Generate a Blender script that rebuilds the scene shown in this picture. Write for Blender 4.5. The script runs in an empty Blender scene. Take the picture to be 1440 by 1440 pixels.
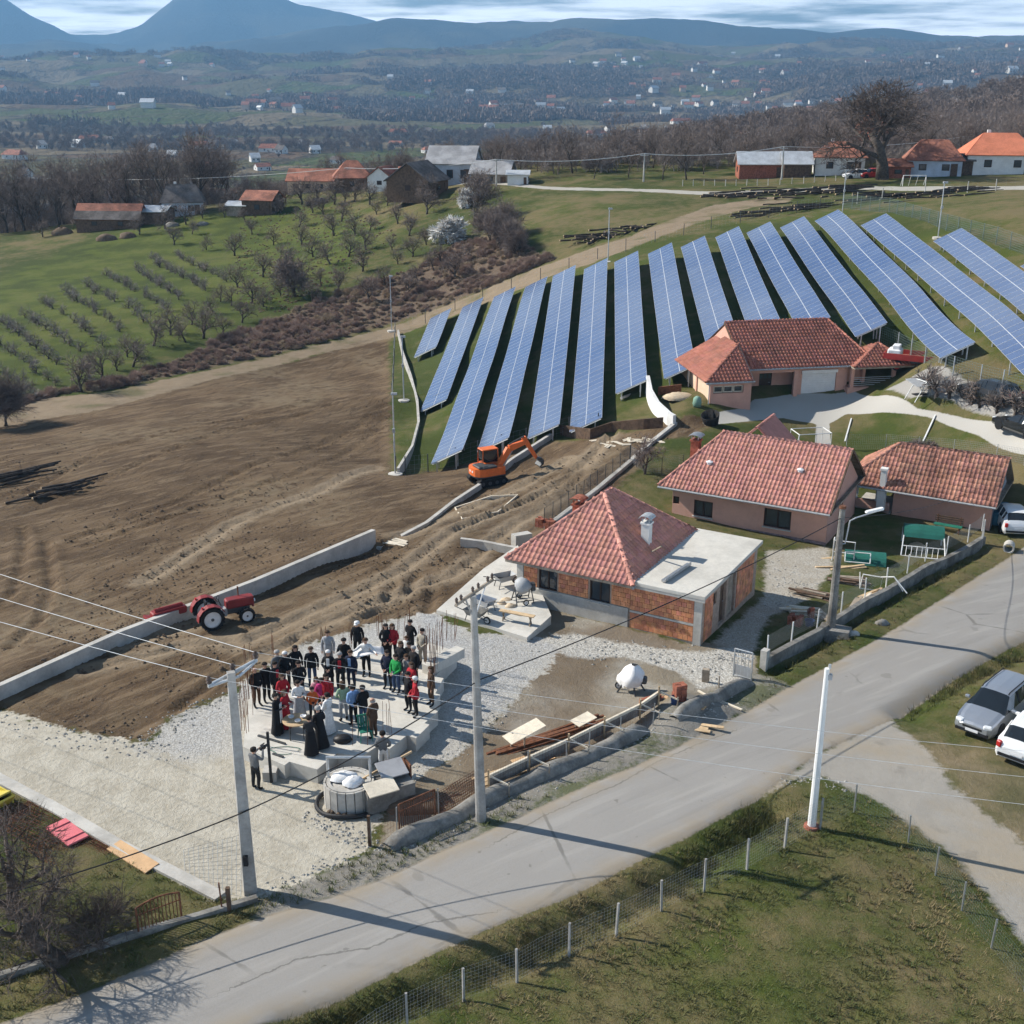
import bpy, bmesh, math, random
import numpy as np
from mathutils import Vector, Matrix, Euler
SC = bpy.context.scene
COL = SC.collection
# ------------------------------------------------------------------ camera
FPX, PITCH, CAMH = 1700.0, math.radians(20), 24.5
cam_d = bpy.data.cameras.new('camera'); cam = bpy.data.objects.new('camera', cam_d); COL.objects.link(cam)
cam.location = (0, 0, CAMH); cam.rotation_euler = (math.pi/2 - PITCH, 0, 0)
cam_d.sensor_width = 36; cam_d.lens = 36*FPX/1440; cam_d.clip_start = 0.5; cam_d.clip_end = 60000
SC.camera = cam
# ------------------------------------------------------------------ sky, sun, exposure
SUN_EL = math.radians(36.5); SUN_AZ = math.atan2(-0.946, 0.325)      # towards the sun, from +Y to +X
wd = bpy.data.worlds.new('World'); SC.world = wd; wd.use_nodes = True
wn = wd.node_tree; wn.nodes.clear()
sky = wn.nodes.new('ShaderNodeTexSky'); sky.sky_type = 'NISHITA'; sky.sun_disc = False
sky.sun_elevation = SUN_EL; sky.sun_rotation = SUN_AZ % (2*math.pi); sky.altitude = 300; sky.air_density = 1.0; sky.dust_density = 0.6; sky.ozone_density = 1.5
tc = wn.nodes.new('ShaderNodeTexCoord'); sx = wn.nodes.new('ShaderNodeSeparateXYZ')
def wm(op, a, b):
    nd = wn.nodes.new('ShaderNodeMath'); nd.operation = op
    for i, q in enumerate((a, b)):
        if hasattr(q, 'is_output'): wn.links.new(q, nd.inputs[i])
        else: nd.inputs[i].default_value = q
    return nd.outputs[0]
wn.links.new(tc.outputs['Generated'], sx.inputs[0]); zc = wm('ADD', wm('MAXIMUM', sx.outputs[2], 0.0), 0.045)
mp = wn.nodes.new('ShaderNodeCombineXYZ'); wn.links.new(wm('DIVIDE', sx.outputs[0], zc), mp.inputs[0]); wn.links.new(wm('DIVIDE', sx.outputs[1], zc), mp.inputs[1])   # a flat cloud deck seen in perspective
nz = wn.nodes.new('ShaderNodeTexNoise'); nz.inputs['Scale'].default_value = 0.55; nz.inputs['Detail'].default_value = 8; nz.inputs['Roughness'].default_value = 0.6
cr = wn.nodes.new('ShaderNodeMapRange'); cr.inputs['From Min'].default_value = 0.34; cr.inputs['From Max'].default_value = 0.60; cr.interpolation_type = 'SMOOTHSTEP'
dn = wn.nodes.new('ShaderNodeMapRange'); dn.inputs['From Min'].default_value = 0.0; dn.inputs['From Max'].default_value = 0.22; dn.inputs['To Min'].default_value = 1.0; dn.inputs['To Max'].default_value = 0.03; wn.links.new(sx.outputs[2], dn.inputs['Value'])
mx = wn.nodes.new('ShaderNodeMix'); mx.data_type = 'RGBA'; mx.inputs['B'].default_value = (46.0, 46.6, 47.4, 1)
bg = wn.nodes.new('ShaderNodeBackground'); bg.inputs['Strength'].default_value = 0.05
ow = wn.nodes.new('ShaderNodeOutputWorld')
L = wn.links.new
L(mp.outputs[0], nz.inputs['Vector']); L(nz.outputs['Fac'], cr.inputs['Value'])
L(wm('MULTIPLY', cr.outputs['Result'], dn.outputs['Result']), mx.inputs['Factor']); L(sky.outputs['Color'], mx.inputs['A']); L(mx.outputs['Result'], bg.inputs['Color']); L(bg.outputs['Background'], ow.inputs['Surface'])
sd = bpy.data.lights.new('sun', 'SUN'); sd.energy = 5.0; sd.angle = math.radians(0.5); sd.color = (1, 0.94, 0.84)
so = bpy.data.objects.new('sun', sd); COL.objects.link(so)
ldir = Vector((0.946*math.cos(SUN_EL), -0.325*math.cos(SUN_EL), -math.sin(SUN_EL)))
so.rotation_euler = ldir.to_track_quat('-Z', 'Y').to_euler(); so.location = (-60, 40, 90)
SC.view_settings.view_transform = 'Standard'; SC.view_settings.look = 'None'; SC.view_settings.exposure = 0.5; SC.view_settings.gamma = 1.0
SC.cycles.max_bounces = 4; SC.cycles.diffuse_bounces = 1; SC.cycles.glossy_bounces = 2; SC.cycles.transmission_bounces = 3; SC.cycles.volume_bounces = 0; SC.cycles.transparent_max_bounces = 6
SC.cycles.use_denoising = True; SC.cycles.use_adaptive_sampling = True; SC.cycles.adaptive_threshold = 0.015
R = math.radians
rng = np.random.default_rng(7); random.seed(7)
# ------------------------------------------------------------------ pixel <-> world
cP, sP = math.cos(PITCH), math.sin(PITCH)
def ray(u, v):
    x = (u-720)/FPX; y = (v-720)/FPX
    return np.array([x, cP-y*sP, -(sP+y*cP)])
def W(u, v, z=0.0):
    d = ray(u, v); t = (z-CAMH)/d[2]; return np.array([d[0]*t, d[1]*t, z])
def slope_of(v):      # vertical tangent of the centre-column ray at row v
    y = (v-720)/FPX; return -(sP+y*cP)/(cP-y*sP)
# ------------------------------------------------------------------ terrain height
CTRL = [  # u, v, ground height  (survey points of the near hill)
 (-150,1500,0),(300,1500,0),(720,1500,-.1),(1200,1500,-.1),(1600,1500,-.2),(-200,1300,0),(0,1398,0),(350,1262,0),(720,1320,0),(1140,1163,-.15),(1440,1340,-.3),(1600,1200,-.5),
 (-250,1080,0),(0,1050,0),(250,1050,0),(450,1090,0),(350,960,0),(620,900,-.1),(560,1187,0),(760,1100,-.1),(960,1010,-.5),(1080,950,-.9),(1200,905,-1.3),(1440,775,-2.7),(1440,905,-1.6),(1440,1050,-.7),(1250,1010,-.9),(1600,800,-3),
 (728,846,-1.0),(985,908,-1.0),(1075,836,-1.5),(900,700,-1.9),(1165,768,-2.4),(1000,740,-2.2),(1300,750,-2.7),(1391,745,-2.8),(1000,590,-.8),(1170,560,-.7),(1250,600,-1.0),(1100,630,-1.6),(1300,650,-2.0),(1390,565,1.6),(1440,620,-.2),(1600,560,2.4),(1250,530,.6),
 (0,985,-.3),(200,890,-.5),(360,830,-.7),(525,757,-1.2),(620,800,-.9),(700,740,-1.5),(690,690,-2.6),(780,660,-2.2),(860,640,-1.6),(930,610,-1.0),(760,620,-2.9),
 (0,800,-1.4),(-250,800,-1.7),(0,700,-2.3),(-250,700,-2.7),(200,700,-2.4),(400,650,-3.1),(540,670,-3.5),(540,560,-4.7),(300,600,-3.9),(100,600,-4.4),(-250,620,-5),(0,560,-5.4),(300,500,-5.2),(480,480,-5.2),
 (555,465,-4.8),(1600,420,8),
 (0,450,-5.4),(-250,470,-6.5),(200,430,-4.4),(400,400,-3.4),(0,335,-5.5),(-250,340,-8),(160,322,-3),(300,310,-1.5),(430,278,1.2),(440,330,-1.6),(560,330,1.0),(640,268,5.6),(650,330,2.2),(720,330,3.6),(800,290,6.3),(800,263,6.9),(950,300,6.8),(1000,262,7.9),(1100,290,8.0),(1200,262,8.9),(1240,252,9.3),(1400,246,9.9),(1600,250,10.5)]
# low edge of each solar row: lower and upper end (u, v, ground height)
ROWS = [((582,503),(607,446),-5.4,-3.8),((591,579),(651,432),-5.6,-2.4),((606,653),(695,418),-5.0,-.7),((671,636),(739,404),-4.3,.8),((742,617),(778,388),-3.6,2.3),((801,608),(822,377),-2.9,3.3),((866,554),(864,367),-1.1,4.2),((934,533),(911,356),.0,5.0),
        ((994,488),(957,347),1.4,5.6),((1054,468),(1006,334),2.3,6.2),((1124,466),(1049,327),2.8,6.8),((1203,474),(1095,319),2.6,7.3),((1322,504),(1144,310),3.0,7.8),((1448,536),(1210,317),3.3,8.3),((1545,530),(1309,338),4.3,8.3),((1580,462),(1429,373),5.8,8.0)]
_rw = []
for _b, _t, _zb, _zt in ROWS:
    _B = W(*_b, _zb+.75); _T = W(*_t, _zt+.75)
    for _f in (0, .33, .67, 1): _q = _B+(_T-_B)*_f; _q[2] -= .75; _rw.append(_q)
_cp = np.array([W(*c) for c in CTRL]+_rw)
def _tpsk(d2): return 0.5*d2*np.log(d2+1e-9)
def _fit():
    X = _cp[:, :2]/50.0; n = len(X)
    d2 = ((X[:, None]-X[None])**2).sum(-1)
    A = np.zeros((n+3, n+3)); A[:n, :n] = _tpsk(d2)+np.eye(n)*0.0015
    A[:n, n] = 1; A[:n, n+1:] = X; A[n, :n] = 1; A[n+1:, :n] = X.T
    b = np.zeros(n+3); b[:n] = _cp[:, 2]
    return np.linalg.solve(A, b)
_w = _fit()
def tps(x, y):
    out = np.empty(len(x)); n = len(_cp); X = _cp[:, :2]/50.0
    for i in range(0, len(x), 20000):
        p = np.stack([x[i:i+20000], y[i:i+20000]], 1)/50.0
        d2 = ((p[:, None]-X[None])**2).sum(-1)
        out[i:i+20000] = _tpsk(d2)@_w[:n]+_w[n]+p@_w[n+1:]
    return out
# far country: ground profile at growing distance; z at columns u
US = np.array([-500,-100,0,80,130,150,200,230,265,300,380,430,480,560,640,720,800,900,1000,1100,1200,1260,1320,1440,1600,2000.])
def zv(pairs, r):     # rows v at columns u for a visible crest at distance r
    u, v = zip(*pairs); return CAMH+r*np.array([slope_of(q) for q in np.interp(US, u, v)])
def zz(pairs):
    u, z = zip(*pairs); return np.interp(US, u, z)
LAY = [
 (250, zz([(0,-5.8),(200,-3),(430,1.2),(640,5.2),(800,6),(1000,7),(1200,8.5),(1440,10)])),
 (335, zz([(0,-24),(200,-19),(430,-12),(640,-5),(800,-2),(1000,0),(1200,4),(1440,7)])),
 (520, zz([(0,-46),(200,-46),(430,-42),(640,-30),(800,-14),(1000,-3),(1100,0),(1200,0),(1440,4)])),
 (820, zz([(0,-50),(430,-50),(640,-48),(800,-44),(900,-36),(1000,-26),(1080,-8),(1200,0),(1320,6),(1440,14),(1600,22)])),
 (1300, zz([(0,-50),(1000,-50),(1200,-36),(1440,-12)])),
 (1900, zz([(0,-49),(400,-50),(1440,-48)])),
 (2500, zv([(0,146),(120,150),(260,140),(330,150),(430,148),(560,158),(700,157),(1000,157),(1440,150)], 2500)),
 (3300, zv([(0,112),(100,118),(200,105),(300,112),(430,116),(520,120),(600,112),(720,112),(850,110),(1000,112),(1200,108),(1440,100)], 3300)),
 (4300, zv([(0,82),(60,80),(140,88),(230,92),(300,76),(340,73),(430,82),(520,92),(600,80),(680,72),(760,74),(830,80),(900,78),(1000,80),(1100,76),(1200,78),(1300,76),(1440,72)], 4300)),
 (5600, zv([(0,86),(430,88),(560,75),(700,66),(760,54),(800,44),(860,47),(920,54),(1000,64),(1100,60),(1180,58),(1300,62),(1440,66)], 5600)),
 (6200, zv([(0,80),(1440,80)], 6200)),
 (7200, zv([(0,62),(60,54),(120,62),(200,78),(260,76),(330,60),(430,45),(500,28),(570,22),(640,33),(700,33),(770,30),(830,23),(900,28),(980,30),(1050,38),(1120,42),(1180,46),(1220,46),(1262,44),(1300,52),(1380,45),(1410,42),(1440,45)], 7200)),
 (8300, zv([(0,70),(1440,60)], 8300)),
 (9800, zv([(-300,-60),(-100,-30),(0,-22),(15,-8),(83,30),(130,57),(145,64),(180,58),(210,34),(228,18),(263,-6),(275,-20),(320,-34),(360,-22),(413,6),(480,20),(560,34),(700,45),(1000,50),(1440,55)], 9800)),
 (10800, zv([(0,60),(145,50),(200,40),(228,36),(300,36),(1440,70)], 10800)),
 (11800, zv([(0,95),(1440,95)], 11800)),
]
_lr = np.log(np.array([l[0] for l in LAY])); _ls = np.array([(l[1]-CAMH)/l[0] for l in LAY])
def farz(x, y):
    r = np.hypot(x, y); u = 720+FPX*x/np.maximum(y, 1)*1.055
    u = np.clip(u, US[0], US[-1]); j = np.clip(np.searchsorted(US, u)-1, 0, len(US)-2)
    fu = (u-US[j])/(US[j+1]-US[j]); fu = fu*fu*(3-2*fu)*0.4+fu*0.6
    lr = np.clip(np.log(np.maximum(r, 1)), _lr[0], _lr[-1]); k = np.clip(np.searchsorted(_lr, lr)-1, 0, len(_lr)-2)
    f = (lr-_lr[k])/(_lr[k+1]-_lr[k]); f = f*f*(3-2*f)*0.55+f*0.45
    a = _ls[k, j]*(1-fu)+_ls[k, j+1]*fu; b = _ls[k+1, j]*(1-fu)+_ls[k+1, j+1]*fu
    return CAMH+y*(a*(1-f)+b*f)
# lattice value noise (numpy)
_tab = np.random.default_rng(3).random((256, 256))
def vnoise(x, y):
    xi = np.floor(x).astype(int); yi = np.floor(y).astype(int); fx = x-xi; fy = y-yi
    fx = fx*fx*(3-2*fx); fy = fy*fy*(3-2*fy); g = lambda a, b: _tab[a % 256, b % 256]
    return (g(xi, yi)*(1-fx)+g(xi+1, yi)*fx)*(1-fy)+(g(xi, yi+1)*(1-fx)+g(xi+1, yi+1)*fx)*fy-0.5
def fbm(x, y, o=4):
    s = 0; a = 1
    for i in range(o): s = s+a*vnoise(x*2**i+17*i, y*2**i+31*i); a *= 0.5
    return s
def sstep(a, b, x):
    t = np.clip((x-a)/(b-a), 0, 1); return t*t*(3-2*t)
def seg_dist(x, y, pts):      # distance to a polyline and side (positive: left of its direction)
    best = np.full(len(x), 1e9); side = np.zeros(len(x))
    for (ax, ay), (bx, by) in zip(pts[:-1], pts[1:]):
        dx, dy = bx-ax, by-ay; l2 = dx*dx+dy*dy
        t = np.clip(((x-ax)*dx+(y-ay)*dy)/l2, 0, 1)
        d = np.hypot(x-ax-t*dx, y-ay-t*dy); cr_ = dx*(y-ay)-dy*(x-ax)
        m = d < best; best[m] = d[m]; side[m] = np.sign(cr_)[m]
    return best, side
def poly_sd(x, y, pts):       # signed distance, positive inside
    n = len(pts); best = np.full(len(x), 1e9); ins = np.zeros(len(x), bool)
    for i in range(n):
        ax, ay = pts[i]; bx, by = pts[(i+1) % n]; dx, dy = bx-ax, by-ay
        t = np.clip(((x-ax)*dx+(y-ay)*dy)/(dx*dx+dy*dy+1e-9), 0, 1)
        best = np.minimum(best, np.hypot(x-ax-t*dx, y-ay-t*dy))
        c = (ay > y) != (by > y); xx = ax+(y-ay)*dx/(dy if abs(dy) > 1e-9 else 1e-9)
        ins ^= c & (x < xx)
    return np.where(ins, best, -best)
WALLP = [W(-260,1100,-.3)[:2], W(0,988,-.3)[:2], W(170,910,-.4)[:2], W(360,836,-.5)[:2], W(527,762,-.7)[:2]]
WALL2 = [W(527,770,-.8)[:2], W(600,735,-1)[:2], W(672,686,-1.6)[:2], W(770,622,-1.6)[:2]]
DITCH = [W(420,1450)[:2], W(560,1408)[:2], W(700,1358)[:2], W(800,1308)[:2], W(960,1228)[:2], W(1060,1155)[:2], W(1085,1136)[:2]]
DITCH2 = [W(1272,1000,-.9)[:2], W(1350,955,-1.2)[:2], W(1440,912,-1.5)[:2], W(1600,830,-2.2)[:2]]
DITCH3 = [W(1085,944,-.95)[:2], W(1200,872,-1.4)[:2], W(1300,812,-2.1)[:2], W(1380,772,-2.7)[:2]]
RUTS = [[(330,915),(400,880),(480,840),(560,795),(640,760),(740,705),(820,655)],[(375,935),(450,885),(540,840),(640,795),(720,750),(800,690),(860,640)],[(170,905),(300,870)],[(120,945),(260,910),(330,905)],
        [(250,1010),(330,945),(420,905)],[(0,835),(22,805),(36,772),(32,742)],[(14,905),(58,855),(70,805),(66,770)],[(100,765),(250,702),(400,640),(520,560)],[(122,778),(272,714),(420,650),(536,570)],[(560,772),(700,692),(800,642)],[(200,805),(330,742),(450,682),(530,640)],[(30,690),(150,640),(300,590),(450,540)],[(50,705),(170,652),(320,600),(470,548)],[(640,760),(720,715),(800,672),(870,632)],[(505,880),(540,850),(555,815)],[(520,870),(560,845),(585,800)],[(600,860),(610,820)]]
RUTW = [[W(u, v, -.4 if v > 780 else -2.0 if v > 640 else -3.6)[:2] for u, v in p] for p in RUTS]
HEAPS = [(955,993,.55,1.1),(1005,1000,.35,.8),(950,1020,.4,1.2),(985,575,.6,2.0),(965,590,.5,1.6)]
HEAPW = [(*W(u, v, -.5 if v > 700 else -.8)[:2], h, s) for u, v, h, s in HEAPS]
def Hraw(x, y):
    x = np.asarray(x, float); y = np.asarray(y, float); r = np.hypot(x, y)
    near = tps(x, y) if np.any(r < 300) else np.zeros(len(x))
    f = sstep(240, 290, r)
    z = near*(1-f)+farz(x, y)*f
    amp = np.interp(r, [0, 60, 200, 400, 1500, 2500, 4000, 7000, 12000], [.0, .0, .3, .8, 1.2, 42, 66, 50, 42])
    sc = np.interp(r, [0, 400, 1500, 2500, 9000, 20000], [40, 60, 200, 420, 1500, 2200])
    z = z+amp*(fbm(x/420, y/420, 5)*(r >= 1500)+fbm(x/60+7, y/60, 4)*(r < 1500))
    m = r < 130
    if m.any():
        xm, ym = x[m], y[m]; dz = np.zeros(m.sum())
        d, s = seg_dist(xm, ym, WALLP); dd = d*s
        dz += 0.55*sstep(.15, .9, dd)*sstep(5, .5, d)
        d, s = seg_dist(xm, ym, WALL2); dz += -0.5*sstep(-.05, .4, d*s)*sstep(4, .5, d)*0.6
        for D_, dep, w in ((DITCH, .45, .7), (DITCH2, .35, .7), (DITCH3, .4, .4)):
            d, s = seg_dist(xm, ym, D_); dz -= dep*np.exp(-(d/w)**2)
        for P_ in RUTW:
            d, s = seg_dist(xm, ym, P_); k_ = 1+.5*np.sin(xm*3.1)*np.sin(ym*2.3); dz += (-.15*np.exp(-(d/.26)**2)+.09*np.exp(-((d-.52)/.2)**2))*k_
        for hx, hy, hh, hs in HEAPW: dz += hh*np.exp(-((xm-hx)**2+(ym-hy)**2)/hs**2)
        z[m] += dz
    return z
def H1(x, y): return float(Hraw(np.array([x]), np.array([y]))[0])
_ts = np.concatenate([np.linspace(22, 140, 240), np.geomspace(141, 16000, 300)])
def at(u, v, dz=0.0):         # where the view ray of a pixel meets the ground
    d = ray(u, v); ts = _ts/d[1]
    g = CAMH+d[2]*ts-Hraw(d[0]*ts, d[1]*ts)-dz
    i = np.argmax(g < 0)
    if g[i] >= 0: i = len(ts)-1
    lo, hi = ts[max(i-1, 0)], ts[i]
    t2 = np.linspace(lo, hi, 24); g2 = CAMH+d[2]*t2-Hraw(d[0]*t2, d[1]*t2)-dz; k = np.argmax(g2 < 0)
    t = t2[max(k, 0)] if k == 0 else t2[k-1]+(t2[k]-t2[k-1])*g2[k-1]/(g2[k-1]-g2[k]+1e-12)
    return Vector((d[0]*t, d[1]*t, CAMH+d[2]*t-dz))
def gz(x, y): return H1(x, y)
# ------------------------------------------------------------------ node / material helpers
class NT:
    def __init__(s, m): s.t = m.node_tree; s.t.nodes.clear(); s.l = s.t.links.new
    def n(s, ty, **kw):
        nd = s.t.nodes.new(ty)
        for k, v in kw.items(): setattr(nd, k, v)
        return nd
    def put(s, sock, v):
        if hasattr(v, 'is_output'): s.l(v, sock)
        elif isinstance(v, (tuple, list)) and len(v) == 3 and sock.type == 'RGBA': sock.default_value = (*v, 1)
        else: sock.default_value = v
    def pos(s): return s.n('ShaderNodeNewGeometry').outputs['Position']
    def obj(s): return s.n('ShaderNodeTexCoord').outputs['Object']
    def attr(s, name): nd = s.n('ShaderNodeAttribute'); nd.attribute_name = name; return nd.outputs['Fac']
    def attrc(s, name): nd = s.n('ShaderNodeAttribute'); nd.attribute_name = name; return nd.outputs['Color']
    def noise(s, vec, scale, detail=4, rough=.55, out='Fac'):
        nd = s.n('ShaderNodeTexNoise'); s.put(nd.inputs['Vector'], vec); nd.inputs['Scale'].default_value = scale; nd.inputs['Detail'].default_value = detail; nd.inputs['Roughness'].default_value = rough
        return nd.outputs[out]
    def voro(s, vec, scale, out='Distance', feature='F1', rnd=1.0):
        nd = s.n('ShaderNodeTexVoronoi'); nd.feature = feature; s.put(nd.inputs['Vector'], vec); nd.inputs['Scale'].default_value = scale; nd.inputs['Randomness'].default_value = rnd
        return nd.outputs[out]
    def math(s, op, a, b=0.0, c=None):
        nd = s.n('ShaderNodeMath', operation=op); s.put(nd.inputs[0], a); s.put(nd.inputs[1], b)
        if c is not None: s.put(nd.inputs[2], c)
        return nd.outputs[0]
    def add(s, *a):
        r = a[0]
        for b in a[1:]: r = s.math('ADD', r, b)
        return r
    def mul(s, a, b): return s.math('MULTIPLY', a, b)
    def ss(s, v, a, b, lo=0.0, hi=1.0):
        nd = s.n('ShaderNodeMapRange'); nd.interpolation_type = 'SMOOTHSTEP'; s.put(nd.inputs['Value'], v)
        nd.inputs['From Min'].default_value = a; nd.inputs['From Max'].default_value = b; nd.inputs['To Min'].default_value = lo; nd.inputs['To Max'].default_value = hi
        return nd.outputs['Result']
    def mix(s, f, a, b, mode='MIX'):
        nd = s.n('ShaderNodeMix'); nd.data_type = 'RGBA'; nd.blend_type = mode; s.put(nd.inputs[0], f); s.put(nd.inputs['A'], a); s.put(nd.inputs['B'], b); return nd.outputs['Result']
    def vscale(s, vec, sc, rot=0.0):
        
        if rot: rn = s.n('ShaderNodeMapping'); s.put(rn.inputs['Vector'], vec); rn.inputs['Rotation'].default_value = (0, 0, rot); vec = rn.outputs['Vector']
        nd = s.n('ShaderNodeMapping'); s.put(nd.inputs['Vector'], vec); nd.inputs['Scale'].default_value = sc; return nd.outputs['Vector']
    def bump(s, h, strength=.3, dist=.05, n=None):
        nd = s.n('ShaderNodeBump'); nd.inputs['Strength'].default_value = strength; nd.inputs['Distance'].default_value = dist; s.put(nd.inputs['Height'], h)
        if n is not None: s.l(n, nd.inputs['Normal'])
        return nd.outputs['Normal']
    def out(s, col, rough=.85, normal=None, metal=0.0, spec=.3, coat=0.0, trans=None):
        b = s.n('ShaderNodeBsdfPrincipled'); s.put(b.inputs['Base Color'], col); s.put(b.inputs['Roughness'], rough); s.put(b.inputs['Metallic'], metal)
        b.inputs['Specular IOR Level'].default_value = spec; b.inputs['Coat Weight'].default_value = coat
        if normal is not None: s.l(normal, b.inputs['Normal'])
        o = s.n('ShaderNodeOutputMaterial'); s.l(b.outputs[0], o.inputs['Surface']); return b
MATS = {}
def mk(name): m = bpy.data.materials.new(name); m.use_nodes = True; return m
def M(name, col=None, rough=.8, var=.18, sc=3.0, bump=0.0, metal=0.0, spec=.3, col2=None, stretch=None, grime=0.0, coat=0.0, vcol=False):
    if name in MATS: return MATS[name]
    m = mk(name); t = NT(m); p = t.pos()
    if stretch: p = t.vscale(p, stretch)
    n1 = t.noise(p, sc, 5); n2 = t.noise(p, sc*7, 3)
    c2 = col2 or tuple(max(0, c*(1-var*1.6)) for c in col); c1 = col if col2 else tuple(c*(1+var*.7) for c in col)
    f = t.ss(t.add(t.mul(n1, .7), t.mul(n2, .3)), .32, .68)
    c = t.mix(f, c2, c1)
    if grime: c = t.mix(t.ss(t.noise(p, sc*.45, 6), .5, .72, 0, grime), c, (.09, .075, .06))
    if vcol: c = t.mix(1.0, c, t.attrc('tint'), 'MULTIPLY')
    nr = t.bump(t.add(t.mul(n1, .5), n2), bump, .03) if bump else None
    t.out(c, rough, nr, metal, spec, coat); MATS[name] = m; return m
M('concrete', (.52, .50, .46), .9, .14, 1.2, .25, grime=.25); M('concrete_new', (.60, .575, .52), .88, .10, .9, .15, grime=.12); M('concrete_old', (.25, .24, .22), .92, .3, 1.5, .4, grime=.5)
M('pole_concrete', (.37, .36, .34), .92, .18, 1.5, .3, grime=.3); M('mortar', (.44, .33, .26), .95, .15, 6, .3); M('plaster_pink', (.68, .385, .295), .9, .07, .7, .08, grime=.08); M('plaster_cream', (.72, .52, .38), .9, .05, .7, .06, grime=.05); M('plaster_white', (.78, .77, .74), .9, .08, .8, .08, grime=.15)
M('plaster_blue', (.50, .56, .64), .9, .12, .8, .1, grime=.2); M('stone_base', (.34, .24, .23), .85, .3, 4, .3)
M('clay_block', (.68, .30, .165), .9, .22, 3.2, .25, vcol=True); M('tile_red', (.54, .255, .205), .8, .12, 1.1, .15, vcol=True, grime=.08); M('tile_old', (.47, .23, .17), .88, .3, .9, .3, vcol=True, grime=.5); M('tile_brown', (.37, .145, .105), .85, .15, 1.0, .2, vcol=True, grime=.35)
M('roof_far', (.36, .15, .10), .85, .35, .5, .2, grime=.4); M('roof_dark', (.16, .14, .13), .9, .35, .6, .2, grime=.4); M('roof_grey', (.36, .36, .37), .7, .2, .5, .1, grime=.2); M('roof_tin', (.62, .65, .68), .45, .15, .6, .05, metal=.3)
M('wood_raw', (.62, .45, .27), .8, .2, 2, .1, stretch=(1, 1, 1)); M('wood_pale', (.74, .66, .53), .8, .14, 2, .1); M('wood_old', (.36, .30, .235), .9, .25, 2.5, .2); M('wood_dark', (.14, .09, .06), .85, .3, 3, .2); M('board_orange', (.62, .40, .22), .7, .1, 2)
M('bark', (.11, .09, .075), .95, .35, 3, .4); M('bark_grey', (.15, .135, .12), .95, .3, 3, .3); M('log_bark', (.075, .06, .05), .95, .4, 3, .4); M('log_cut', (.36, .27, .17), .9, .2, 6); M('twig_dark', (.13, .10, .085), .95, .3, .9); M('twig', (.24, .19, .165), .95, .3, .9); M('twig_grey', (.29, .25, .23), .95, .3, .9); M('twig_red', (.38, .27, .215), .95, .3, .6); M('blossom', (.80, .78, .74), .9, .1, 3)
M('pebble', (.40, .385, .35), .95, .3, 5, .2); M('straw', (.48, .37, .26), .95, .3, 1.2); M('grass_blade', (.060, .092, .020), .9, .4, .35, col2=(.15, .135, .055)); M('grass_dry', (.22, .175, .09), .95, .3, .4)
M('steel', (.45, .46, .47), .45, .12, 4, metal=.7); M('steel_dark', (.10, .105, .11), .55, .2, 4, metal=.4); M('galv', (.55, .57, .58), .5, .12, 5, metal=.5); M('rust', (.20, .085, .045), .9, .35, 6, .3); M('iron_black', (.03, .03, .032), .6, .2, 5); M('wire_green', (.17, .22, .20), .7, .1, 4); M('wire_grey', (.33, .35, .36), .7, .1, 4); M('frame_alu', (.62, .64, .67), .4, .05, 4, metal=.4)
M('rubber', (.022, .021, .021), .85, .3, 6, .2); M('plastic_black', (.02, .02, .022), .5, .2, 5); M('white_paint', (.80, .80, .78), .45, .05, 2, spec=.5); M('red_paint', (.42, .045, .04), .5, .15, 2, grime=.2); M('tractor_red', (.26, .035, .035), .5, .15, 2, grime=.3); M('orange_paint', (.80, .17, .035), .45, .08, 2, grime=.12, spec=.5); M('green_paint', (.03, .20, .14), .55, .15, 2, grime=.1); M('teal_sheet', (.02, .13, .10), .6, .12, 1.5); M('grey_paint', (.4, .41, .42), .6, .1, 3); M('rim_white', (.72, .72, .72), .5, .08, 3)
M('skin', (.55, .33, .24), .6, .06, 6); M('brown_frame', (.045, .025, .018), .5, .2, 4); M('sack_white', (.80, .80, .80), .7, .08, 3, .3); M('pink_board', (.72, .19, .21), .6, .08, 2); M('tan_sand', (.60, .48, .34), .95, .12, 3, .3); M('mud', (.16, .115, .08), .95, .25, 2, .5); M('brick_dark', (.34, .12, .075), .9, .3, 5, .2); M('insulator', (.10, .07, .055), .35, .2, 5); M('car_silver', (.42, .45, .50), .28, .03, 1, metal=.55, spec=.6, coat=.5); M('car_white', (.78, .79, .80), .3, .02, 1, spec=.6, coat=.6); M('car_black', (.012, .013, .015), .22, .1, 1, spec=.6, coat=.8); M('car_dark', (.03, .032, .036), .25, .1, 1, spec=.6, coat=.8); M('lamp_red', (.5, .02, .02), .25, .1, 2, spec=.6); M('lamp_clear', (.75, .78, .80), .15, .05, 2, spec=.7); M('plate', (.75, .76, .78), .5, .03, 4)
def m_glass():
    m = mk('window_glass'); t = NT(m); p = t.pos(); c = t.mix(t.noise(p, 1.3, 3), (.02, .025, .03), (.07, .085, .10)); t.out(c, .06, None, 0, .7); MATS['glass'] = m
m_glass()
def m_carglass():
    m = mk('car_glass'); t = NT(m); t.out((.012, .016, .02), .05, None, 0, .8); MATS['car_glass'] = m
m_carglass()
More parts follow.
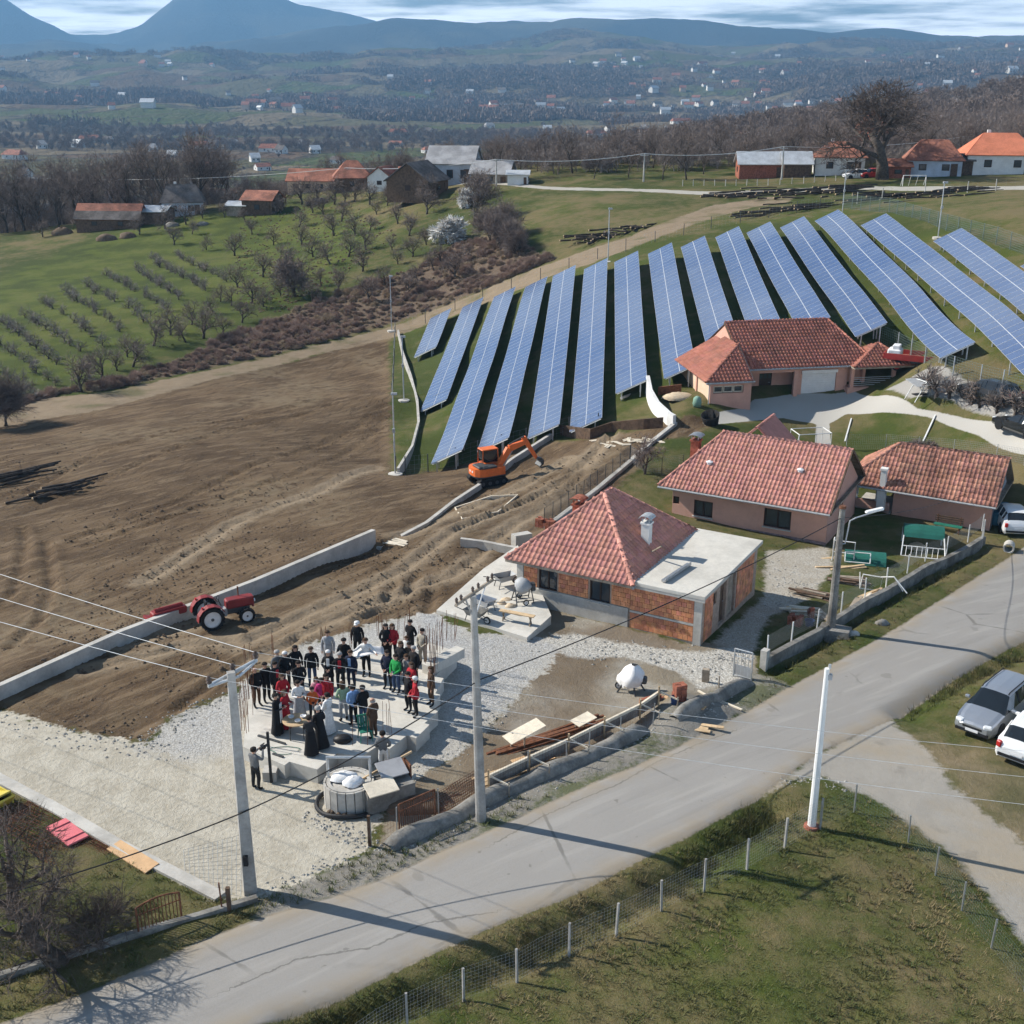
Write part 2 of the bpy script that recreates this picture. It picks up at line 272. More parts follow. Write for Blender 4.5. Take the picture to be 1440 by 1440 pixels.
def m_panel():
    m = mk('solar_cells'); t = NT(m); u = t.n('ShaderNodeUVMap').outputs['UV']; sep = t.n('ShaderNodeSeparateXYZ'); t.l(u, sep.inputs[0])
    def grid(sock, n, w): f = t.math('FRACT', t.mul(sock, n)); d = t.math('ABSOLUTE', t.math('SUBTRACT', f, .5)); return t.math('GREATER_THAN', d, .5-w)
    g = t.math('MAXIMUM', grid(sep.outputs[0], 6, .035), grid(sep.outputs[1], 10, .035))
    oi = t.n('ShaderNodeObjectInfo').outputs['Random']
    c = t.mix(t.noise(t.pos(), .9, 3), (.050, .090, .20), (.075, .125, .26)); c = t.mix(t.mul(oi, .5), c, (.10, .15, .27)); c = t.mix(t.ss(t.noise(t.pos(), .05, 3), .35, .65, .0, .6), c, (.17, .21, .30))
    c = t.mix(t.mul(g, .12), c, (.45, .48, .52))
    t.out(c, t.add(.16, t.mul(oi, .10)), None, 0, .55, 0.0); MATS['cells'] = m
m_panel()
# ------------------------------------------------------------------ mesh builder
class MB:
    def __init__(s): s.v = []; s.f = []; s.m = []; s.t = None
    def add(s, vs, fs, mi=0):
        o = len(s.v); s.v.extend([tuple(p) for p in vs]); s.f.extend([tuple(i+o for i in f) for f in fs]); s.m.extend([mi]*len(fs)); return s
    def box(s, c, d, mi=0, rz=0.0, rx=0.0, ry=0.0, bev=0.0, top=1.0):
        hx, hy, hz = d[0]/2, d[1]/2, d[2]/2; mt = Euler((rx, ry, rz)).to_matrix(); c = Vector(c)
        if bev > 0:
            b = min(bev, hx*.9, hy*.9, hz*.9); vs = []; ring = [(-hx+b, -hy), (hx-b, -hy), (hx, -hy+b), (hx, hy-b), (hx-b, hy), (-hx+b, hy), (-hx, hy-b), (-hx, -hy+b)]
            for z, k in ((-hz, 1-b/max(hx, hy)), (-hz+b, 1), (hz-b, 1), (hz, 1-b/max(hx, hy))): vs += [(x*k, y*k, z) for x, y in ring]
            fs = [tuple(reversed(range(8))), tuple(range(24, 32))]
            for r_ in range(3): fs += [(r_*8+i, r_*8+(i+1) % 8, r_*8+8+(i+1) % 8, r_*8+8+i) for i in range(8)]
        else:
            vs = [(-hx, -hy, -hz), (hx, -hy, -hz), (hx, hy, -hz), (-hx, hy, -hz), (-hx*top, -hy*top, hz), (hx*top, -hy*top, hz), (hx*top, hy*top, hz), (-hx*top, hy*top, hz)]
            fs = [(0, 3, 2, 1), (4, 5, 6, 7), (0, 1, 5, 4), (1, 2, 6, 5), (2, 3, 7, 6), (3, 0, 4, 7)]
        return s.add([c+mt@Vector(p) for p in vs], fs, mi)
    def tube(s, p0, p1, r0, r1=None, n=8, mi=0, cap=True):
        p0, p1 = Vector(p0), Vector(p1); r1 = r0 if r1 is None else r1; d = p1-p0
        if d.length < 1e-6: return s
        q = d.to_track_quat('Z', 'Y').to_matrix(); vs = []
        for p, r in ((p0, r0), (p1, r1)): vs += [p+q@Vector((r*math.cos(2*math.pi*i/n), r*math.sin(2*math.pi*i/n), 0)) for i in range(n)]
        fs = [(i, (i+1) % n, n+(i+1) % n, n+i) for i in range(n)]
        if cap: fs += [tuple(reversed(range(n))), tuple(range(n, 2*n))]
        return s.add(vs, fs, mi)
    def path(s, pts, r, n=6, mi=0):
        pts = [Vector(p) for p in pts]; vs = []; N = len(pts)
        for i, p in enumerate(pts):
            d = (pts[min(i+1, N-1)]-pts[max(i-1, 0)]).normalized(); q = d.to_track_quat('Z', 'Y').to_matrix(); rr = r[i] if isinstance(r, (list, tuple)) else r
            vs += [p+q@Vector((rr*math.cos(2*math.pi*k/n), rr*math.sin(2*math.pi*k/n), 0)) for k in range(n)]
        fs = [(i*n+k, i*n+(k+1) % n, (i+1)*n+(k+1) % n, (i+1)*n+k) for i in range(N-1) for k in range(n)]
        fs += [tuple(reversed(range(n))), tuple((N-1)*n+k for k in range(n))]
        return s.add(vs, fs, mi)
    def lathe(s, prof, c=(0, 0, 0), n=16, mi=0, axis='Z', cap=True):
        vs = []; N = len(prof); c = Vector(c)
        for r, z in prof:
            for i in range(n):
                a = 2*math.pi*i/n; p = (r*math.cos(a), r*math.sin(a), z)
                if axis == 'Y': p = (p[0], z, p[1])
                if axis == 'X': p = (z, p[0], p[1])
                vs.append(c+Vector(p))
        fs = [(k*n+i, k*n+(i+1) % n, (k+1)*n+(i+1) % n, (k+1)*n+i) for k in range(N-1) for i in range(n)]
        if cap: fs += [tuple(reversed(range(n))), tuple((N-1)*n+i for i in range(n))]
        return s.add(vs, fs, mi)
    def prism(s, poly, z0, z1, mi=0):
        n = len(poly); vs = [(x, y, z0) for x, y in poly]+[(x, y, z1) for x, y in poly]
        fs = [tuple(reversed(range(n))), tuple(range(n, 2*n))]+[(i, (i+1) % n, n+(i+1) % n, n+i) for i in range(n)]
        return s.add(vs, fs, mi)
    def extr(s, poly, y0, y1, mi=0):      # profile in x,z pushed along y
        n = len(poly); vs = [(x, y0, z) for x, z in poly]+[(x, y1, z) for x, z in poly]
        fs = [tuple(range(n)), tuple(reversed(range(n, 2*n)))]+[(i, n+i, n+(i+1) % n, (i+1) % n) for i in range(n)]
        return s.add(vs, fs, mi)
    def sheet(s, quad, th, mi=0):         # thick panel from a quad or any flat polygon
        q = [Vector(p) for p in quad]; nr = (q[1]-q[0]).cross(q[-1]-q[0]).normalized()*th; n = len(q)
        vs = q+[p+nr for p in q]; fs = [tuple(reversed(range(n))), tuple(range(n, 2*n))]+[(i, (i+1) % n, n+(i+1) % n, n+i) for i in range(n)]
        return s.add(vs, fs, mi)
    def mesh(s, name, mats, smooth=False, tint=None):
        me = bpy.data.meshes.new(name); me.from_pydata([tuple(p) for p in s.v], [], s.f)
        for m in mats: me.materials.append(MATS[m] if isinstance(m, str) else m)
        me.polygons.foreach_set('material_index', s.m)
        if smooth: me.polygons.foreach_set('use_smooth', [True]*len(s.f))
        if tint is not None:
            a = me.color_attributes.new('tint', 'FLOAT_COLOR', 'POINT'); arr = np.ones((len(s.v), 4), np.float32); arr[:, :3] = np.asarray(tint).reshape(-1, 3); a.data.foreach_set('color', arr.ravel())
        me.update(); return me
    def build(s, name, mats, parent=None, loc=(0, 0, 0), rz=0.0, smooth=False, tint=None):
        if isinstance(mats, str): mats = [mats]
        return ob(name, s.mesh(name, mats, smooth, tint), parent, loc, rz)
def ob(name, me, parent=None, loc=(0, 0, 0), rz=0.0):
    o = bpy.data.objects.new(name, me); COL.objects.link(o); o.location = loc; o.rotation_euler = (0, 0, rz)
    if parent: o.parent = parent
    return o
def tag(o, label=None, cat=None, group=None, kind=None):
    if label: o['label'] = label
    if cat: o['category'] = cat
    if group: o['group'] = group
    if kind: o['kind'] = kind
    return o
def thing(name, label, cat, loc=(0, 0, 0), rz=0.0, group=None):
    o = bpy.data.objects.new(name, None); o.empty_display_size = .2; COL.objects.link(o); o.location = loc; o.rotation_euler = (0, 0, rz); return tag(o, label, cat, group)
def copy_tree(o, parent=None):
    c = o.copy(); COL.objects.link(c); c.parent = parent
    for ch in list(o.children): copy_tree(ch, c)
    return c
def one(name, label, cat, mb, mats, loc=(0, 0, 0), rz=0.0, group=None, smooth=False): return tag(mb.build(name, mats, None, loc, rz, smooth), label, cat, group)

_ones = ['', 'first', 'second', 'third', 'fourth', 'fifth', 'sixth', 'seventh', 'eighth', 'ninth', 'tenth', 'eleventh', 'twelfth', 'thirteenth', 'fourteenth', 'fifteenth', 'sixteenth', 'seventeenth', 'eighteenth', 'nineteenth']
def ordw(n):
    if n >= 100: return 'hundred-and-'+ordw(n-100) if n > 100 else 'hundredth'
    if n < 20: return _ones[n]
    t = ['', '', 'twent', 'thirt', 'fort', 'fift', 'sixt', 'sevent', 'eight', 'ninet'][n//10]; return t+'ieth' if n % 10 == 0 else t+'y-'+_ones[n % 10]
# ------------------------------------------------------------------ ground
def PW(pts): return [tuple(at(u, v)[:2]) for u, v in pts]
ROAD_L = [(-160,1500),(0,1440),(110,1400),(207,1358),(300,1316),(370,1289),(480,1257),(547,1232),(613,1200),(667,1177),(723,1152),(770,1130),(840,1098),(888,1080),(984,1034),(1004,1025),(1100,972),(1127,957),(1232,900),(1268,879),(1306,854),(1379,808),(1440,769),(1620,660)]
ROAD_R = [(1620,806),(1440,903),(1340,959),(1250,1014),(1147,1062),(1070,1121),(960,1182),(897,1213),(800,1263),(713,1296),(613,1341),(480,1407),(380,1440),(200,1500),(-100,1600)]
REG = {
 'sd_road': PW(ROAD_L+ROAD_R),
 'sd_lane': PW([(1060,1125),(1100,1096),(1150,1060),(1245,1008),(1300,1052),(1345,1110),(1400,1152),(1450,1200),(1640,1340),(1640,1560),(1470,1365),(1400,1272),(1340,1207),(1290,1165),(1215,1118),(1160,1092),(1110,1100)]),
 'sd_park': PW([(1256,1020),(1330,1050),(1440,1085),(1640,1130),(1640,1345),(1445,1205),(1395,1160),(1340,1112),(1300,1060)]),
 'sd_gravel': PW([(-260,1010),(0,998),(100,1028),(205,1046),(245,1008),(330,975),(345,955),(430,907),(500,886),(570,866),(615,862),(660,890),(760,896),(800,905),(775,935),(705,1005),(640,1065),(560,1105),(540,1130),(520,1195),(455,1225),(352,1266),(300,1262),(215,1222),(100,1152),(0,1100),(-260,1000+150)]),
 'sd_fresh': PW([(345,955),(430,907),(500,886),(570,866),(615,862),(660,890),(760,896),(800,905),(775,935),(705,1005),(640,1065),(580,1090),(610,1020),(640,940),(560,900),(460,930),(350,985),(330,1060),(260,1070),(205,1046),(245,1008)]),
 'sd_stone': PW([(755,898),(800,890),(880,905),(985,918),(1062,905),(1058,935),(1035,960),(985,968),(950,945),(880,925),(800,925)]),
 'sd_stone2': PW([(1078,775),(1165,770),(1172,800),(1140,840),(1080,870),(1060,915),(1000,905),(1075,840)]),
 'sd_dirt': PW([(-260,612),(0,590),(100,582),(300,532),(480,488),(545,466),(550,560),(548,668),(600,664),(680,645),(765,622),(900,606),(950,590),(1000,590),(985,612),(930,620),(905,650),(860,690),(745,765),(700,800),(640,850),(615,866),(560,872),(500,888),(430,910),(340,962),(240,1012),(205,1046),(100,1030),(0,1000),(-260,1012)]),
 'sd_yard': PW([(760,900),(1060,905),(1068,960),(1000,1000),(930,1020),(850,1060),(700,1130),(590,1180),(530,1195),(560,1105),(640,1065),(705,1005)]),
 'sd_drive': PW([(985,600),(1000,582),(1046,574),(1060,562),(1125,552),(1200,550),(1245,556),(1290,575),(1345,585),(1440,604),(1600,640),(1600,690),(1440,640),(1375,612),(1310,588),(1240,580),(1190,582),(1166,596),(1170,640),(1145,640),(1148,596),(1100,588),(1040,594)]),
 'sd_park2': PW([(1245,548),(1300,520),(1360,535),(1440,555),(1560,590),(1560,625),(1440,598),(1400,585),(1330,560),(1275,560)]),
 'sd_path': PW([(-260,590),(0,566),(150,552),(300,520),(430,490),(520,468),(600,440),(700,400),(800,362),(880,335),(950,308),(1000,290),(1080,278),(1120,276),(1110,284),(1040,296),(960,322),(900,345),(830,372),(720,412),(610,452),(540,478),(440,500),(300,534),(150,575),(0,600),(-260,625)]),
 'sd_lane2': PW([(560,266),(760,262),(1000,270),(1200,262),(1440,262),(1600,262),(1600,266),(1440,267),(1200,267),(1000,275),(760,266),(560,270)]),
 'sd_brush': PW([(-260,600),(0,580),(60,560),(140,545),(260,505),(360,460),(430,430),(520,400),(600,372),(640,345),(700,330),(740,350),(770,368),(700,398),(600,438),(520,462),(430,486),(300,516),(150,548),(0,562),(-60,568)]),
 'sd_orch': PW([(-260,520),(0,380),(140,330),(260,300),(420,285),(500,290),(560,330),(470,400),(330,470),(200,520),(90,560),(0,560),(-260,560)]),
 'sd_solar': PW([(548,470),(700,408),(900,342),(1190,286),(1320,300),(1440,345),(1640,400),(1640,580),(1440,530),(1320,500),(1240,470),(1100,500),(940,540),(860,600),(760,622),(690,645),(560,668),(548,560)]),
 'sd_yard2': PW([(728,846),(860,880),(985,912),(1000,935),(900,925),(790,912),(745,908),(740,880)]),
 'sd_bank': PW([(520,1200),(600,1160),(740,1100),(900,1020),(1060,945),(1110,965),(1004,1030),(888,1085),(770,1135),(667,1182),(547,1237),(480,1262),(350,1300),(356,1268),(455,1225)]),
}
REGO = [('road', 'sd_road'), ('side_lane', 'sd_lane'), ('gravel_yard', 'sd_gravel'), ('driveway', 'sd_drive'), ('bare_earth_field', 'sd_dirt'), ('farm_track', 'sd_path')]
def woodmask(x, y):      # where woods and copses grow in the valley and on the hills
    r = np.hypot(x, y); a = fbm(x/900+3, y/520+9, 4)*.9+fbm(x/210+1, y/130+5, 4)*.55; az = np.degrees(np.arctan2(x, y))
    bias = np.interp(r, [300, 380, 560, 760, 900, 1500, 1900, 2300, 3200, 4600, 6000], [.45, .42, .32, .22, .06, -.10, -.02, .04, 0, -.04, .1])
    bias = bias+np.where(r < 900, sstep(-2, 8, az)*.26, 0)-np.where((r > 700) & (r < 1900), sstep(-6, -14, az)*.05, 0)+np.where((r > 1700) & (r < 2300), .10, 0)-np.where((r > 2300) & (r < 5200), .06+.07*sstep(0, 14, az), 0)
    return a+bias
def build_ground():
    rr = [17.0]
    while rr[-1] < 11600:
        r = rr[-1]; rr.append(r*(1.0047 if r < 125 else 1.008 if r < 320 else 1.016 if r < 6000 else 1.012))
    rr = np.array(rr); az = np.radians(np.concatenate([np.arange(-44, -26, 1.0), np.arange(-26, 26.01, .22), np.arange(27, 45, 1.0)])); na, nr = len(az), len(rr)
    RR, AA = np.meshgrid(rr, az, indexing='ij'); x = (RR*np.sin(AA)).ravel(); y = (RR*np.cos(AA)).ravel()
    z = np.concatenate([Hraw(x[i:i+60000], y[i:i+60000]) for i in range(0, len(x), 60000)])
    r = np.hypot(x, y); att = {}
    nearm = r < 330; xn, yn = x[nearm], y[nearm]
    for k, P_ in REG.items():
        a = np.full(len(x), -30.0); a[nearm] = np.clip(poly_sd(xn, yn, P_), -30, 30); att[k] = a
    for ck, cp_ in (('sd_crack', [(700,1185),(763,1150),(813,1127),(873,1103),(923,1073),(960,1057),(1030,1030)]), ('sd_crack2', [(330,1390),(420,1350),(520,1335),(600,1300),(690,1285)])): a = np.full(len(x), 30.0); dd, ss_ = seg_dist(xn, yn, PW(cp_)); a[nearm] = np.clip(dd*np.where(ss_ == 0, 1, ss_), -30, 30); att[ck] = a
    a = np.full(len(x), 30.0)
    for P_ in RUTW[:4]+[p_ for p_, q_ in zip(RUTW, RUTS) if q_[0] in ((560,772), (640,760), (200,805))]: dd, _s = seg_dist(xn, yn, P_); a[nearm] = np.minimum(a[nearm], dd)
    att['sd_track'] = -a+.35
    wm_ = np.full(len(x), 0.0); fm = r > 300; wm_[fm] = woodmask(x[fm], y[fm]); att['wood'] = wm_
    # clods and rough ground
    dm = sstep(-.5, .6, np.maximum(att['sd_dirt'], att['sd_yard']*.6))*(r < 200); z += dm*(.10*fbm(x/2.2, y/2.2, 4)+.16*fbm(x/9, y/9, 3)*sstep(0, 4, att['sd_dirt']))
    gm = (1-sstep(-.6, .2, np.max([att[k] for k in ('sd_road', 'sd_lane', 'sd_gravel', 'sd_drive', 'sd_dirt', 'sd_yard', 'sd_stone', 'sd_stone2', 'sd_park2')], axis=0)))*(r < 300); z += gm*(.10*fbm(x/1.6, y/1.6, 4)+.05)
    z += .035*np.exp(-((att['sd_road']-0.0)/.8)**2)*(r < 140)*0+sstep(0, .25, att['sd_road'])*.05
    idx = np.arange(nr*na).reshape(nr, na); q = np.stack([idx[:-1, :-1], idx[:-1, 1:], idx[1:, 1:], idx[1:, :-1]], -1).reshape(-1, 4)[:, ::-1]
    fx = x[q].mean(1); fr = r[q].mean(1); cls = np.full(len(q), -1)
    for i, (nm, k) in enumerate(REGO): s_ = att[k][q].mean(1); cls[(cls < 0) & (s_ > 0)] = i
    far = (cls < 0) & (fr > 330); cls[(cls < 0) & ~far] = 6; cls[far & (fr < 1950)] = 7; cls[far & (fr >= 1950) & (fr < 5900)] = 8; cls[far & (fr >= 5900)] = 9
    names = [n for n, _ in REGO]+['ground', 'valley_floor', 'far_hills', 'mountains']
    V = np.stack([x, y, z], 1)
    for i, nm in enumerate(names):
        f = q[cls == i]
        if not len(f): continue
        u, inv = np.unique(f.ravel(), return_inverse=True); me = bpy.data.meshes.new(nm); nf = len(f)
        me.vertices.add(len(u)); me.vertices.foreach_set('co', V[u].ravel()); me.loops.add(nf*4); me.loops.foreach_set('vertex_index', inv.astype(np.int32).ravel())
        me.polygons.add(nf); me.polygons.foreach_set('loop_start', np.arange(0, nf*4, 4)); me.polygons.foreach_set('use_smooth', np.ones(nf, bool)); me.update(); me.validate()
        for k, a in att.items():
            if (i <= 6) == (k != 'wood'):
                t = me.attributes.new(k, 'FLOAT', 'POINT'); t.data.foreach_set('value', a[u].astype(np.float32))
        me.materials.append(MATS['ground'] if i <= 6 else MATS['country']); o = ob(nm, me); tag(o, kind='structure')
def m_ground():
    m = mk('ground_near'); t = NT(m); p = t.pos(); A = t.attr
    n0 = t.noise(p, .045, 4); n1 = t.noise(p, .22, 5); n2 = t.noise(p, 1.1, 5); n3 = t.noise(p, 5, 4); n4 = t.noise(p, 26, 3)
    j = t.add(t.mul(t.math('SUBTRACT', n2, .5), 1.1), t.mul(t.math('SUBTRACT', n3, .5), .7)); jf = t.add(t.mul(t.math('SUBTRACT', n3, .5), .5), t.mul(t.math('SUBTRACT', n2, .5), .25))
    def edge(k, w=.12, amp=1.0, src=None): return t.ss(t.add(A(k), t.mul(src or j, amp)), -w, w)
    # grass
    green = t.mix(n3, (.030, .044, .010), (.072, .092, .022)); green = t.mix(t.ss(n0, .4, .6), green, t.mix(n4, (.048, .068, .012), (.092, .115, .024)))
    tan = t.mix(n4, (.10, .083, .038), (.215, .172, .088))
    dry = t.add(t.mul(t.math('SUBTRACT', n1, .5), 2.2), t.mul(t.math('SUBTRACT', n2, .5), 1.3), t.mul(t.math('SUBTRACT', n4, .5), .8))
    dsol = t.mul(t.ss(A('sd_solar'), -.5, .5), -.25); dor = t.mul(t.ss(A('sd_orch'), -4, 3), -.32)
    far_dry = t.ss(t.n('ShaderNodeSeparateXYZ').outputs['Y'] if False else t.math('DOT_PRODUCT', 0, 0) if False else n0, .35, .7, -.2, .35)
    g = t.mix(t.ss(t.add(dry, dsol, dor, far_dry, .46), .0, 1.0), green, tan)
    # lush strips between the orchard rows
    lush = t.mul(t.ss(A('sd_orch'), 0, 6), t.ss(n1, .40, .58)); g = t.mix(t.mul(lush, .62), g, t.mix(n3, (.070, .098, .014), (.120, .150, .024)))
    bpar = t.mix(n2, (.17, .13, .08), (.27, .215, .14)); g = t.mix(t.mul(edge('sd_park', 1.5, 2.0), t.ss(n1, .35, .6, .45, .95)), g, bpar)
    # brush strip
    br = t.mix(n2, (.085, .06, .045), (.17, .125, .09)); br = t.mix(t.ss(n3, .5, .7), br, (.22, .17, .12)); g = t.mix(edge('sd_brush', .8, 2.2), g, br)
    # bare earth
    st = t.vscale(p, (.22, 1.5, 1), R(-48)); ns = t.noise(st, 1.0, 8, .68); st2 = t.vscale(p, (.3, 2.2, 1), R(-75)); ns2 = t.noise(st2, 1.2, 7, .68)
    d = t.mix(t.ss(n1, .38, .62), (0.093, 0.061, 0.035), (0.144, 0.098, 0.058)); d = t.mix(t.ss(ns, .50, .60, 0, .85), d, (0.194, 0.139, 0.087)); d = t.mix(t.ss(ns, .44, .36, 0, .8), d, (0.061, 0.039, 0.024)); d = t.mix(t.mul(t.ss(ns2, .54, .60), .55), d, (0.057, 0.038, 0.024)); d = t.mix(t.ss(n3, .56, .66, 0, .55), d, (0.152, 0.110, 0.068)); d = t.mix(t.ss(n4, .58, .70, 0, .6), d, (0.182, 0.137, 0.088)); d = t.mix(t.mul(t.ss(t.noise(p, .07, 4), .50, .64, 0, .75), t.ss(n2, .35, .6)), d, (0.205, 0.157, 0.101))
    d = t.mix(t.mul(t.ss(t.add(A('sd_track'), t.mul(j, .5)), -.9, -.1), t.ss(n1, .3, .55, .35, .95)), d, t.mix(n3, (.215, .162, .108), (.31, .245, .17)))
    c = t.mix(edge('sd_dirt', .35, 1.4), g, d)
    pathc = t.mix(n2, (.20, .15, .10), (.31, .245, .17)); c = t.mix(t.mul(edge('sd_path', .3, 1.2), t.ss(n1, .3, .5, .45, 1)), c, pathc)
    yd = t.mix(n2, (.20, .165, .12), (.31, .27, .205)); yd = t.mix(t.ss(n1, .45, .65), yd, (.36, .335, .29)); yd = t.mix(t.ss(t.noise(p, .16, 4), .42, .58, 0, .75), yd, t.mix(n3, (.135, .098, .065), (.20, .15, .10))); c = t.mix(t.math('MAXIMUM', edge('sd_yard', .15, .7), edge('sd_yard2', .15, .7)), c, yd)
    bank = t.mix(n2, (.19, .175, .15), (.32, .30, .265)); bank = t.mix(t.ss(t.add(n1, t.mul(n3, .3)), .62, .75, 0, .7), bank, green); c = t.mix(edge('sd_bank', .2, .7), c, bank)
    # gravel
    vn = t.n('ShaderNodeTexVoronoi'); t.put(vn.inputs['Vector'], p); vn.inputs['Scale'].default_value = 15; vc, vd = vn.outputs['Color'], vn.outputs['Distance']; sepc = t.n('ShaderNodeSeparateColor'); t.l(vc, sepc.inputs[0])
    gr = t.mix(sepc.outputs[0], (.36, .365, .37), (.60, .60, .60)); gr = t.mix(t.ss(vd, .35, .75, 0, .55), gr, (.17, .16, .145))
    dust = t.mix(t.ss(t.add(t.mul(n2, .6), t.mul(n3, .4)), .35, .65), (.40, .36, .285), (.53, .49, .405)); worn = t.math('MAXIMUM', t.mul(t.ss(t.add(n1, t.mul(n2, .4)), .50, .75, .05, .9), t.ss(A('sd_fresh'), 1.0, -1.0, .3, 1)), t.ss(t.add(A('sd_fresh'), t.mul(j, 2.0)), .6, -.8, 0, .93))
    gr = t.mix(worn, gr, dust); gr = t.mix(t.ss(n0, .5, .62, 0, .25), gr, (.34, .29, .22))
    c = t.mix(edge('sd_gravel', .12, 1.1), c, gr)
    vw = t.mix(t.n('ShaderNodeSeparateColor').outputs[0] if False else sepc.outputs[1], (.38, .36, .32), (.70, .68, .63)); vw = t.mix(t.ss(vd, .4, .8, 0, .6), vw, (.22, .2, .17))
    c = t.mix(edge('sd_stone', .2, .8), c, vw); c = t.mix(edge('sd_stone2', .2, .8), c, t.mix(n2, vw, (.34, .29, .22)))
    # paved surfaces
    rd = t.mix(n1, (0.275, 0.262, 0.245), (0.340, 0.326, 0.307)); rd = t.mix(t.ss(n4, .35, .75, 0, .3), rd, (0.205, 0.197, 0.189)); sl = t.noise(t.vscale(p, (.16, 2.0, 1), R(-36)), 1.0, 4); rd = t.mix(t.ss(sl, .5, .68, 0, .42), rd, (0.385, 0.369, 0.344)); rd = t.mix(t.ss(sl, .44, .3, 0, .35), rd, (0.221, 0.213, 0.202))
    cv = t.voro(t.add(0, 0) if False else p, .16, 'Distance', 'DISTANCE_TO_EDGE'); wob = t.add(cv, t.mul(t.math('SUBTRACT', n2, .5), .05)); crack = t.mul(t.ss(wob, .012, .002), t.ss(n1, .46, .58)); rd = t.mix(t.mul(crack, .6), rd, (.12, .115, .105))
    for ck in ('sd_crack', 'sd_crack2'): rd = t.mix(t.ss(t.math('ABSOLUTE', t.add(A(ck), t.mul(t.math('SUBTRACT', n3, .5), .22))), .05, .015, 0, .7), rd, (.13, .125, .115))
    rd = t.mix(t.ss(t.noise(p, .75, 2), .70, .73, 0, .5), rd, (.20, .19, .175)); rd = t.mix(t.ss(t.noise(p, 2.3, 2), .72, .75, 0, .6), rd, (.17, .16, .145)); rd = t.mix(t.mul(t.ss(A('sd_road'), .14, .05), .7), rd, (.10, .095, .085))
    rdm = t.ss(A('sd_road'), 1.1, .1, 0, .85); rd = t.mix(t.mul(rdm, t.ss(n2, .3, .6, .3, 1)), rd, (.30, .255, .195))
    ln = t.mix(n2, (.25, .235, .21), (.37, .345, .305)); ln = t.mix(t.ss(n1, .45, .65, 0, .8), ln, (.33, .28, .21)); ln = t.mix(t.ss(t.noise(p, .5, 5), .55, .68, 0, .6), ln, (.19, .175, .155))
    c = t.mix(edge('sd_lane', .2, .9), c, ln); c = t.mix(edge('sd_park2', .15, .5), c, t.mix(n1, (.30, .29, .275), (.38, .365, .34)))
    c = t.mix(edge('sd_drive', .06, .25, jf), c, t.mix(n1, (.40, .385, .355), (.48, .465, .43))); c = t.mix(edge('sd_lane2', .2, .6), c, (.42, .40, .36)); c = t.mix(edge('sd_road', .05, .45, jf), c, rd)
    hard = t.math('MAXIMUM', t.ss(A('sd_road'), -.1, .2), t.math('MAXIMUM', t.ss(A('sd_drive'), -.1, .2), t.mul(t.ss(A('sd_lane'), -.1, .3), .7)))
    bh = t.add(t.mul(n3, .55), t.mul(n4, .35), t.mul(t.math('SUBTRACT', 1.0, vd), t.mul(t.ss(A('sd_fresh'), -1, .5), .14)), t.mul(ns, t.mul(t.ss(A('sd_dirt'), 0, 1), 1.6)))
    nd = t.n('ShaderNodeBump'); nd.inputs['Distance'].default_value = .14; t.put(nd.inputs['Strength'], t.add(.75, t.mul(hard, -.66))); t.put(nd.inputs['Height'], bh)
    t.out(c, .93, nd.outputs['Normal'], 0, .15); MATS['ground'] = m
m_ground()
def m_country():      # fields, woods and lanes of the valley and the hills
    m = mk('ground_far'); t = NT(m); p = t.pos(); A_ = t.attr('wood'); p2 = t.vscale(p, (1, 1, 0))
    n0 = t.noise(p2, .0011, 5, .55); n1 = t.noise(p2, .0042, 6, .6); n2 = t.noise(p2, .03, 5, .6); n3 = t.noise(p2, .11, 3)
    wv = t.n('ShaderNodeVectorMath', operation='ADD'); t.l(t.vscale(p2, (1, .55, 1), .5), wv.inputs[0]); nv = t.noise(p2, .004, 3, .5, 'Color'); sc = t.n('ShaderNodeVectorMath', operation='SCALE'); t.l(nv, sc.inputs[0]); sc.inputs['Scale'].default_value = 160; t.l(sc.outputs[0], wv.inputs[1])
    fc = t.voro(wv.outputs[0], .0075, 'Color'); sp = t.n('ShaderNodeSeparateColor'); t.l(fc, sp.inputs[0]); ed = t.voro(wv.outputs[0], .0075, 'Distance', 'DISTANCE_TO_EDGE')
    f = t.mix(t.ss(sp.outputs[0], .25, .45), (0.112, 0.105, 0.058), (0.177, 0.143, 0.095)); f = t.mix(t.ss(sp.outputs[1], .62, .72), f, (0.068, 0.092, 0.027)); f = t.mix(t.ss(sp.outputs[2], .70, .80), f, (0.116, 0.078, 0.054)); f = t.mix(t.ss(n2, .3, .7, 0, .5), f, (0.116, 0.099, 0.061))
    wood = t.mix(t.ss(n3, .3, .7), (0.041, 0.034, 0.027), (0.085, 0.071, 0.058)); wood = t.mix(t.ss(n2, .45, .7, 0, .6), wood, (0.051, 0.048, 0.031))
    wf = t.ss(t.add(A_, t.mul(t.math('SUBTRACT', n2, .5), .35)), .02, .14); hedge = t.mul(t.ss(ed, .06, .03), t.ss(n2, .4, .55))
    c = t.mix(t.math('MAXIMUM', wf, t.mul(hedge, .85)), f, wood)
    yy = t.n('ShaderNodeVectorMath', operation='LENGTH'); t.l(p2, yy.inputs[0]); mt = t.ss(yy.outputs['Value'], 5200, 6400)
    c = t.mix(mt, c, t.mix(t.ss(n0, .5, .62), (.04, .042, .04), (.09, .085, .06)))
    t.out(c, .95, t.bump(t.add(t.mul(n3, .5), t.mul(n2, 1.2)), .9, 14), 0, .1); MATS['country'] = m
m_country()
build_ground()
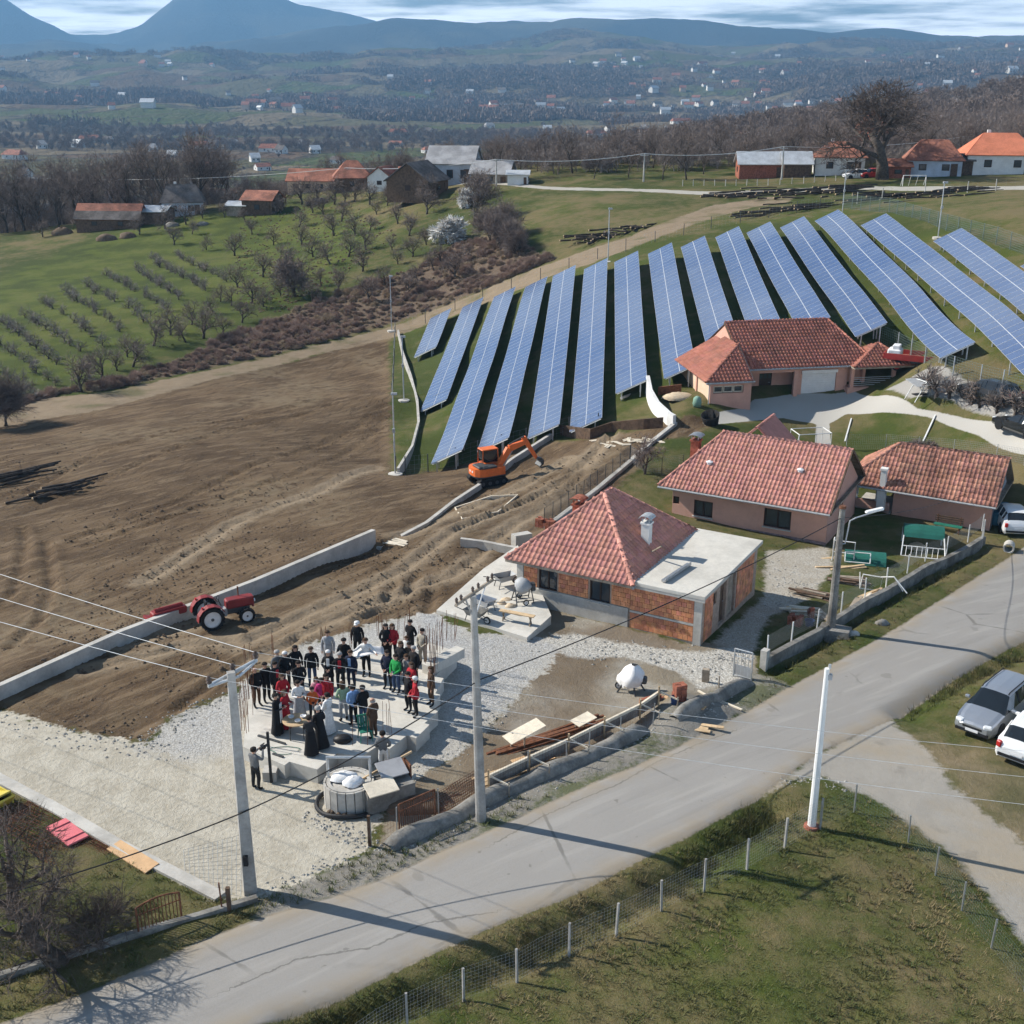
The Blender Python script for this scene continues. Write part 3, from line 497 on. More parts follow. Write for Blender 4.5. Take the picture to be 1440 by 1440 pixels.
def haze():
    mb = MB(); mb.box((0, 5000, 370), (17400, 14200, 1000)); m = mk('haze_air'); t = NT(m)
    v = t.n('ShaderNodeVolumePrincipled'); v.inputs['Color'].default_value = (.27, .58, 1.0, 1); v.inputs['Density'].default_value = HAZE; v.inputs['Anisotropy'].default_value = .1
    o = t.n('ShaderNodeOutputMaterial'); t.l(v.outputs[0], o.inputs['Volume']); MATS['haze'] = m
    tag(mb.build('haze', 'haze'), kind='stuff')
HAZE = 1.25e-4
haze()
# ------------------------------------------------------------------ building pieces
def tint_rows(n, k, lo, hi, seed=0):
    r_ = np.random.default_rng(seed); b = r_.uniform(lo, hi, (n, 1)); c = b*np.array([1, 1, 1])+r_.uniform(-.05, .05, (n, 3)); return np.repeat(c, k, axis=0)
def tile_geo(tw, th):      # one roof tile: wavy pan, lower lip proud of the course below
    prof = [(0, .012), (.14, .05), (.34, .058), (.5, .02), (.68, .0), (1.0, .008)]; vs = []
    for y, dz in ((-.04*th, .032), (th*1.03, .012)): vs += [(x*tw, y, z+dz) for x, z in prof]
    vs += [(x*tw, -.04*th, z*.5) for x, z in prof]; n = len(prof)
    fs = [(i, i+1, n+i+1, n+i) for i in range(n-1)]+[(2*n+i, 2*n+i+1, i+1, i) for i in range(n-1)]
    return vs, fs
def tile_slope(parent, p0, ex, up, poly, tw, th, mat, indiv=0, lo=.88, hi=1.12, seed=1):
    p0, ex, up = Vector(p0), Vector(ex).normalized(), Vector(up).normalized(); nr = ex.cross(up).normalized()
    a = [q[0] for q in poly]; b = [q[1] for q in poly]; spots = []
    rows = int(math.ceil((max(b)-min(b))/th)); cols = int(math.ceil((max(a)-min(a))/tw))
    for j in range(rows):
        for i in range(cols): spots.append((min(a)+i*tw, min(b)+j*th))
    sx = np.array([s_[0]+tw/2 for s_ in spots]); sy = np.array([s_[1]+th/2 for s_ in spots]); ok = poly_sd(sx, sy, poly) > -.02
    spots = [s_ for s_, k in zip(spots, ok) if k]; vs, fs = tile_geo(tw, th); rot = Matrix((ex, up, nr)).transposed(); rd = random.Random(seed)
    if indiv:
        var = []
        for k in range(6):
            mb = MB().add(vs, fs); c = lo+(hi-lo)*k/5; var.append(mb.mesh('tile', [mat], True, np.tile([c, c*rd.uniform(.94, 1.03), c*rd.uniform(.92, 1.03)], (len(vs), 1))))
    mb = MB(); cols_ = []
    for k, (x, y) in enumerate(spots):
        if k < indiv:
            o = ob('tile', var[rd.randrange(6)], parent); o.matrix_local = Matrix.Translation(p0+ex*x+up*y+nr*(rd.uniform(0, .012)+.02)) @ rot.to_4x4() @ Matrix.Rotation(rd.gauss(0, .012), 4, 'Z')
        else:
            dz = rd.uniform(0, .014)+.02; mb.add([p0+ex*(x+v_[0])+up*(y+v_[1])+nr*(v_[2]+dz) for v_ in vs], fs); c = rd.uniform(lo, hi); cols_ += [(c, c*rd.uniform(.93, 1.03), c*rd.uniform(.9, 1.03))]*len(vs)
    if mb.v: tag(mb.build('roof_tiles', [mat], parent, smooth=True, tint=cols_), kind='stuff')
def ridge_caps(parent, a, b, mat, n=None, r=.13, name='ridge_tile'):
    a, b = Vector(a), Vector(b); Ln = (b-a).length; n = n or max(2, int(Ln/.38)); d = (b-a)/n; q = d.to_track_quat('Y', 'Z').to_matrix().to_4x4(); var = []
    for k in range(3):
        vs = []; l = d.length*1.12
        for y, s_ in ((0, 1.0), (l, .84)): vs += [(r*s_*math.cos(t), y, r*s_*math.sin(t)*.8+.02) for t in [math.pi*i/6 for i in range(7)]]
        mb = MB().add(vs, [(i, i+1, 8+i, 7+i) for i in range(6)]+[(0, 1, 2, 3, 4, 5, 6)]); c = (.85, 1.05, 1.22)[k]; var.append(mb.mesh(name, [mat], True, np.tile([c, c, c], (14, 1))))
    for i in range(n): o = ob(name, var[random.randrange(3)], parent); o.matrix_local = Matrix.Translation(a+d*i) @ q
def hip_roof(parent, name, x0, x1, y0, y1, ze, ra, rb, mat, tw, th, indiv=(0, 0, 0, 0), deck='wood_old', thick=.12, lo=.88, hi=1.12, sides=(1, 1, 1, 1)):
    """eaves rectangle at ze, ridge ra-rb (3D): faces front, right, back, left"""
    A, B, C, D = Vector((x0, y0, ze)), Vector((x1, y0, ze)), Vector((x1, y1, ze)), Vector((x0, y1, ze)); ra, rb = Vector(ra), Vector(rb); mb = MB()
    if abs(ra.x-rb.x) > abs(ra.y-rb.y): F_ = [(A, B, rb, ra), (B, C, rb), (C, D, ra, rb), (D, A, ra)]
    else: F_ = [(A, B, ra), (B, C, rb, ra), (C, D, rb), (D, A, ra, rb)]
    for f, k in zip(F_, sides):
        if k: mb.add(f, [tuple(range(len(f)))])
    mb.add([A, B, C, D, A-Vector((0, 0, thick)), B-Vector((0, 0, thick)), C-Vector((0, 0, thick)), D-Vector((0, 0, thick))], [(4, 5, 1, 0), (5, 6, 2, 1), (6, 7, 3, 2), (7, 4, 0, 3), (7, 6, 5, 4)])
    rf = mb.build(name, [deck], parent)
    for k, f in enumerate(F_):
        if not sides[k]: continue
        p0 = f[0]; ex = (f[1]-f[0]).normalized(); nr = ex.cross(f[-1]-f[0]).normalized(); up = nr.cross(ex)
        poly = [((q-p0).dot(ex), (q-p0).dot(up)) for q in f]
        if (poly[-1][1] < .15) or (len(f) == 4 and poly[2][1] < .15): continue
        tile_slope(rf, p0+nr*.012, ex, up, poly, tw, th, mat, indiv[k], lo, hi, k+3)
    return rf, F_
def wall(parent, name, Lx, Hz, holes, mat, th=.25, org=(0, 0, 0), ang=0.0, z0=0.0):      # wall in x-z with real openings
    xs = sorted({0, Lx, *[h[0] for h in holes], *[h[1] for h in holes]}); zs = sorted({z0, Hz, *[h[2] for h in holes], *[h[3] for h in holes]}); mb = MB(); cs, sn = math.cos(ang), math.sin(ang)
    for a, b in zip(xs[:-1], xs[1:]):
        for c, d in zip(zs[:-1], zs[1:]):
            m_ = ((a+b)/2, (c+d)/2)
            if any(h[0] < m_[0] < h[1] and h[2] < m_[1] < h[3] for h in holes): continue
            mb.box(((a+b)/2, th/2, (c+d)/2), (b-a, th, d-c))
    mb.v = [(org[0]+x*cs-y*sn, org[1]+x*sn+y*cs, org[2]+z) for x, y, z in mb.v]
    return mb.build(name, [mat], parent)
def window(parent, x0, x1, z0, z1, org=(0, 0, 0), ang=0.0, panes=2, frame='brown_frame', sill=True, inset=.08, fw=.07):
    mb = MB(); w, h = x1-x0, z1-z0
    for bx, bz, sw, sh in ((fw/2, h/2, fw, h), (w-fw/2, h/2, fw, h), (w/2, fw/2, w-2*fw, fw), (w/2, h-fw/2, w-2*fw, fw)): mb.box((bx, .04, bz), (sw, .07, sh))
    for i in range(1, panes): mb.box((w*i/panes, .04, h/2), (fw*1.1, .07, h-2*fw))
    o = mb.build('window', [frame], parent); cs, sn = math.cos(ang), math.sin(ang); lx, ly = x0, inset; o.location = (org[0]+lx*cs-ly*sn, org[1]+lx*sn+ly*cs, org[2]+z0); o.rotation_euler = (0, 0, ang)
    for i in range(panes):
        g = MB(); a = fw+(w-2*fw)*i/panes; b = fw+(w-2*fw)*(i+1)/panes; g.box(((a+b)/2, .055, h/2), (b-a-.02, .012, h-2*fw)); g.build('pane', ['glass'], o)
    if sill: MB().box((w/2, -.06, -.03), (w+.12, .26, .05)).build('sill', ['concrete_new'], o)
    return o
def door(parent, x0, x1, z1, org=(0, 0, 0), ang=0.0, mat='brown_frame', z0=0.0, inset=.08, glass=0):
    mb = MB(); w = x1-x0; h = z1-z0; mb.box((w/2, .03, h/2), (w, .06, h)); 
    for k in range(2): mb.box((w*(.27+.46*k), -.008, h*.3), (w*.34, .02, h*.4))
    o = mb.build('door', [mat], parent); cs, sn = math.cos(ang), math.sin(ang); o.location = (org[0]+x0*cs-inset*sn, org[1]+x0*sn+inset*cs, org[2]+z0); o.rotation_euler = (0, 0, ang)
    for k in range(glass): MB().box((w*(k+.5)/glass, -.012, h*.8), (w/glass*.72, .02, h*.28)).build('pane', ['glass'], o)
    MB().tube((w*.88, -.05, h*.5), (w*.74, -.05, h*.5), .014).build('handle', ['steel'], o); return o
def bricks(parent, rects, mat, bw=.25, bh=.19, indiv=0, org=(0, 0, 0), ang=0.0, seed=3):      # hollow clay blocks laid proud of their mortar
    rd = random.Random(seed); cs, sn = math.cos(ang), math.sin(ang); lst = []
    for (x0, x1, z0, z1) in rects:
        nz = max(1, int(round((z1-z0)/bh))); h = (z1-z0)/nz
        for j in range(nz):
            x = x0-(bw/2 if j % 2 else 0)
            while x < x1-.02:
                a, b = max(x, x0), min(x+bw, x1)
                if b-a > .04: lst.append((a, b, z0+j*h, h))
                x += bw
    var = []
    for k in range(8):
        mb = MB().box((0, 0, 0), (bw-.012, .05, bh-.012)); c = .82+.045*k; var.append(mb.mesh('brick', [mat], False, np.tile([c, c*rd.uniform(.88, 1.05), c*rd.uniform(.82, 1.1)], (8, 1))))
    mb = MB(); cols = []
    for k, (a, b, z, h) in enumerate(lst):
        px, py, pz = (a+b)/2, -.012+rd.uniform(-.004, .004), z+h/2
        if k < indiv:
            o = ob('brick', var[rd.randrange(8)], parent, (org[0]+px*cs-py*sn, org[1]+px*sn+py*cs, org[2]+pz), ang); o.scale = ((b-a-.012)/(bw-.012), 1, (h-.012)/(bh-.012))
        else:
            n0 = len(mb.v); mb.box((px, py, pz), (b-a-.012, .05, h-.012)); c = rd.choice((.78, .9, .95, 1, 1.05, 1.1, 1.16)); cols += [(c, c*rd.uniform(.88, 1.05), c*rd.uniform(.82, 1.1))]*8
    if mb.v:
        mb.v = [(org[0]+x*cs-y*sn, org[1]+x*sn+y*cs, org[2]+z) for x, y, z in mb.v]; tag(mb.build('bricks', [mat], parent, tint=cols), kind='stuff')
def chimney(parent, p, w, h, mat='plaster_white', cap='steel_dark', name='chimney', brick=False):
    p = Vector(p); c = MB().box(p+Vector((0, 0, h/2)), (w, w, h)).box(p+Vector((0, 0, h-.06)), (w*1.25, w*1.25, .1)).build(name, [mat], parent)
    f = MB()
    for sx in (-1, 1):
        for sy in (-1, 1): f.box(p+Vector((sx*w*.4, sy*w*.4, h+.1)), (.05, .05, .2))
    for k in range(6):
        a0, a1 = math.pi*k/6, math.pi*(k+1)/6; f.sheet([p+Vector((-w*.75*math.cos(a0), -w*.8, h+.2+.16*math.sin(a0))), p+Vector((-w*.75*math.cos(a1), -w*.8, h+.2+.16*math.sin(a1))), p+Vector((-w*.75*math.cos(a1), w*.8, h+.2+.16*math.sin(a1))), p+Vector((-w*.75*math.cos(a0), w*.8, h+.2+.16*math.sin(a0)))], .02)
    f.build('cowl', [cap], c); return c
def gutter(parent, a, b): MB().tube(a, b, .07, n=8).build('gutter', ['grey_paint'], parent)
# ------------------------------------------------------------------ unfinished brick house
def brick_house():
    T = thing('brick_house', 'unplastered orange clay block house with hipped red tile roof and flat concrete terrace', 'house', (.29, 56.46, -1.0), R(-29.55)); L, D, Hh = 9.9, 7.3, 2.45
    w1, w2 = (1.2, 2.26, 1.1, 2.26), (4.05, 5.15, 1.06, 2.16)
    fw = wall(T, 'front_wall', L, Hh, [w1, w2], 'mortar', .28, z0=-.6)
    # block courses on the front; the plinth and columns stay bare concrete
    rc = [(6.25, 9.5, .12, .92), (6.25, 9.5, 1.06, 2.3), (.38, 1.14, 1.14, 2.34), (2.34, 3.98, 1.14, 2.34), (5.24, 6.25, 1.14, 2.34)]
    bricks(fw, rc, 'clay_block', .25, .25, 300)
    MB().box((3.05, -.03, .28), (6.2, .08, 1.66)).build('plinth', ['concrete'], T); MB().box((.17, -.028, 1.76), (.36, .075, 1.26)).build('corner_column', ['concrete'], T); MB().box((9.72, -.03, .9), (.38, .1, 3.0)).build('corner_column', ['concrete'], T)
    MB().box((7.87, -.02, .99), (3.3, .06, .11)).build('ring_beam', ['concrete'], T); MB().box((7.87, -.02, -.06), (3.3, .07, .32)).build('foot_beam', ['concrete_old'], T)
    for w in (w1, w2): window(T, *w, inset=.06); MB().box(((w[0]+w[1])/2, -.02, w[3]+.1), (w[1]-w[0]+.3, .06, .18)).build('lintel', ['concrete'], T)
    a = R(90); sw = wall(T, 'side_wall', D, Hh, [(1.1, 1.6, 1.5, 2.1), (2.1, 3.0, 0, 2.15), (3.25, 4.3, 0, 2.2)], 'mortar', .28, (L, .28, 0), a, z0=-.6)
    bricks(sw, [(.05, 1.1, .05, 2.3), (4.5, 7.0, .05, 2.3)], 'clay_block', .25, .25, 0, (L, .28, 0), a); door(T, 2.1, 3.0, 2.15, (L, .28, 0), a, 'wood_dark', inset=.15); window(T, 1.1, 1.6, 1.5, 2.1, (L, .28, 0), a, 1, sill=False)
    MB().box((L-.16, 3.95, 1.1), (.12, 1.05, 2.2)).build('shutter', ['wood_old'], T)
    lw = wall(T, 'left_wall', D, Hh, [], 'mortar', .28, (.28, .28, 0), a, z0=-.6); wall(T, 'back_wall', L, Hh, [], 'mortar', .28, (0, D+.28, 0), z0=-.6)
    tr = MB().box((8.25, 3.9, 2.55), (3.7, 8.3, .2), bev=.02).build('terrace_slab', ['concrete_new'], T); MB().box((8.25, -.2, 2.42), (3.66, .06, .22)).build('fascia', ['concrete'], tr)
    g = MB().box((7.9, 1.6, 2.75), (.22, 2.6, .1), rz=R(-6)).box((8.0, 1.6, 2.8), (.05, 2.6, .16), rz=R(-6)); g.build('metal_trough', ['steel'], tr)
    rf, F_ = hip_roof(T, 'roof', -.45, 6.55, -.5, 7.9, 2.5, (3.0, 3.65, 5.32), (3.05, 4.5, 5.32), 'tile_red', .27, .36, indiv=(300, 0, 0, 0))
    ra, rb = Vector((3.0, 3.65, 5.34)), Vector((3.05, 4.5, 5.34))
    for c, r_ in (((-.45, -.5, 2.52), ra), ((6.55, -.5, 2.52), ra), ((6.55, 7.9, 2.52), rb), ((-.45, 7.9, 2.52), rb)): ridge_caps(rf, c, r_, 'tile_red')
    ridge_caps(rf, ra, rb, 'tile_red'); chimney(T, (5.55, 3.3, 2.9), .42, 1.5, 'plaster_white', 'galv'); chimney(T, (.6, 5.6, 2.7), .5, 1.1, 'brick_dark', 'brick_dark')
    MB().box((6.2, 2.75, 3.15), (.09, 1.7, .06), rx=R(-35), rz=R(55)).build('plank', ['wood_old'], rf); gutter(rf, (6.55, -.5, 2.42), (6.55, 7.9, 2.42))
brick_house()
def pink_house():
    T = thing('pink_house', 'salmon pink bungalow with bright red tile roof and three dark windows', 'house', (10.23, 72.67, -2.4), R(-28.9)); L, D, Hh = 9.9, 6.8, 2.35
    ws = [(-.02+.05, .45, 1.05, 1.55), (1.45, 2.7, .5, 1.55), (6.0, 7.7, .6, 1.8)]
    wall(T, 'front_wall', L, Hh, ws, 'plaster_pink', .3, z0=-.8)
    for k, w in enumerate(ws): window(T, *w, panes=1 if k == 0 else 2, sill=k > 0, fw=.1)
    MB().box((7.45, -.035, -.2), (4.95, .07, .85)).build('stone_plinth', ['stone_base'], T); MB().box((2.45, -.035, -.38), (4.85, .07, .5)).build('stone_plinth', ['stone_base'], T)
    wall(T, 'side_wall', D, Hh, [(2.4, 3.3, 0.1, 2.1)], 'plaster_pink', .3, (L, .3, 0), R(90), z0=-.8); door(T, 2.4, 3.3, 2.1, (L, .3, 0), R(90), z0=.1); wall(T, 'back_wall', L, Hh, [], 'plaster_pink', .3, (0, D, 0), z0=-.8); wall(T, 'left_wall', D, Hh, [], 'plaster_pink', .3, (.3, .3, 0), R(90), z0=-.8)
    MB().add([(L, 0.05, Hh), (L, D+.3, Hh), (L, 3.5, 4.95), (L-.28, .05, Hh), (L-.28, D+.3, Hh), (L-.28, 3.5, 4.95)], [(0, 1, 2), (5, 4, 3), (0, 2, 5, 3), (2, 1, 4, 5)]).build('gable', ['plaster_pink'], T)
    x0, x1, y0, y1, ze = -.75, L+.3, -.7, 7.7, 2.3; ra, rb = (2.0, 3.5, 5.15), (L+.3, 3.5, 5.15); rf, F_ = hip_roof(T, 'roof', x0, x1, y0, y1, ze, ra, rb, 'tile_red', .26, .37, indiv=(300, 0, 0, 0), lo=.95, hi=1.2, sides=(1, 0, 1, 1))
    up = .03; ridge_caps(rf, (2, 3.5, 5.17), (L+.3, 3.5, 5.17), 'tile_red'); ridge_caps(rf, (x0, y0, ze+up), (2, 3.5, 5.17), 'tile_red'); ridge_caps(rf, (x0, y1, ze+up), (2, 3.5, 5.17), 'tile_red'); gutter(rf, (x0, y0-.05, ze-.05), (x1, y0-.05, ze-.05))
    MB().box((L+.33, 1.35, 3.72), (.07, 5.05, .16), rx=R(34.4)).build('verge_board', ['wood_dark'], rf); MB().box((L+.33, 5.6, 3.72), (.07, 5.05, .16), rx=R(-34.4)).build('verge_board', ['wood_dark'], rf)
    # rear cross gable
    mb = MB(); r0 = (3.4, 5.0, 4.9); 
    for (xa, xb, zc) in ((1.2, 3.4, 0), (3.4, 5.6, 1)):
        mb.sheet([(xa, 6.0, 2.9+2.05*zc), (xb, 6.0, 4.95-2.05*zc), (xb, 9.4, 4.95-2.05*zc), (xa, 9.4, 2.9+2.05*zc)], .14)
    cg = mb.build('cross_gable_roof', ['tile_red'], T, tint=np.ones((len(mb.v), 3))); ridge_caps(cg, (3.4, 5.6, 5.05), (3.4, 9.4, 5.05), 'tile_red')
    for p in ((1.9, 1.2), (7.6, 1.6)):
        z = 2.3+2.85*(p[1]+.7)/4.2; MB().lathe([(.16, 0), (.16, .1), (.22, .12), (.22, .16), (.05, .24)], (*p, z+.04), 10).build('roof_vent', ['sack_white'], rf)
    chimney(T, (-.15, 4.2, 1.9), .55, 2.3, 'brick_dark', 'steel', brick=True)
pink_house()
def pink_annex():
    T = thing('pink_annex', 'low pink outbuilding with weathered streaked tile roof and open corner porch', 'outbuilding', (22.79, 75.6, -2.8), R(-30.2)); L, D, Hh = 8.5, 4.6, 1.95
    wall(T, 'front_wall', 6.1, Hh, [], 'plaster_pink', .25, (2.4, 0, 0), z0=-.8); wall(T, 'side_wall', D, Hh, [(1.9, 2.7, .1, 1.75)], 'plaster_blue', .25, (L, .25, 0), R(90), z0=-.8); door(T, 1.9, 2.7, 1.75, (L, .25, 0), R(90), z0=.1, mat='wood_old')
    wall(T, 'back_wall', L, Hh, [], 'plaster_pink', .25, (0, D, 0), z0=-.8); wall(T, 'inner_wall', D, Hh, [(1.4, 2.2, 0, 1.75)], 'plaster_pink', .25, (2.65, .25, 0), R(90), z0=-.6)
    wall(T, 'porch_parapet', 2.3, .78, [], 'plaster_pink', .2, (-.1, 0, 0), z0=-1.2); MB().box((1.1, 1.6, .15), (2.4, 3.2, .12)).build('porch_floor', ['concrete'], T)
    for x in (-.02, 1.35): MB().box((x, .1, 1.38), (.2, .2, 1.25)).build('porch_post', ['plaster_white'], T)
    MB().add([(L, .05, Hh), (L, D+.25, Hh), (L, 2.5, 4.1), (L-.22, .05, Hh), (L-.22, D+.25, Hh), (L-.22, 2.5, 4.1)], [(0, 1, 2), (5, 4, 3), (0, 2, 5, 3), (2, 1, 4, 5)]).build('gable', ['plaster_blue'], T)
    rf, F_ = hip_roof(T, 'roof', -.9, L+.35, -.7, 5.6, 1.9, (2.0, 2.3, 4.25), (L+.35, 2.3, 4.25), 'tile_old', .27, .38, indiv=(280, 0, 0, 0), lo=.72, hi=1.2, sides=(1, 0, 1, 1))
    ridge_caps(rf, (2, 2.3, 4.27), (L+.35, 2.3, 4.27), 'tile_old'); ridge_caps(rf, (-.9, -.7, 1.93), (2, 2.3, 4.27), 'tile_old'); ridge_caps(rf, (-.9, 5.6, 1.93), (2, 2.3, 4.27), 'tile_old'); gutter(rf, (-.9, -.76, 1.85), (L+.3, -.76, 1.85))
    c = MB().box((1.75, -.45, 1.2), (.5, .45, 1.5)).box((1.75, -.45, 2.4), (.36, .36, 1.5)).box((1.75, -.45, 3.2), (.46, .46, .14)).build('barbecue_chimney', ['plaster_white'], T)
    for k in range(3): MB().tube((-.15, -.02, .95+.22*k), (-.95, .7, .6+.22*k), .025, n=6).build('handrail', ['white_paint'], T)
pink_annex()
def garage_house():
    T = thing('garage_house', 'long salmon house with white garage door and brown tile roof below the solar field', 'house', (15.58, 92.56, -.75), R(10))
    wg = wall(T, 'wing_wall', 3.4, 2.4, [(.25, 2.75, 1.45, 2.05)], 'plaster_pink', .25, z0=-.5)
    for k in range(3): window(T, .3+.82*k, 1.06+.82*k, 1.5, 2.02, panes=1, frame='wood_pale', sill=False)
    MB().box((1.5, .02, .72), (2.5, .06, 1.44)).build('wing_door', ['plaster_pink'], T); wall(T, 'left_wall', 7.6, 2.4, [], 'plaster_cream', .25, (.25, .25, 0), R(90), z0=-.6); MB().box((-.06, 3.2, .95), (.1, .25, 3)).build('pilaster', ['plaster_pink'], T)
    MB().tube((-.1, -.05, 2.3), (-.1, -.05, 0), .05, n=8).build('downpipe', ['grey_paint'], T)
    wall(T, 'porch_back_wall', 5.3, 2.6, [(.4, 1.35, 1.0, 1.95), (2.4, 3.5, .12, 2.2)], 'plaster_pink', .25, (3.15, 3.9, 0), z0=-.4); window(T, .4, 1.35, 1.0, 1.95, (3.15, 3.9, 0)); door(T, 2.4, 3.5, 2.2, (3.15, 3.9, 0), z0=.12, glass=3)
    MB().box((5.8, 3.0, -.05), (5.2, 2.0, .35)).build('porch_floor', ['concrete'], T); MB().box((5.8, 2.6, 2.45), (5.0, .25, .3)).build('porch_beam', ['plaster_pink'], T); MB().box((8.15, 2.6, 1.2), (.35, .3, 2.6)).build('porch_pillar', ['plaster_pink'], T)
    wall(T, 'garage_wall', 4.4, 2.6, [(.45, 3.45, -.2, 2.3)], 'plaster_pink', .25, (8.3, 2.7, 0), z0=-.5); gd = MB()
    for k in range(12): gd.box((10.25, 2.83, .0+.19*k), (2.98, .05, .18))
    gd.build('garage_door', ['white_paint'], T); MB().box((10.25, 2.72, 2.22), (3.1, .3, .26)).build('shutter_box', ['white_paint'], T); wall(T, 'right_wall', 6.5, 2.6, [], 'plaster_pink', .25, (14.4, 2.95, 0), R(90), z0=-.5); wall(T, 'back_wall', 14.4, 2.6, [], 'plaster_pink', .25, (0, 9.8, 0), z0=-.5); wall(T, 'veranda_wall', 1.9, 2.6, [], 'plaster_pink', .25, (12.5, 3.4, 0), z0=-.5)
    rf, F_ = hip_roof(T, 'roof', 3.5, 15.0, 2.1, 12.2, 2.75, (3.5, 7.2, 5.55), (12.6, 7.2, 5.55), 'tile_brown', .30, .40, indiv=(240, 0, 0, 0), lo=.85, hi=1.15, sides=(1, 1, 1, 0))
    MB().add([(3.6, 2.4, 2.7), (3.6, 12, 2.7), (3.6, 7.2, 5.4), (3.8, 2.4, 2.7), (3.8, 12, 2.7), (3.8, 7.2, 5.4)], [(2, 1, 0), (3, 4, 5), (0, 3, 5, 2), (2, 5, 4, 1)]).build('gable', ['plaster_pink'], T)
    ridge_caps(rf, (3.5, 7.2, 5.57), (12.6, 7.2, 5.57), 'tile_brown'); ridge_caps(rf, (15.0, 2.1, 2.78), (12.6, 7.2, 5.57), 'tile_brown'); gutter(rf, (3.5, 2.04, 2.7), (15, 2.04, 2.7)); MB().box((3.46, 4.65, 4.15), (.06, 5.9, .16), rx=R(28.8)).build('verge_board', ['wood_dark'], rf)
    # hipped wing roof against the gable
    A, B, C, D_, E_ = Vector((-.5, -.35, 2.42)), Vector((3.5, -.35, 2.42)), Vector((3.5, 3.6, 4.55)), Vector((3.5, 7.8, 3.5)), Vector((-.5, 7.8, 2.42)); mb = MB(); mb.add([A, B, C], [(0, 1, 2)]); mb.add([A, C, D_, E_], [(0, 1, 2, 3)]); mb.add([A, B, D_, E_], [(3, 2, 1, 0)]); wr = mb.build('wing_roof', ['wood_old'], T)
    for f in ((A, B, C), (E_, A, C, D_)):
        ex = (f[1]-f[0]).normalized(); nr = ex.cross(f[2]-f[0]).normalized(); up = nr.cross(ex); tile_slope(wr, f[0]+nr*.012, ex, up, [((q-f[0]).dot(ex), (q-f[0]).dot(up)) for q in f], .30, .40, 'tile_brown')
    ridge_caps(wr, A+Vector((0, 0, .03)), C+Vector((0, 0, .03)), 'tile_brown'); gutter(wr, A+Vector((0, -.06, -.05)), B+Vector((0, -.06, -.05)))
    # raised veranda with balustrade and its own hipped roof
    MB().box((15.0, 3.6, .2), (5.0, 3.2, 1.4)).build('veranda_base', ['plaster_pink'], T); bl = MB()
    for k in range(5): bl.tube((13.0, 2.1, 1.05+.16*k), (16.3, 2.1, 1.05+.16*k), .02, n=6)
    bl.build('balustrade', ['white_paint'], T)
    for x, y in ((12.85, 2.15), (16.5, 2.15), (17.3, 4.6)): MB().box((x, y, 1.75), (.28, .28, 1.75)).build('veranda_post', ['plaster_pink'], T)
    vr, F_ = hip_roof(T, 'veranda_roof', 12.6, 18.0, 1.3, 6.2, 2.7, (15.9, 4.2, 4.0), (15.95, 4.3, 4.0), 'tile_brown', .30, .40)
    for c in ((12.6, 1.3, 2.73), (18, 1.3, 2.73), (18, 6.2, 2.73)): ridge_caps(vr, c, (15.9, 4.25, 4.02), 'tile_brown')
    for k in range(4): MB().box((17.0+.0*k, 1.9-.3*k, .75-.18*k), (1.2, .34, .2)).build('step', ['concrete'], T)
garage_house()
# ------------------------------------------------------------------ solar field
def panel_mesh():
    w, h = .985, 1.40; me = bpy.data.meshes.new('panel'); f = .014
    v = [(0, 0, .035), (w, 0, .035), (w, h, .035), (0, h, .035), (f, f, .037), (w-f, f, .037), (w-f, h-f, .037), (f, h-f, .037), (0, 0, 0), (w, 0, 0), (w, h, 0), (0, h, 0)]
    fs = [(4, 5, 6, 7), (0, 1, 5, 4), (1, 2, 6, 5), (2, 3, 7, 6), (3, 0, 4, 7), (8, 9, 1, 0), (9, 10, 2, 1), (10, 11, 3, 2), (11, 8, 0, 3), (11, 10, 9, 8)]
    me.from_pydata(v, [], fs); me.materials.append(MATS['frame_alu']); me.materials.append(MATS['cells']); me.polygons.foreach_set('material_index', [1]+[0]*9)
    uv = me.uv_layers.new(name='UVMap')
    for l, c in zip(me.polygons[0].loop_indices, ((0, 0), (1, 0), (1, 1), (0, 1))): uv.data[l].uv = c
    return me
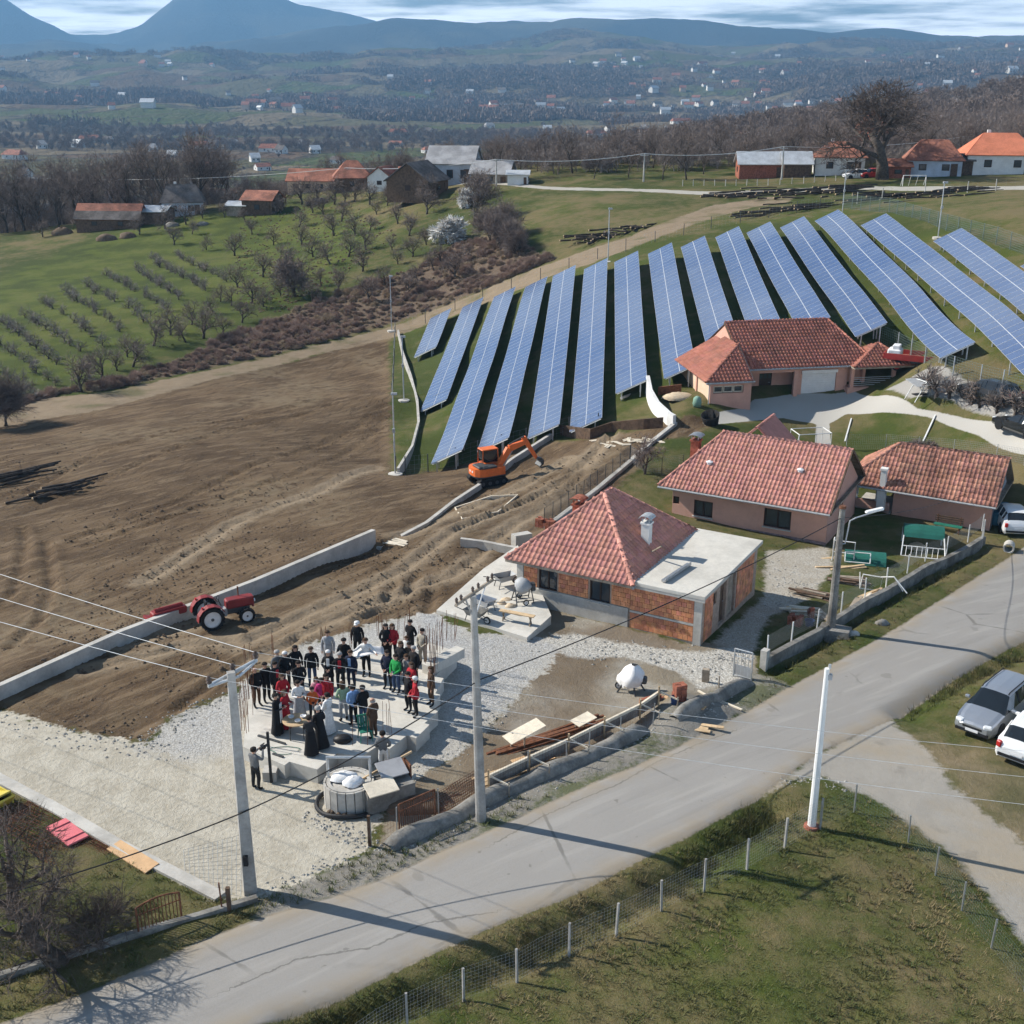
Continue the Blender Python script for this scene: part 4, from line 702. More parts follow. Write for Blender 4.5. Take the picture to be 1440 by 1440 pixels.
def solar():
    pm = panel_mesh(); TIL = R(27); order = ['first', 'second', 'third', 'fourth', 'fifth', 'sixth', 'seventh', 'eighth', 'ninth', 'tenth', 'eleventh', 'twelfth', 'thirteenth', 'fourteenth', 'fifteenth', 'sixteenth']
    for k, (b, t, zb, zt) in enumerate(ROWS):
        P0, P1 = Vector(W(*b, zb+.75)), Vector(W(*t, zt+.75)); d2 = Vector((P1.x-P0.x, P1.y-P0.y)); n = int(d2.length/1.0); d2.normalize(); side = Vector((d2.y, -d2.x))
        T = thing('solar_panel_row', f'tilted blue solar panel row on steel posts, {order[k]} row from the left', 'solar panels', (P0.x, P0.y, gz(P0.x, P0.y)), 0, 'rows of the solar field'); org = T.location.copy()
        i = np.arange(n+1); xs = P0.x+d2.x*i; ys = P0.y+d2.y*i; g = Hraw(xs, ys)
        gs = np.convolve(np.pad(g, 6, 'edge'), np.ones(13)/13, 'valid'); gl = zb+(zt-zb)*i/max(n, 1); g = gl+(.8 if k < 7 else .5)*(gs-gs[0]-(gs[-1]-gs[0])*i/max(n, 1)); sup = MB()
        # sections of about twelve columns stand level with each other, like the tables of the field
        for c in range(n):
            e = Vector((d2.x, d2.y, g[c+1]-g[c])).normalized(); s3 = Vector((side.x*math.cos(TIL), side.y*math.cos(TIL), math.sin(TIL))); s3 = (s3-e*s3.dot(e)).normalized(); nn = s3.cross(e)*-1
            if nn.z < 0: nn = -nn
            rot = Matrix((s3, e, nn)).transposed() if s3.cross(e).dot(nn) > 0 else Matrix((e, s3, nn)).transposed()
            p = Vector((xs[c], ys[c], g[c]+.75))-org
            for q in range(2):
                o = ob('panel', pm, T); o.matrix_local = Matrix.Translation(p+s3*(q*1.43)) @ Matrix((e, s3, e.cross(s3))).transposed().to_4x4()
                if e.cross(s3).z < 0: o.matrix_local = Matrix.Translation(p+s3*(q*1.43)+e*.98) @ Matrix((-e, s3, (-e).cross(s3))).transposed().to_4x4()
            if c % 4 == 1 or c in (0, n-1):
                a = p+s3*.5-nn*.06; b_ = p+s3*2.2-nn*.06
                for q in (a, b_): gd = Hraw(np.array([q.x+org.x]), np.array([q.y+org.y]))[0]-org.z; sup.box((q.x, q.y, (q.z+gd)/2-.1), (.09, .09, max(.2, q.z-gd+.2)))
                sup.tube(p+s3*.1-nn*.06, p+s3*2.7-nn*.06, .05, n=4)
        e = Vector((xs[n]-xs[0], ys[n]-ys[0], g[n]-g[0])).normalized()
        rail = MB().path([Vector((xs[c], ys[c], g[c]+.75))-org+Vector((side.x*math.cos(TIL), side.y*math.cos(TIL), math.sin(TIL)))*1.408+Vector((0, 0, .012)) for c in range(0, n+1, 2)], .035, 4); rail.build('middle_rail', ['frame_alu'], T)
        for off in (.5, 2.2):
            pts = [Vector((xs[c], ys[c], g[c]+.75))-org+Vector((side.x*math.cos(TIL), side.y*math.cos(TIL), math.sin(TIL)))*off-Vector((0, 0, .06)) for c in range(0, n+1, 3)]
            sup.path(pts, .045, 4)
        sup.build('support_frame', ['galv'], T)
solar()
# ------------------------------------------------------------------ fences
def lerp_pts(pts, step):
    out = []; 
    for a, b in zip(pts[:-1], pts[1:]):
        n = max(1, int(round((b-a).length/step)))
        for i in range(n): out.append(a+(b-a)*(i/n))
    return out+[pts[-1]]
def fence(name, label, pix, h, step, post='galv', wire='wire_grey', pr=.035, hs=.16, vs=.16, wr=.0045, base=0.0, square=False, top=True, cat='fence', gap=.05, zs=None, lean=0.0):
    pts = [at(*p) for p in pix]; pts = lerp_pts(pts, step); org = pts[0]
    T = thing(name, label, cat, org); pm = (MB().box((0, 0, h/2-.15), (pr*2, pr*2, h+.3)) if square else MB().tube((0, 0, -.3), (0, 0, h), pr, n=8)).mesh('post', [post])
    P = [p+Vector((0, 0, base)) for p in pts]
    for p in P: o = ob('post', pm, T, p-org); o.rotation_euler = (random.gauss(0, .02)+lean, random.gauss(0, .02), random.random())
    mb = MB()
    for a, b in zip(P[:-1], P[1:]):
        a, b = a-org, b-org; d = b-a; nz = max(1, int((h-gap)/hs)); nx = max(1, int(d.length/vs)); sag = Vector((random.gauss(0, .03), random.gauss(0, .03), 0))
        for i in range(nz+1): z = gap+(h-gap-.03)*i/nz; m_ = (a+b)/2+sag; mb.tube(a+Vector((0, 0, z)), m_+Vector((0, 0, z)), wr, n=3, cap=False); mb.tube(m_+Vector((0, 0, z)), b+Vector((0, 0, z)), wr, n=3, cap=False)
        for i in range(1, nx): q = a+d*(i/nx)+sag*(1-abs(2*i/nx-1)); mb.tube(q+Vector((0, 0, gap)), q+Vector((0, 0, h-.03)), wr, n=3, cap=False)
    if wire: mb.build('wire_mesh', [wire], T)
    return T
fence('solar_fence', 'dark post and wire fence along the far and left edge of the solar field', [(556,668),(552,560),(556,468),(640,437),(760,395),(880,354),(1000,322),(1120,300),(1185,290)], 1.5, 4.0, 'steel_dark', 'wire_grey', .04, .3, .5, .005)
fence('solar_fence', 'dark post fence between solar field and the orange excavator', [(570,668),(602,664),(640,655),(672,645),(705,636),(740,628),(800,612),(840,606)], 1.5, 3.4, 'steel_dark', 'wire_grey', .045, .3, .5, .005)
fence('panel_fence', 'green grey mesh panel fence on the right edge of the solar field', [(1185,293),(1250,300),(1330,325),(1400,345),(1440,360),(1600,405)], 1.7, 2.5, 'wire_green', 'wire_green', .04, .2, .2, .011)
fence('panel_fence', 'mesh panel fence between solar rows and the parked cars', [(1228,478),(1262,492),(1300,512),(1340,528),(1378,540),(1440,556),(1560,590)], 1.5, 2.4, 'galv', 'wire_green', .05, .2, .2, .010)
fence('meadow_fence', 'row of pale posts around the green meadow behind the panel fence', [(1205,287),(1240,281),(1300,275),(1360,272),(1440,266),(1560,262)], 1.5, 4.5, 'concrete', 'wire_grey', .06, .4, 1.0, .004)
fence('paddock_fence', 'long low pale picket fence beside the lane below the bare oak', [(960,262),(1020,262),(1080,261),(1130,258),(1190,254)], 1.0, 1.6, 'concrete', 'wire_grey', .06, .4, 1, .005)
fence('field_fence', 'chain link fence with pale concrete posts beside the road ditch', [(490,1500),(573,1447),(652,1410),(727,1385),(800,1347),(866,1318),(930,1284),(990,1254),(1050,1225),(1103,1194),(1153,1167)], 1.25, 50, 'pole_concrete', 'wire_grey', .032, .11, .11, .0022, square=True)
fence('field_fence', 'chain link fence with thin dark posts along the side lane', [(1153,1167),(1201,1143),(1277,1187),(1315,1233),(1352,1283),(1393,1337),(1440,1397),(1500,1470)], 1.15, 50, 'steel', 'wire_green', .03, .11, .11, .0022)
fence('garden_fence', 'slate grey mesh fence with posts on a low wall behind the hipped brick house', [(765,742),(800,716),(840,686),(872,662),(885,650)], 1.3, 1.3, 'steel_dark', 'steel_dark', .025, .1, .08, .006)
fence('garden_fence', 'wire fence behind the red roofed bungalow and weathered outbuilding', [(1190,632),(1245,632),(1290,636),(1340,640),(1400,648),(1440,655),(1530,668)], 1.2, 2.6, 'galv', 'wire_grey', .03, .14, .14, .006)
fence('garden_fence', 'wire fence running from the garden wall to the tall red chimney', [(886,650),(905,664),(930,668),(960,664)], 1.3, 1.4, 'steel_dark', 'wire_grey', .025, .12, .1, .005)
fence('yard_fence', 'wire fence on thin posts beside the leaning timber formwork', [(522,1190),(558,1172),(617,1145),(680,1120),(742,1090),(797,1075),(828,1058),(872,1042),(918,1020)], 1.05, 60, 'steel', 'rust', .025, .15, .12, .003)
fence('yard_fence', 'wire mesh fence with white posts on the retaining wall beside the road', [(1078,932),(1112,912),(1148,893),(1182,868),(1215,847),(1245,832),(1275,812),(1300,795),(1330,785),(1360,768),(1380,752)], .85, 60, 'white_paint', 'wire_grey', .035, .11, .1, .003, base=.55)
# ------------------------------------------------------------------ poles, lamps and cables
def z_at(x, y, v):      # height over (x,y) that shows at image row v
    k = (720-v)/FPX; return CAMH+y*(k*cP-sP)/(cP+k*sP)
def wire(name, label, a, b, sag, r=.012, mat='plastic_black', n=18):
    a, b = Vector(a), Vector(b); pts = [a+(b-a)*(i/n)-Vector((0, 0, sag*4*(i/n)*(1-i/n))) for i in range(n+1)]; org = pts[0].copy()
    return one(name, label, 'cable', MB().path([p-org for p in pts], r, 5), [mat], org)
def poles():
    # lattice-armed concrete pole
    b = at(352, 1254); h = z_at(b.x, b.y, 945)-b.z; T = thing('power_pole', 'thick tapered concrete power pole with steel lattice crossarm beside the gravel drive', 'utility pole', b)
    MB().box((0, 0, h/2-.2), (.42, .34, h+.4), top=.55, rz=R(20)).build('pole', ['pole_concrete'], T)
    A = Vector(D3(293, 966, b.y-.4))-b; B = Vector(D3(361, 929, b.y+1.0))-b; d = (B-A).normalized(); arm = MB(); up = Vector((0, 0, .22))
    arm.tube(A, B, .05, n=6); arm.tube(A+up*.2, B+up*.2, .045, n=6); q = d.cross(up).normalized()*.28; arm.tube(A, (A+B)/2+q, .045, n=6); arm.tube((A+B)/2+q, B, .045, n=6)
    for i in range(7): p0 = A+(B-A)*(i/7); arm.tube(p0, p0+(B-A)/7+up*.2, .03, n=4)
    arm.build('crossarm', ['galv'], T); tops = []
    for f in (.02, .5, .98):
        p = A+(B-A)*f; MB().lathe([(.04, 0), (.09, .04), (.05, .1), (.1, .14), (.06, .22), (.03, .26)], p+Vector((0, 0, .08)), 10).build('insulator', ['insulator'], T); tops.append(b+p+Vector((0, 0, .3)))
    MB().box((0, -.22, h*.17), (.14, .1, .35)).build('switch_box', ['plastic_black'], T)
    for k, (p, nm) in enumerate(zip(tops, ('nearest to the viewer', 'in the middle', 'farthest from the viewer'))):
        wire('power_cable', f'pale overhead cable left of the lattice crossarm, {nm}', p, p+Vector((-52, 30+k*2.5, 1.2)), 1.1, .010, 'galv'); wire('power_cable', f'thin overhead cable right of the lattice crossarm, {nm}', p, p+Vector((38, -10+k*.8, .4)), .8, .006, 'galv')
    # pole with insulators
    c = at(676, 1154); h2 = z_at(c.x, c.y, 838)-c.z; T2 = thing('power_pole', 'slim round concrete power pole with braced wooden crossarm and dark insulators', 'utility pole', c); MB().tube((.02, 0, -.4), (-.17, .05, h2), .20, .11, 12).build('pole', ['pole_concrete'], T2)
    A = Vector(D3(641, 851, c.y-.5))-c; B = Vector(D3(693, 815, c.y+.9))-c; MB().tube(A, B, .06, n=6).build('crossarm', ['wood_old'], T2); mid = Vector((-.15, .05, h2-.9))
    for f in (.25, .8): MB().tube(mid, A+(B-A)*f, .03, n=6).build('brace', ['steel'], T2)
    for f in (.02, .14, .45, .6, .86, .98): MB().lathe([(.02, 0), (.05, .04), (.04, .08), (.06, .12), (.03, .18), (.015, .2)], A+(B-A)*f+Vector((0, 0, .05)), 8).build('insulator', ['insulator'], T2)
    # pale slim pole
    p = at(1141, 1164); h3 = z_at(p.x, p.y, 940)-p.z; T3 = thing('telephone_pole', 'slim white metal pole on the grass corner where lane meets road', 'utility pole', p); MB().tube((0, 0, -.3), (0, 0, h3), .155, .085, 12).build('pole', ['white_paint'], T3); MB().box((.1, -.02, h3-.3), (.16, .12, .2)).build('junction_box', ['grey_paint'], T3); MB().tube((.08, 0, h3), (.08, 0, h3+.15), .05, n=8).build('pole_cap', ['galv'], T3)
    MB().tube((0, 0, -.2), (0, 0, .12), .3, .26, 12).build('footing', ['brick_dark'], T3)
    # street lamp pole
    s = at(1167, 896); h4 = z_at(s.x, s.y, 712)-s.z; T4 = thing('street_lamp_pole', 'grey concrete street lamp pole with long white lamp arm by the retaining wall', 'street lamp', s); MB().tube((0, 0, -.4), (0, 0, h4), .24, .14, 12).build('pole', ['concrete_old'], T4)
    J = Vector((.28, 0, h4-1.9)); K = Vector((.42, .05, h4-.75)); Lh = Vector((2.0, .5, h4-.35)); MB().path([(.1, 0, h4-1.9), J, K, (.7, .1, h4-.62), Lh], .035, 6).build('lamp_arm', ['galv'], T4); MB().box(Lh-Vector((.35, .1, .0)), (.95, .2, .12), rz=R(14), ry=R(-8), bev=.04).build('lamp_head', ['white_paint'], T4); MB().tube((0, 0, h4-.1), (0, 0, h4+.02), .17, .17, 10).build('pole_band', ['rust'], T4)
    MB().box((.15, -.2, .15), (1.8, 1.1, .9), rz=R(-25), top=.8).build('footing', ['concrete_old'], T4)
    z1 = z_at(b.x, b.y, 1138); z2 = z_at(c.x, c.y, 956); z4 = z_at(s.x, s.y, 728); P1, P2, P4 = (b.x-.05, b.y-.25, z1), (c.x, c.y, z2), (s.x, s.y, z4)
    wire('service_cable', 'thick black cable sagging from the left edge to the lattice pole', (b.x-11.5, b.y-7.0, z1+.4), P1, .5, .022); wire('service_cable', 'thick black cable between the two concrete poles across the foundation', P1, P2, .25, .022); wire('service_cable', 'thick black cable from braced pole across brick terrace to lamp pole', P2, P4, .35, .022)
    e = at(1391, 700); wire('service_cable', 'thin black cable from the lamp pole to the blue outbuilding gable', P4, (28.9, 72.4, -.6), .35, .014)
    fp = [((551,466),387,'at the back left corner of the solar field'),((568,564),472,'beside the curved low wall at the left of the solar field'),((556,668),552,'at the front left corner of the solar field'),((855,369),292,'behind the seventh solar row'),((1184,304),238,'where the two back fences meet'),((1319,335),255,'beside the fifteenth solar row')]
    for (pb, tv, nm) in fp:
        q = at(*pb); hh = z_at(q.x, q.y, tv)-q.z; T = thing('camera_mast', f'thin grey lamp mast {nm}', 'mast', q, 0, 'masts around the solar field'); MB().tube((0, 0, -.2), (0, 0, hh), .06, .045, 8).build('mast', ['galv'], T); MB().box((.1, 0, hh-.1), (.45, .2, .16)).build('lamp_head', ['grey_paint'], T); MB().lathe([(.55, -.1), (.55, .12), (.2, .16)], (0, 0, 0), 12).build('footing', ['concrete'], T); MB().box((0, -.12, hh*.55), (.2, .15, .3)).build('control_box', ['grey_paint'], T)
    far = [((698,262),224,'beside the grey barn'),((905,256),216,'in the middle of the far meadow edge'),((1099,253),206,'left of the bare oak'),((1353,226),192,'left of the white farmhouse'),((490,268),236,'behind the red roofed sheds')]; tp = {}
    for (pb, tv, nm) in far:
        q = at(*pb); hh = z_at(q.x, q.y, tv)-q.z; T = thing('power_pole', f'distant pale power pole {nm}', 'utility pole', q, 0, 'distant poles of the village line'); MB().tube((0, 0, -.3), (0, 0, hh), .16, .1, 8).build('pole', ['concrete'], T); MB().box((0, 0, hh-.25), (1.3, .1, .1)).build('crossarm', ['galv'], T); tp[pb[0]] = q+Vector((0, 0, hh))
    ks = sorted(tp)
    for a_, b_ in zip(ks[:-1], ks[1:]): wire('power_cable', f'pale far overhead cable starting at the {["first", "second", "third", "fourth"][ks.index(a_)]} distant pole from the left', tp[a_], tp[b_], .7, .05, 'galv')
    wire('power_cable', 'pale far overhead cable leaving the picture on the right', tp[1353], tp[1353]+Vector((40, -3, 1.2)), .6, .05, 'galv'); wire('power_cable', 'pale far overhead cable leaving the red roofed sheds to the left', tp[490], tp[490]+Vector((-70, 15, -3)), 1.2, .05, 'galv')
def D3(u, v, Y): d = ray(u, v); t = Y/d[1]; return (d[0]*t, Y, CAMH+d[2]*t)
poles()
# ------------------------------------------------------------------ vehicles
def wheel(parent, c, r, w, rim='rim_white', hub=.62, lugs=0, name='wheel', n=24):
    c = Vector(c); o = MB().lathe([(r*.70, -w*.5), (r*.93, -w*.5), (r, -w*.36), (r, w*.36), (r*.93, w*.5), (r*.70, w*.5)], c, n, 0, 'Y', False); 
    for k in range(lugs):
        a = 2*math.pi*k/lugs
        for s_ in (-1, 1): o.box(c+Vector((r*1.0*math.cos(a+.08*s_), s_*w*.25, r*1.0*math.sin(a+.08*s_))), (.06, w*.5, .05), ry=-a, rz=s_*.0)
    o = o.build(name, ['rubber'], parent, smooth=False)
    MB().lathe([(.03, -w*.40), (r*.3, -w*.42), (r*hub, -w*.30), (r*.72, -w*.44), (r*.72, w*.44), (r*hub, w*.30), (r*.3, w*.42), (.03, w*.40)], c, n, 0, 'Y').build('rim', [rim], o, smooth=True)
    h = MB()
    for s_ in (-1, 1): h.tube(c+Vector((0, s_*w*.38, 0)), c+Vector((0, s_*w*.47, 0)), r*.14, n=8)
    for k in range(0):
        a = 2*math.pi*k/5
        for s_ in (-1, 1): h.tube(c+Vector((r*.45*math.cos(a), s_*w*.36, r*.45*math.sin(a))), c+Vector((r*.45*math.cos(a), s_*w*.405, r*.45*math.sin(a))), r*.10, n=6)
    h.build('hub', ['steel_dark'], o); return o
def car(name, label, pos, rz, paint, st, side, front, rear, wr=.31, axles=(.85, 3.5), rails=False, wheelw=.2, plate=True, track=.70, pillars=()):
    T = thing(name, label, 'car', pos, rz); body, wsd, rwd, sid = MB(), MB(), MB(), MB(); secs = []
    for (x, w, zb, zbelt, zr, wr_) in st:
        h = [(w*.90, zb), (w, zb+.16), (w*1.0, zb+(zbelt-zb)*.55), (w*.965, zbelt), (wr_, zr-.05), (wr_*.78, zr), (0, zr+.02)]; secs.append([(x, -y, z) for y, z in h]+[(x, y, z) for y, z in reversed(h[:-1])])
    N = 13
    for i in range(len(st)-1):
        for k in range(N-1):
            q = [secs[i][k], secs[i][k+1], secs[i+1][k+1], secs[i+1][k]]; kk = min(k, N-2-k)
            tgt = body
            if kk == 3 and i in side: tgt = sid
            elif kk >= 4 and i == front: tgt = wsd
            elif kk >= 4 and i == rear: tgt = rwd
            tgt.add(q, [(0, 1, 2, 3)])
    body.add(secs[0], [tuple(range(N))]); body.add(secs[-1], [tuple(reversed(range(N)))]); body.add([s_[0] for s_ in secs]+[s_[-1] for s_ in secs], [tuple(range(len(st)))+tuple(reversed(range(len(st), 2*len(st))))])
    b = body.build('body', [paint], T); me = b.data; me.polygons.foreach_set('use_smooth', [True]*len(me.polygons))
    try: me.set_sharp_from_angle(angle=R(38))
    except Exception: pass
    wsd.build('windscreen', ['car_glass'], T); rwd.build('rear_window', ['car_glass'], T); sid.build('side_window', ['car_glass'], T)
    L_ = st[-1][0]; pl = MB()
    for x in pillars:
        for s_ in (-1, 1):
            zb_ = np.interp(x, [s[0] for s in st], [s[3] for s in st]); zr_ = np.interp(x, [s[0] for s in st], [s[4] for s in st]); wb_ = np.interp(x, [s[0] for s in st], [s[1] for s in st])*.97; wr_ = np.interp(x, [s[0] for s in st], [s[5] for s in st]); pl.tube((x, s_*wb_, zb_), (x, s_*(wr_+.015), zr_-.04), .035, n=4)
    if pl.v: pl.build('pillar', [paint if paint != 'car_silver' else 'plastic_black'], T)
    for x in axles:
        for s_ in (-1, 1):
            MB().lathe([(wr*1.16, -.02), (wr*1.16, .02)], (x, s_*(st[4][1]*.985), wr+.02), 22, 0, 'Y').build('wheel_arch', ['plastic_black'], T); wheel(T, (x, s_*(track+.06), wr), wr, wheelw, 'steel')
    w0 = st[1][1]
    for s_ in (-1, 1):
        MB().box((.13, s_*w0*.74, st[1][3]-.02), (.22, .34, .15), rz=s_*R(-18), bev=.04).build('headlight', ['lamp_clear'], T); MB().box((L_-.06, s_*st[-2][1]*.84, st[-2][3]-.05), (.16, .2, .26), rz=s_*R(14), bev=.03).build('tail_light', ['lamp_red'], T); MB().box((axles[0]+.78, s_*(st[4][1]+.10), st[4][3]+.03), (.12, .2, .13), bev=.03).build('mirror', [paint], T)
    MB().box((.02, 0, .52), (.05, .8, .09)).build('grille', ['plastic_black'], T); MB().box((.0, 0, .34), (.06, 1.35, .12)).build('bumper_trim', ['plastic_black'], T); MB().box((L_+.0, 0, .42), (.06, 1.35, .12)).build('bumper_trim', ['plastic_black'], T)
    if plate: MB().box((-.035, 0, .42), (.02, .52, .11)).build('number_plate', ['plate'], T); MB().box((L_+.035, 0, .60), (.02, .52, .11)).build('number_plate', ['plate'], T)
    if rails:
        for s_ in (-1, 1): MB().path([(1.95, s_*.55, 1.44), (2.05, s_*.55, 1.5), (4.05, s_*.55, 1.48), (4.15, s_*.55, 1.4)], .025, 6).build('roof_rail', ['plastic_black'], T)
    for s_ in (-1, 1): MB().box((1.32, s_*.3+.1, .955), (.02, .55, .02), rz=R(8)).build('wiper', ['plastic_black'], T)
    return T
ESTATE = [(0, .60, .30, .60, .62, .50), (.10, .76, .24, .68, .70, .62), (.5, .83, .2, .80, .83, .70), (1.15, .85, .2, .90, .94, .74), (1.95, .86, .2, .93, 1.41, .60), (2.4, .86, .2, .94, 1.46, .62), (3.2, .86, .2, .95, 1.46, .62), (4.05, .85, .2, .96, 1.43, .60), (4.25, .84, .22, .96, 1.36, .58), (4.52, .82, .24, .92, .98, .66), (4.62, .72, .32, .80, .82, .6)]
HATCH = [(0, .60, .30, .62, .64, .50), (.10, .76, .24, .72, .74, .62), (.45, .82, .2, .84, .87, .70), (.95, .84, .2, .93, .97, .74), (1.65, .85, .2, .96, 1.46, .60), (2.1, .85, .2, .97, 1.52, .62), (2.8, .85, .2, .98, 1.51, .62), (3.45, .84, .2, 1.0, 1.46, .58), (3.85, .82, .22, 1.0, 1.10, .62), (3.98, .80, .24, .85, .90, .66), (4.05, .72, .32, .70, .74, .6)]
SUV = [(0, .66, .36, .74, .76, .55), (.12, .82, .30, .84, .86, .66), (.55, .90, .28, .98, 1.01, .76), (1.2, .92, .28, 1.06, 1.10, .80), (1.95, .93, .28, 1.10, 1.62, .64), (2.4, .93, .28, 1.11, 1.70, .66), (3.3, .93, .28, 1.12, 1.70, .66), (4.1, .92, .28, 1.13, 1.64, .63), (4.4, .90, .3, 1.12, 1.5, .6), (4.65, .86, .32, 1.02, 1.06, .68), (4.75, .78, .4, .9, .92, .66)]
SEDAN = [(0, .60, .28, .58, .60, .50), (.10, .78, .22, .66, .68, .62), (.6, .86, .2, .78, .80, .70), (1.4, .88, .2, .88, .91, .74), (2.15, .88, .2, .92, 1.36, .58), (2.6, .88, .2, .93, 1.41, .60), (3.1, .88, .2, .94, 1.40, .59), (3.5, .88, .2, .95, 1.34, .57), (4.15, .86, .22, .95, .99, .70), (4.6, .82, .25, .86, .90, .66), (4.72, .72, .32, .74, .76, .6)]
def ang_px(a, b): A, B = at(*a), at(*b); return math.atan2(B.y-A.y, B.x-A.x)
def set_car(fc, u, v): p = at(u, v); return Vector((p.x, p.y, p.z+.02))
def cars():
    a = ang_px((1396,1046), (1440,1011)); p = at(1361, 1041); car('estate_car', 'silver estate car with roof rails parked on the grass, nose to the lane', p+Vector((.12, .05, .02)), a, 'car_silver', ESTATE, (3, 4, 5, 6, 7), 3, 8, rails=True, pillars=(2.55, 3.45))
    p = at(1424, 1082); c_ = Vector((math.cos(a), math.sin(a), 0)); car('hatchback_car', 'white hatchback seen from behind, parked close beside the silver estate', p+c_*4.1+Vector((0, 0, .03)), a+math.pi, 'car_white', HATCH, (3, 4, 5, 6), 3, 7, axles=(.8, 3.2), pillars=(2.35, 3.1))
    p = at(1409, 601); q = at(1470, 617); a2 = math.atan2(q.y-p.y, q.x-p.x); car('saloon_car', 'black saloon driving onto the curved driveway at the right edge', p+Vector((.0, .6, .03)), a2, 'car_black', SEDAN, (3, 4, 5, 6, 7), 3, 7, axles=(.9, 3.7), pillars=(2.75,))
    p = at(1354, 557); q = at(1440, 571); a3 = math.atan2(q.y-p.y, q.x-p.x); car('off_road_car', 'dark grey off-road car parked behind the pruned trees', p+Vector((.1, .5, .03)), a3, 'car_dark', SUV, (3, 4, 5, 6, 7), 3, 8, wr=.37, axles=(.95, 3.75), pillars=(2.6, 3.5), track=.76)
    p = at(1434, 572); car('saloon_car', 'dark saloon half hidden behind the off-road car at the right edge', p+Vector((.3, .4, .03)), a3+.1, 'car_black', SEDAN, (3, 4, 5, 6, 7), 3, 7, axles=(.9, 3.7))
    p = at(1424, 757); car('hatchback_car', 'white hatchback with red tail light in the shade of the outbuilding', p+Vector((.9, 3.9, .03)), R(-100), 'car_white', HATCH, (3, 4, 5, 6), 3, 7, axles=(.8, 3.2), pillars=(2.35, 3.1))
cars()
def tractor():
    A, B = at(283, 878), at(337, 864); a = math.atan2(B.y-A.y, B.x-A.x); p = at(312, 878); T = thing('tractor', 'small red farm tractor with white rims beside the low concrete wall', 'tractor', p+Vector((0, .25, .0)), a); T.scale = (.88, .88, .88)
    for s_ in (-1, 1): wheel(T, (-.75, s_*.72, .66), .66, .40, lugs=20, name='rear_wheel'); wheel(T, (1.18, s_*.66, .42), .42, .26, lugs=16, name='front_wheel')
    MB().box((.95, 0, 1.06), (1.5, .56, .5), bev=.07).box((1.68, 0, .98), (.1, .52, .62), bev=.03).build('bonnet', ['tractor_red'], T); MB().box((.85, 0, .68), (1.3, .36, .4)).build('engine', ['steel_dark'], T); MB().box((-.35, 0, .62), (1.2, .46, .44), bev=.05).build('gearbox', ['grey_paint'], T)
    for s_ in (-1, 1):
        f = MB(); 
        for k in range(6):
            a0, a1 = R(25+26*k), R(25+26*(k+1)); r_ = .78
            f.sheet([(-.75+r_*math.cos(a0), s_*.72-.22, .66+r_*math.sin(a0)), (-.75+r_*math.cos(a1), s_*.72-.22, .66+r_*math.sin(a1)), (-.75+r_*math.cos(a1), s_*.72+.22, .66+r_*math.sin(a1)), (-.75+r_*math.cos(a0), s_*.72+.22, .66+r_*math.sin(a0))], .03)
        f.build('mudguard', ['tractor_red'], T); MB().box((-1.2, s_*.72, 1.36), (.08, .14, .1)).build('tail_light', ['lamp_red'], T); MB().lathe([(.09, 0), (.09, .06)], (1.74, s_*.2, 1.05), 10, 0, 'X').build('headlight', ['lamp_clear'], T)
    MB().box((-.62, 0, 1.04), (.46, .5, .12), bev=.04).box((-.86, 0, 1.26), (.1, .5, .4), bev=.04).build('seat', ['plastic_black'], T); MB().tube((-.02, 0, 1.0), (-.18, 0, 1.42), .03, n=8).build('steering_column', ['steel_dark'], T)
    sw = MB(); c = Vector((-.19, 0, 1.43)); sw.path([c+Vector((.07*math.sin(t), .2*math.cos(t), .18*math.sin(t))) for t in np.linspace(0, 2*math.pi, 15)], .02, 5); sw.tube(c+Vector((0, -.2, 0)), c+Vector((0, .2, 0)), .015, n=5); sw.build('steering_wheel', ['plastic_black'], T)
    MB().tube((1.0, .2, 1.3), (1.0, .2, 1.85), .04, n=8).build('exhaust_pipe', ['rust'], T); MB().tube((1.18, -.66, .42), (1.18, .66, .42), .06, n=8).build('front_axle', ['steel_dark'], T); MB().tube((-.75, -.7, .66), (-.75, .7, .66), .09, n=8).build('rear_axle', ['steel_dark'], T); MB().box((-1.15, 0, .5), (.5, .9, .08)).tube((-1.0, -.35, .55), (-1.45, -.4, .35), .035, n=6).tube((-1.0, .35, .55), (-1.45, .4, .35), .035, n=6).build('hitch', ['steel_dark'], T)
    q = at(238, 868); mb = MB().box((0, 0, .3), (1.7, .5, .35), bev=.05).tube((-.7, 0, .5), (.7, 0, .5), .12, n=10); mb.box((-.9, .0, .2), (.5, .7, .12), ry=R(15)); one('tractor_implement', 'red steel tractor implement lying beyond the low concrete wall', 'implement', mb, ['tractor_red'], q+Vector((0, 0, .0)), R(38))
tractor()
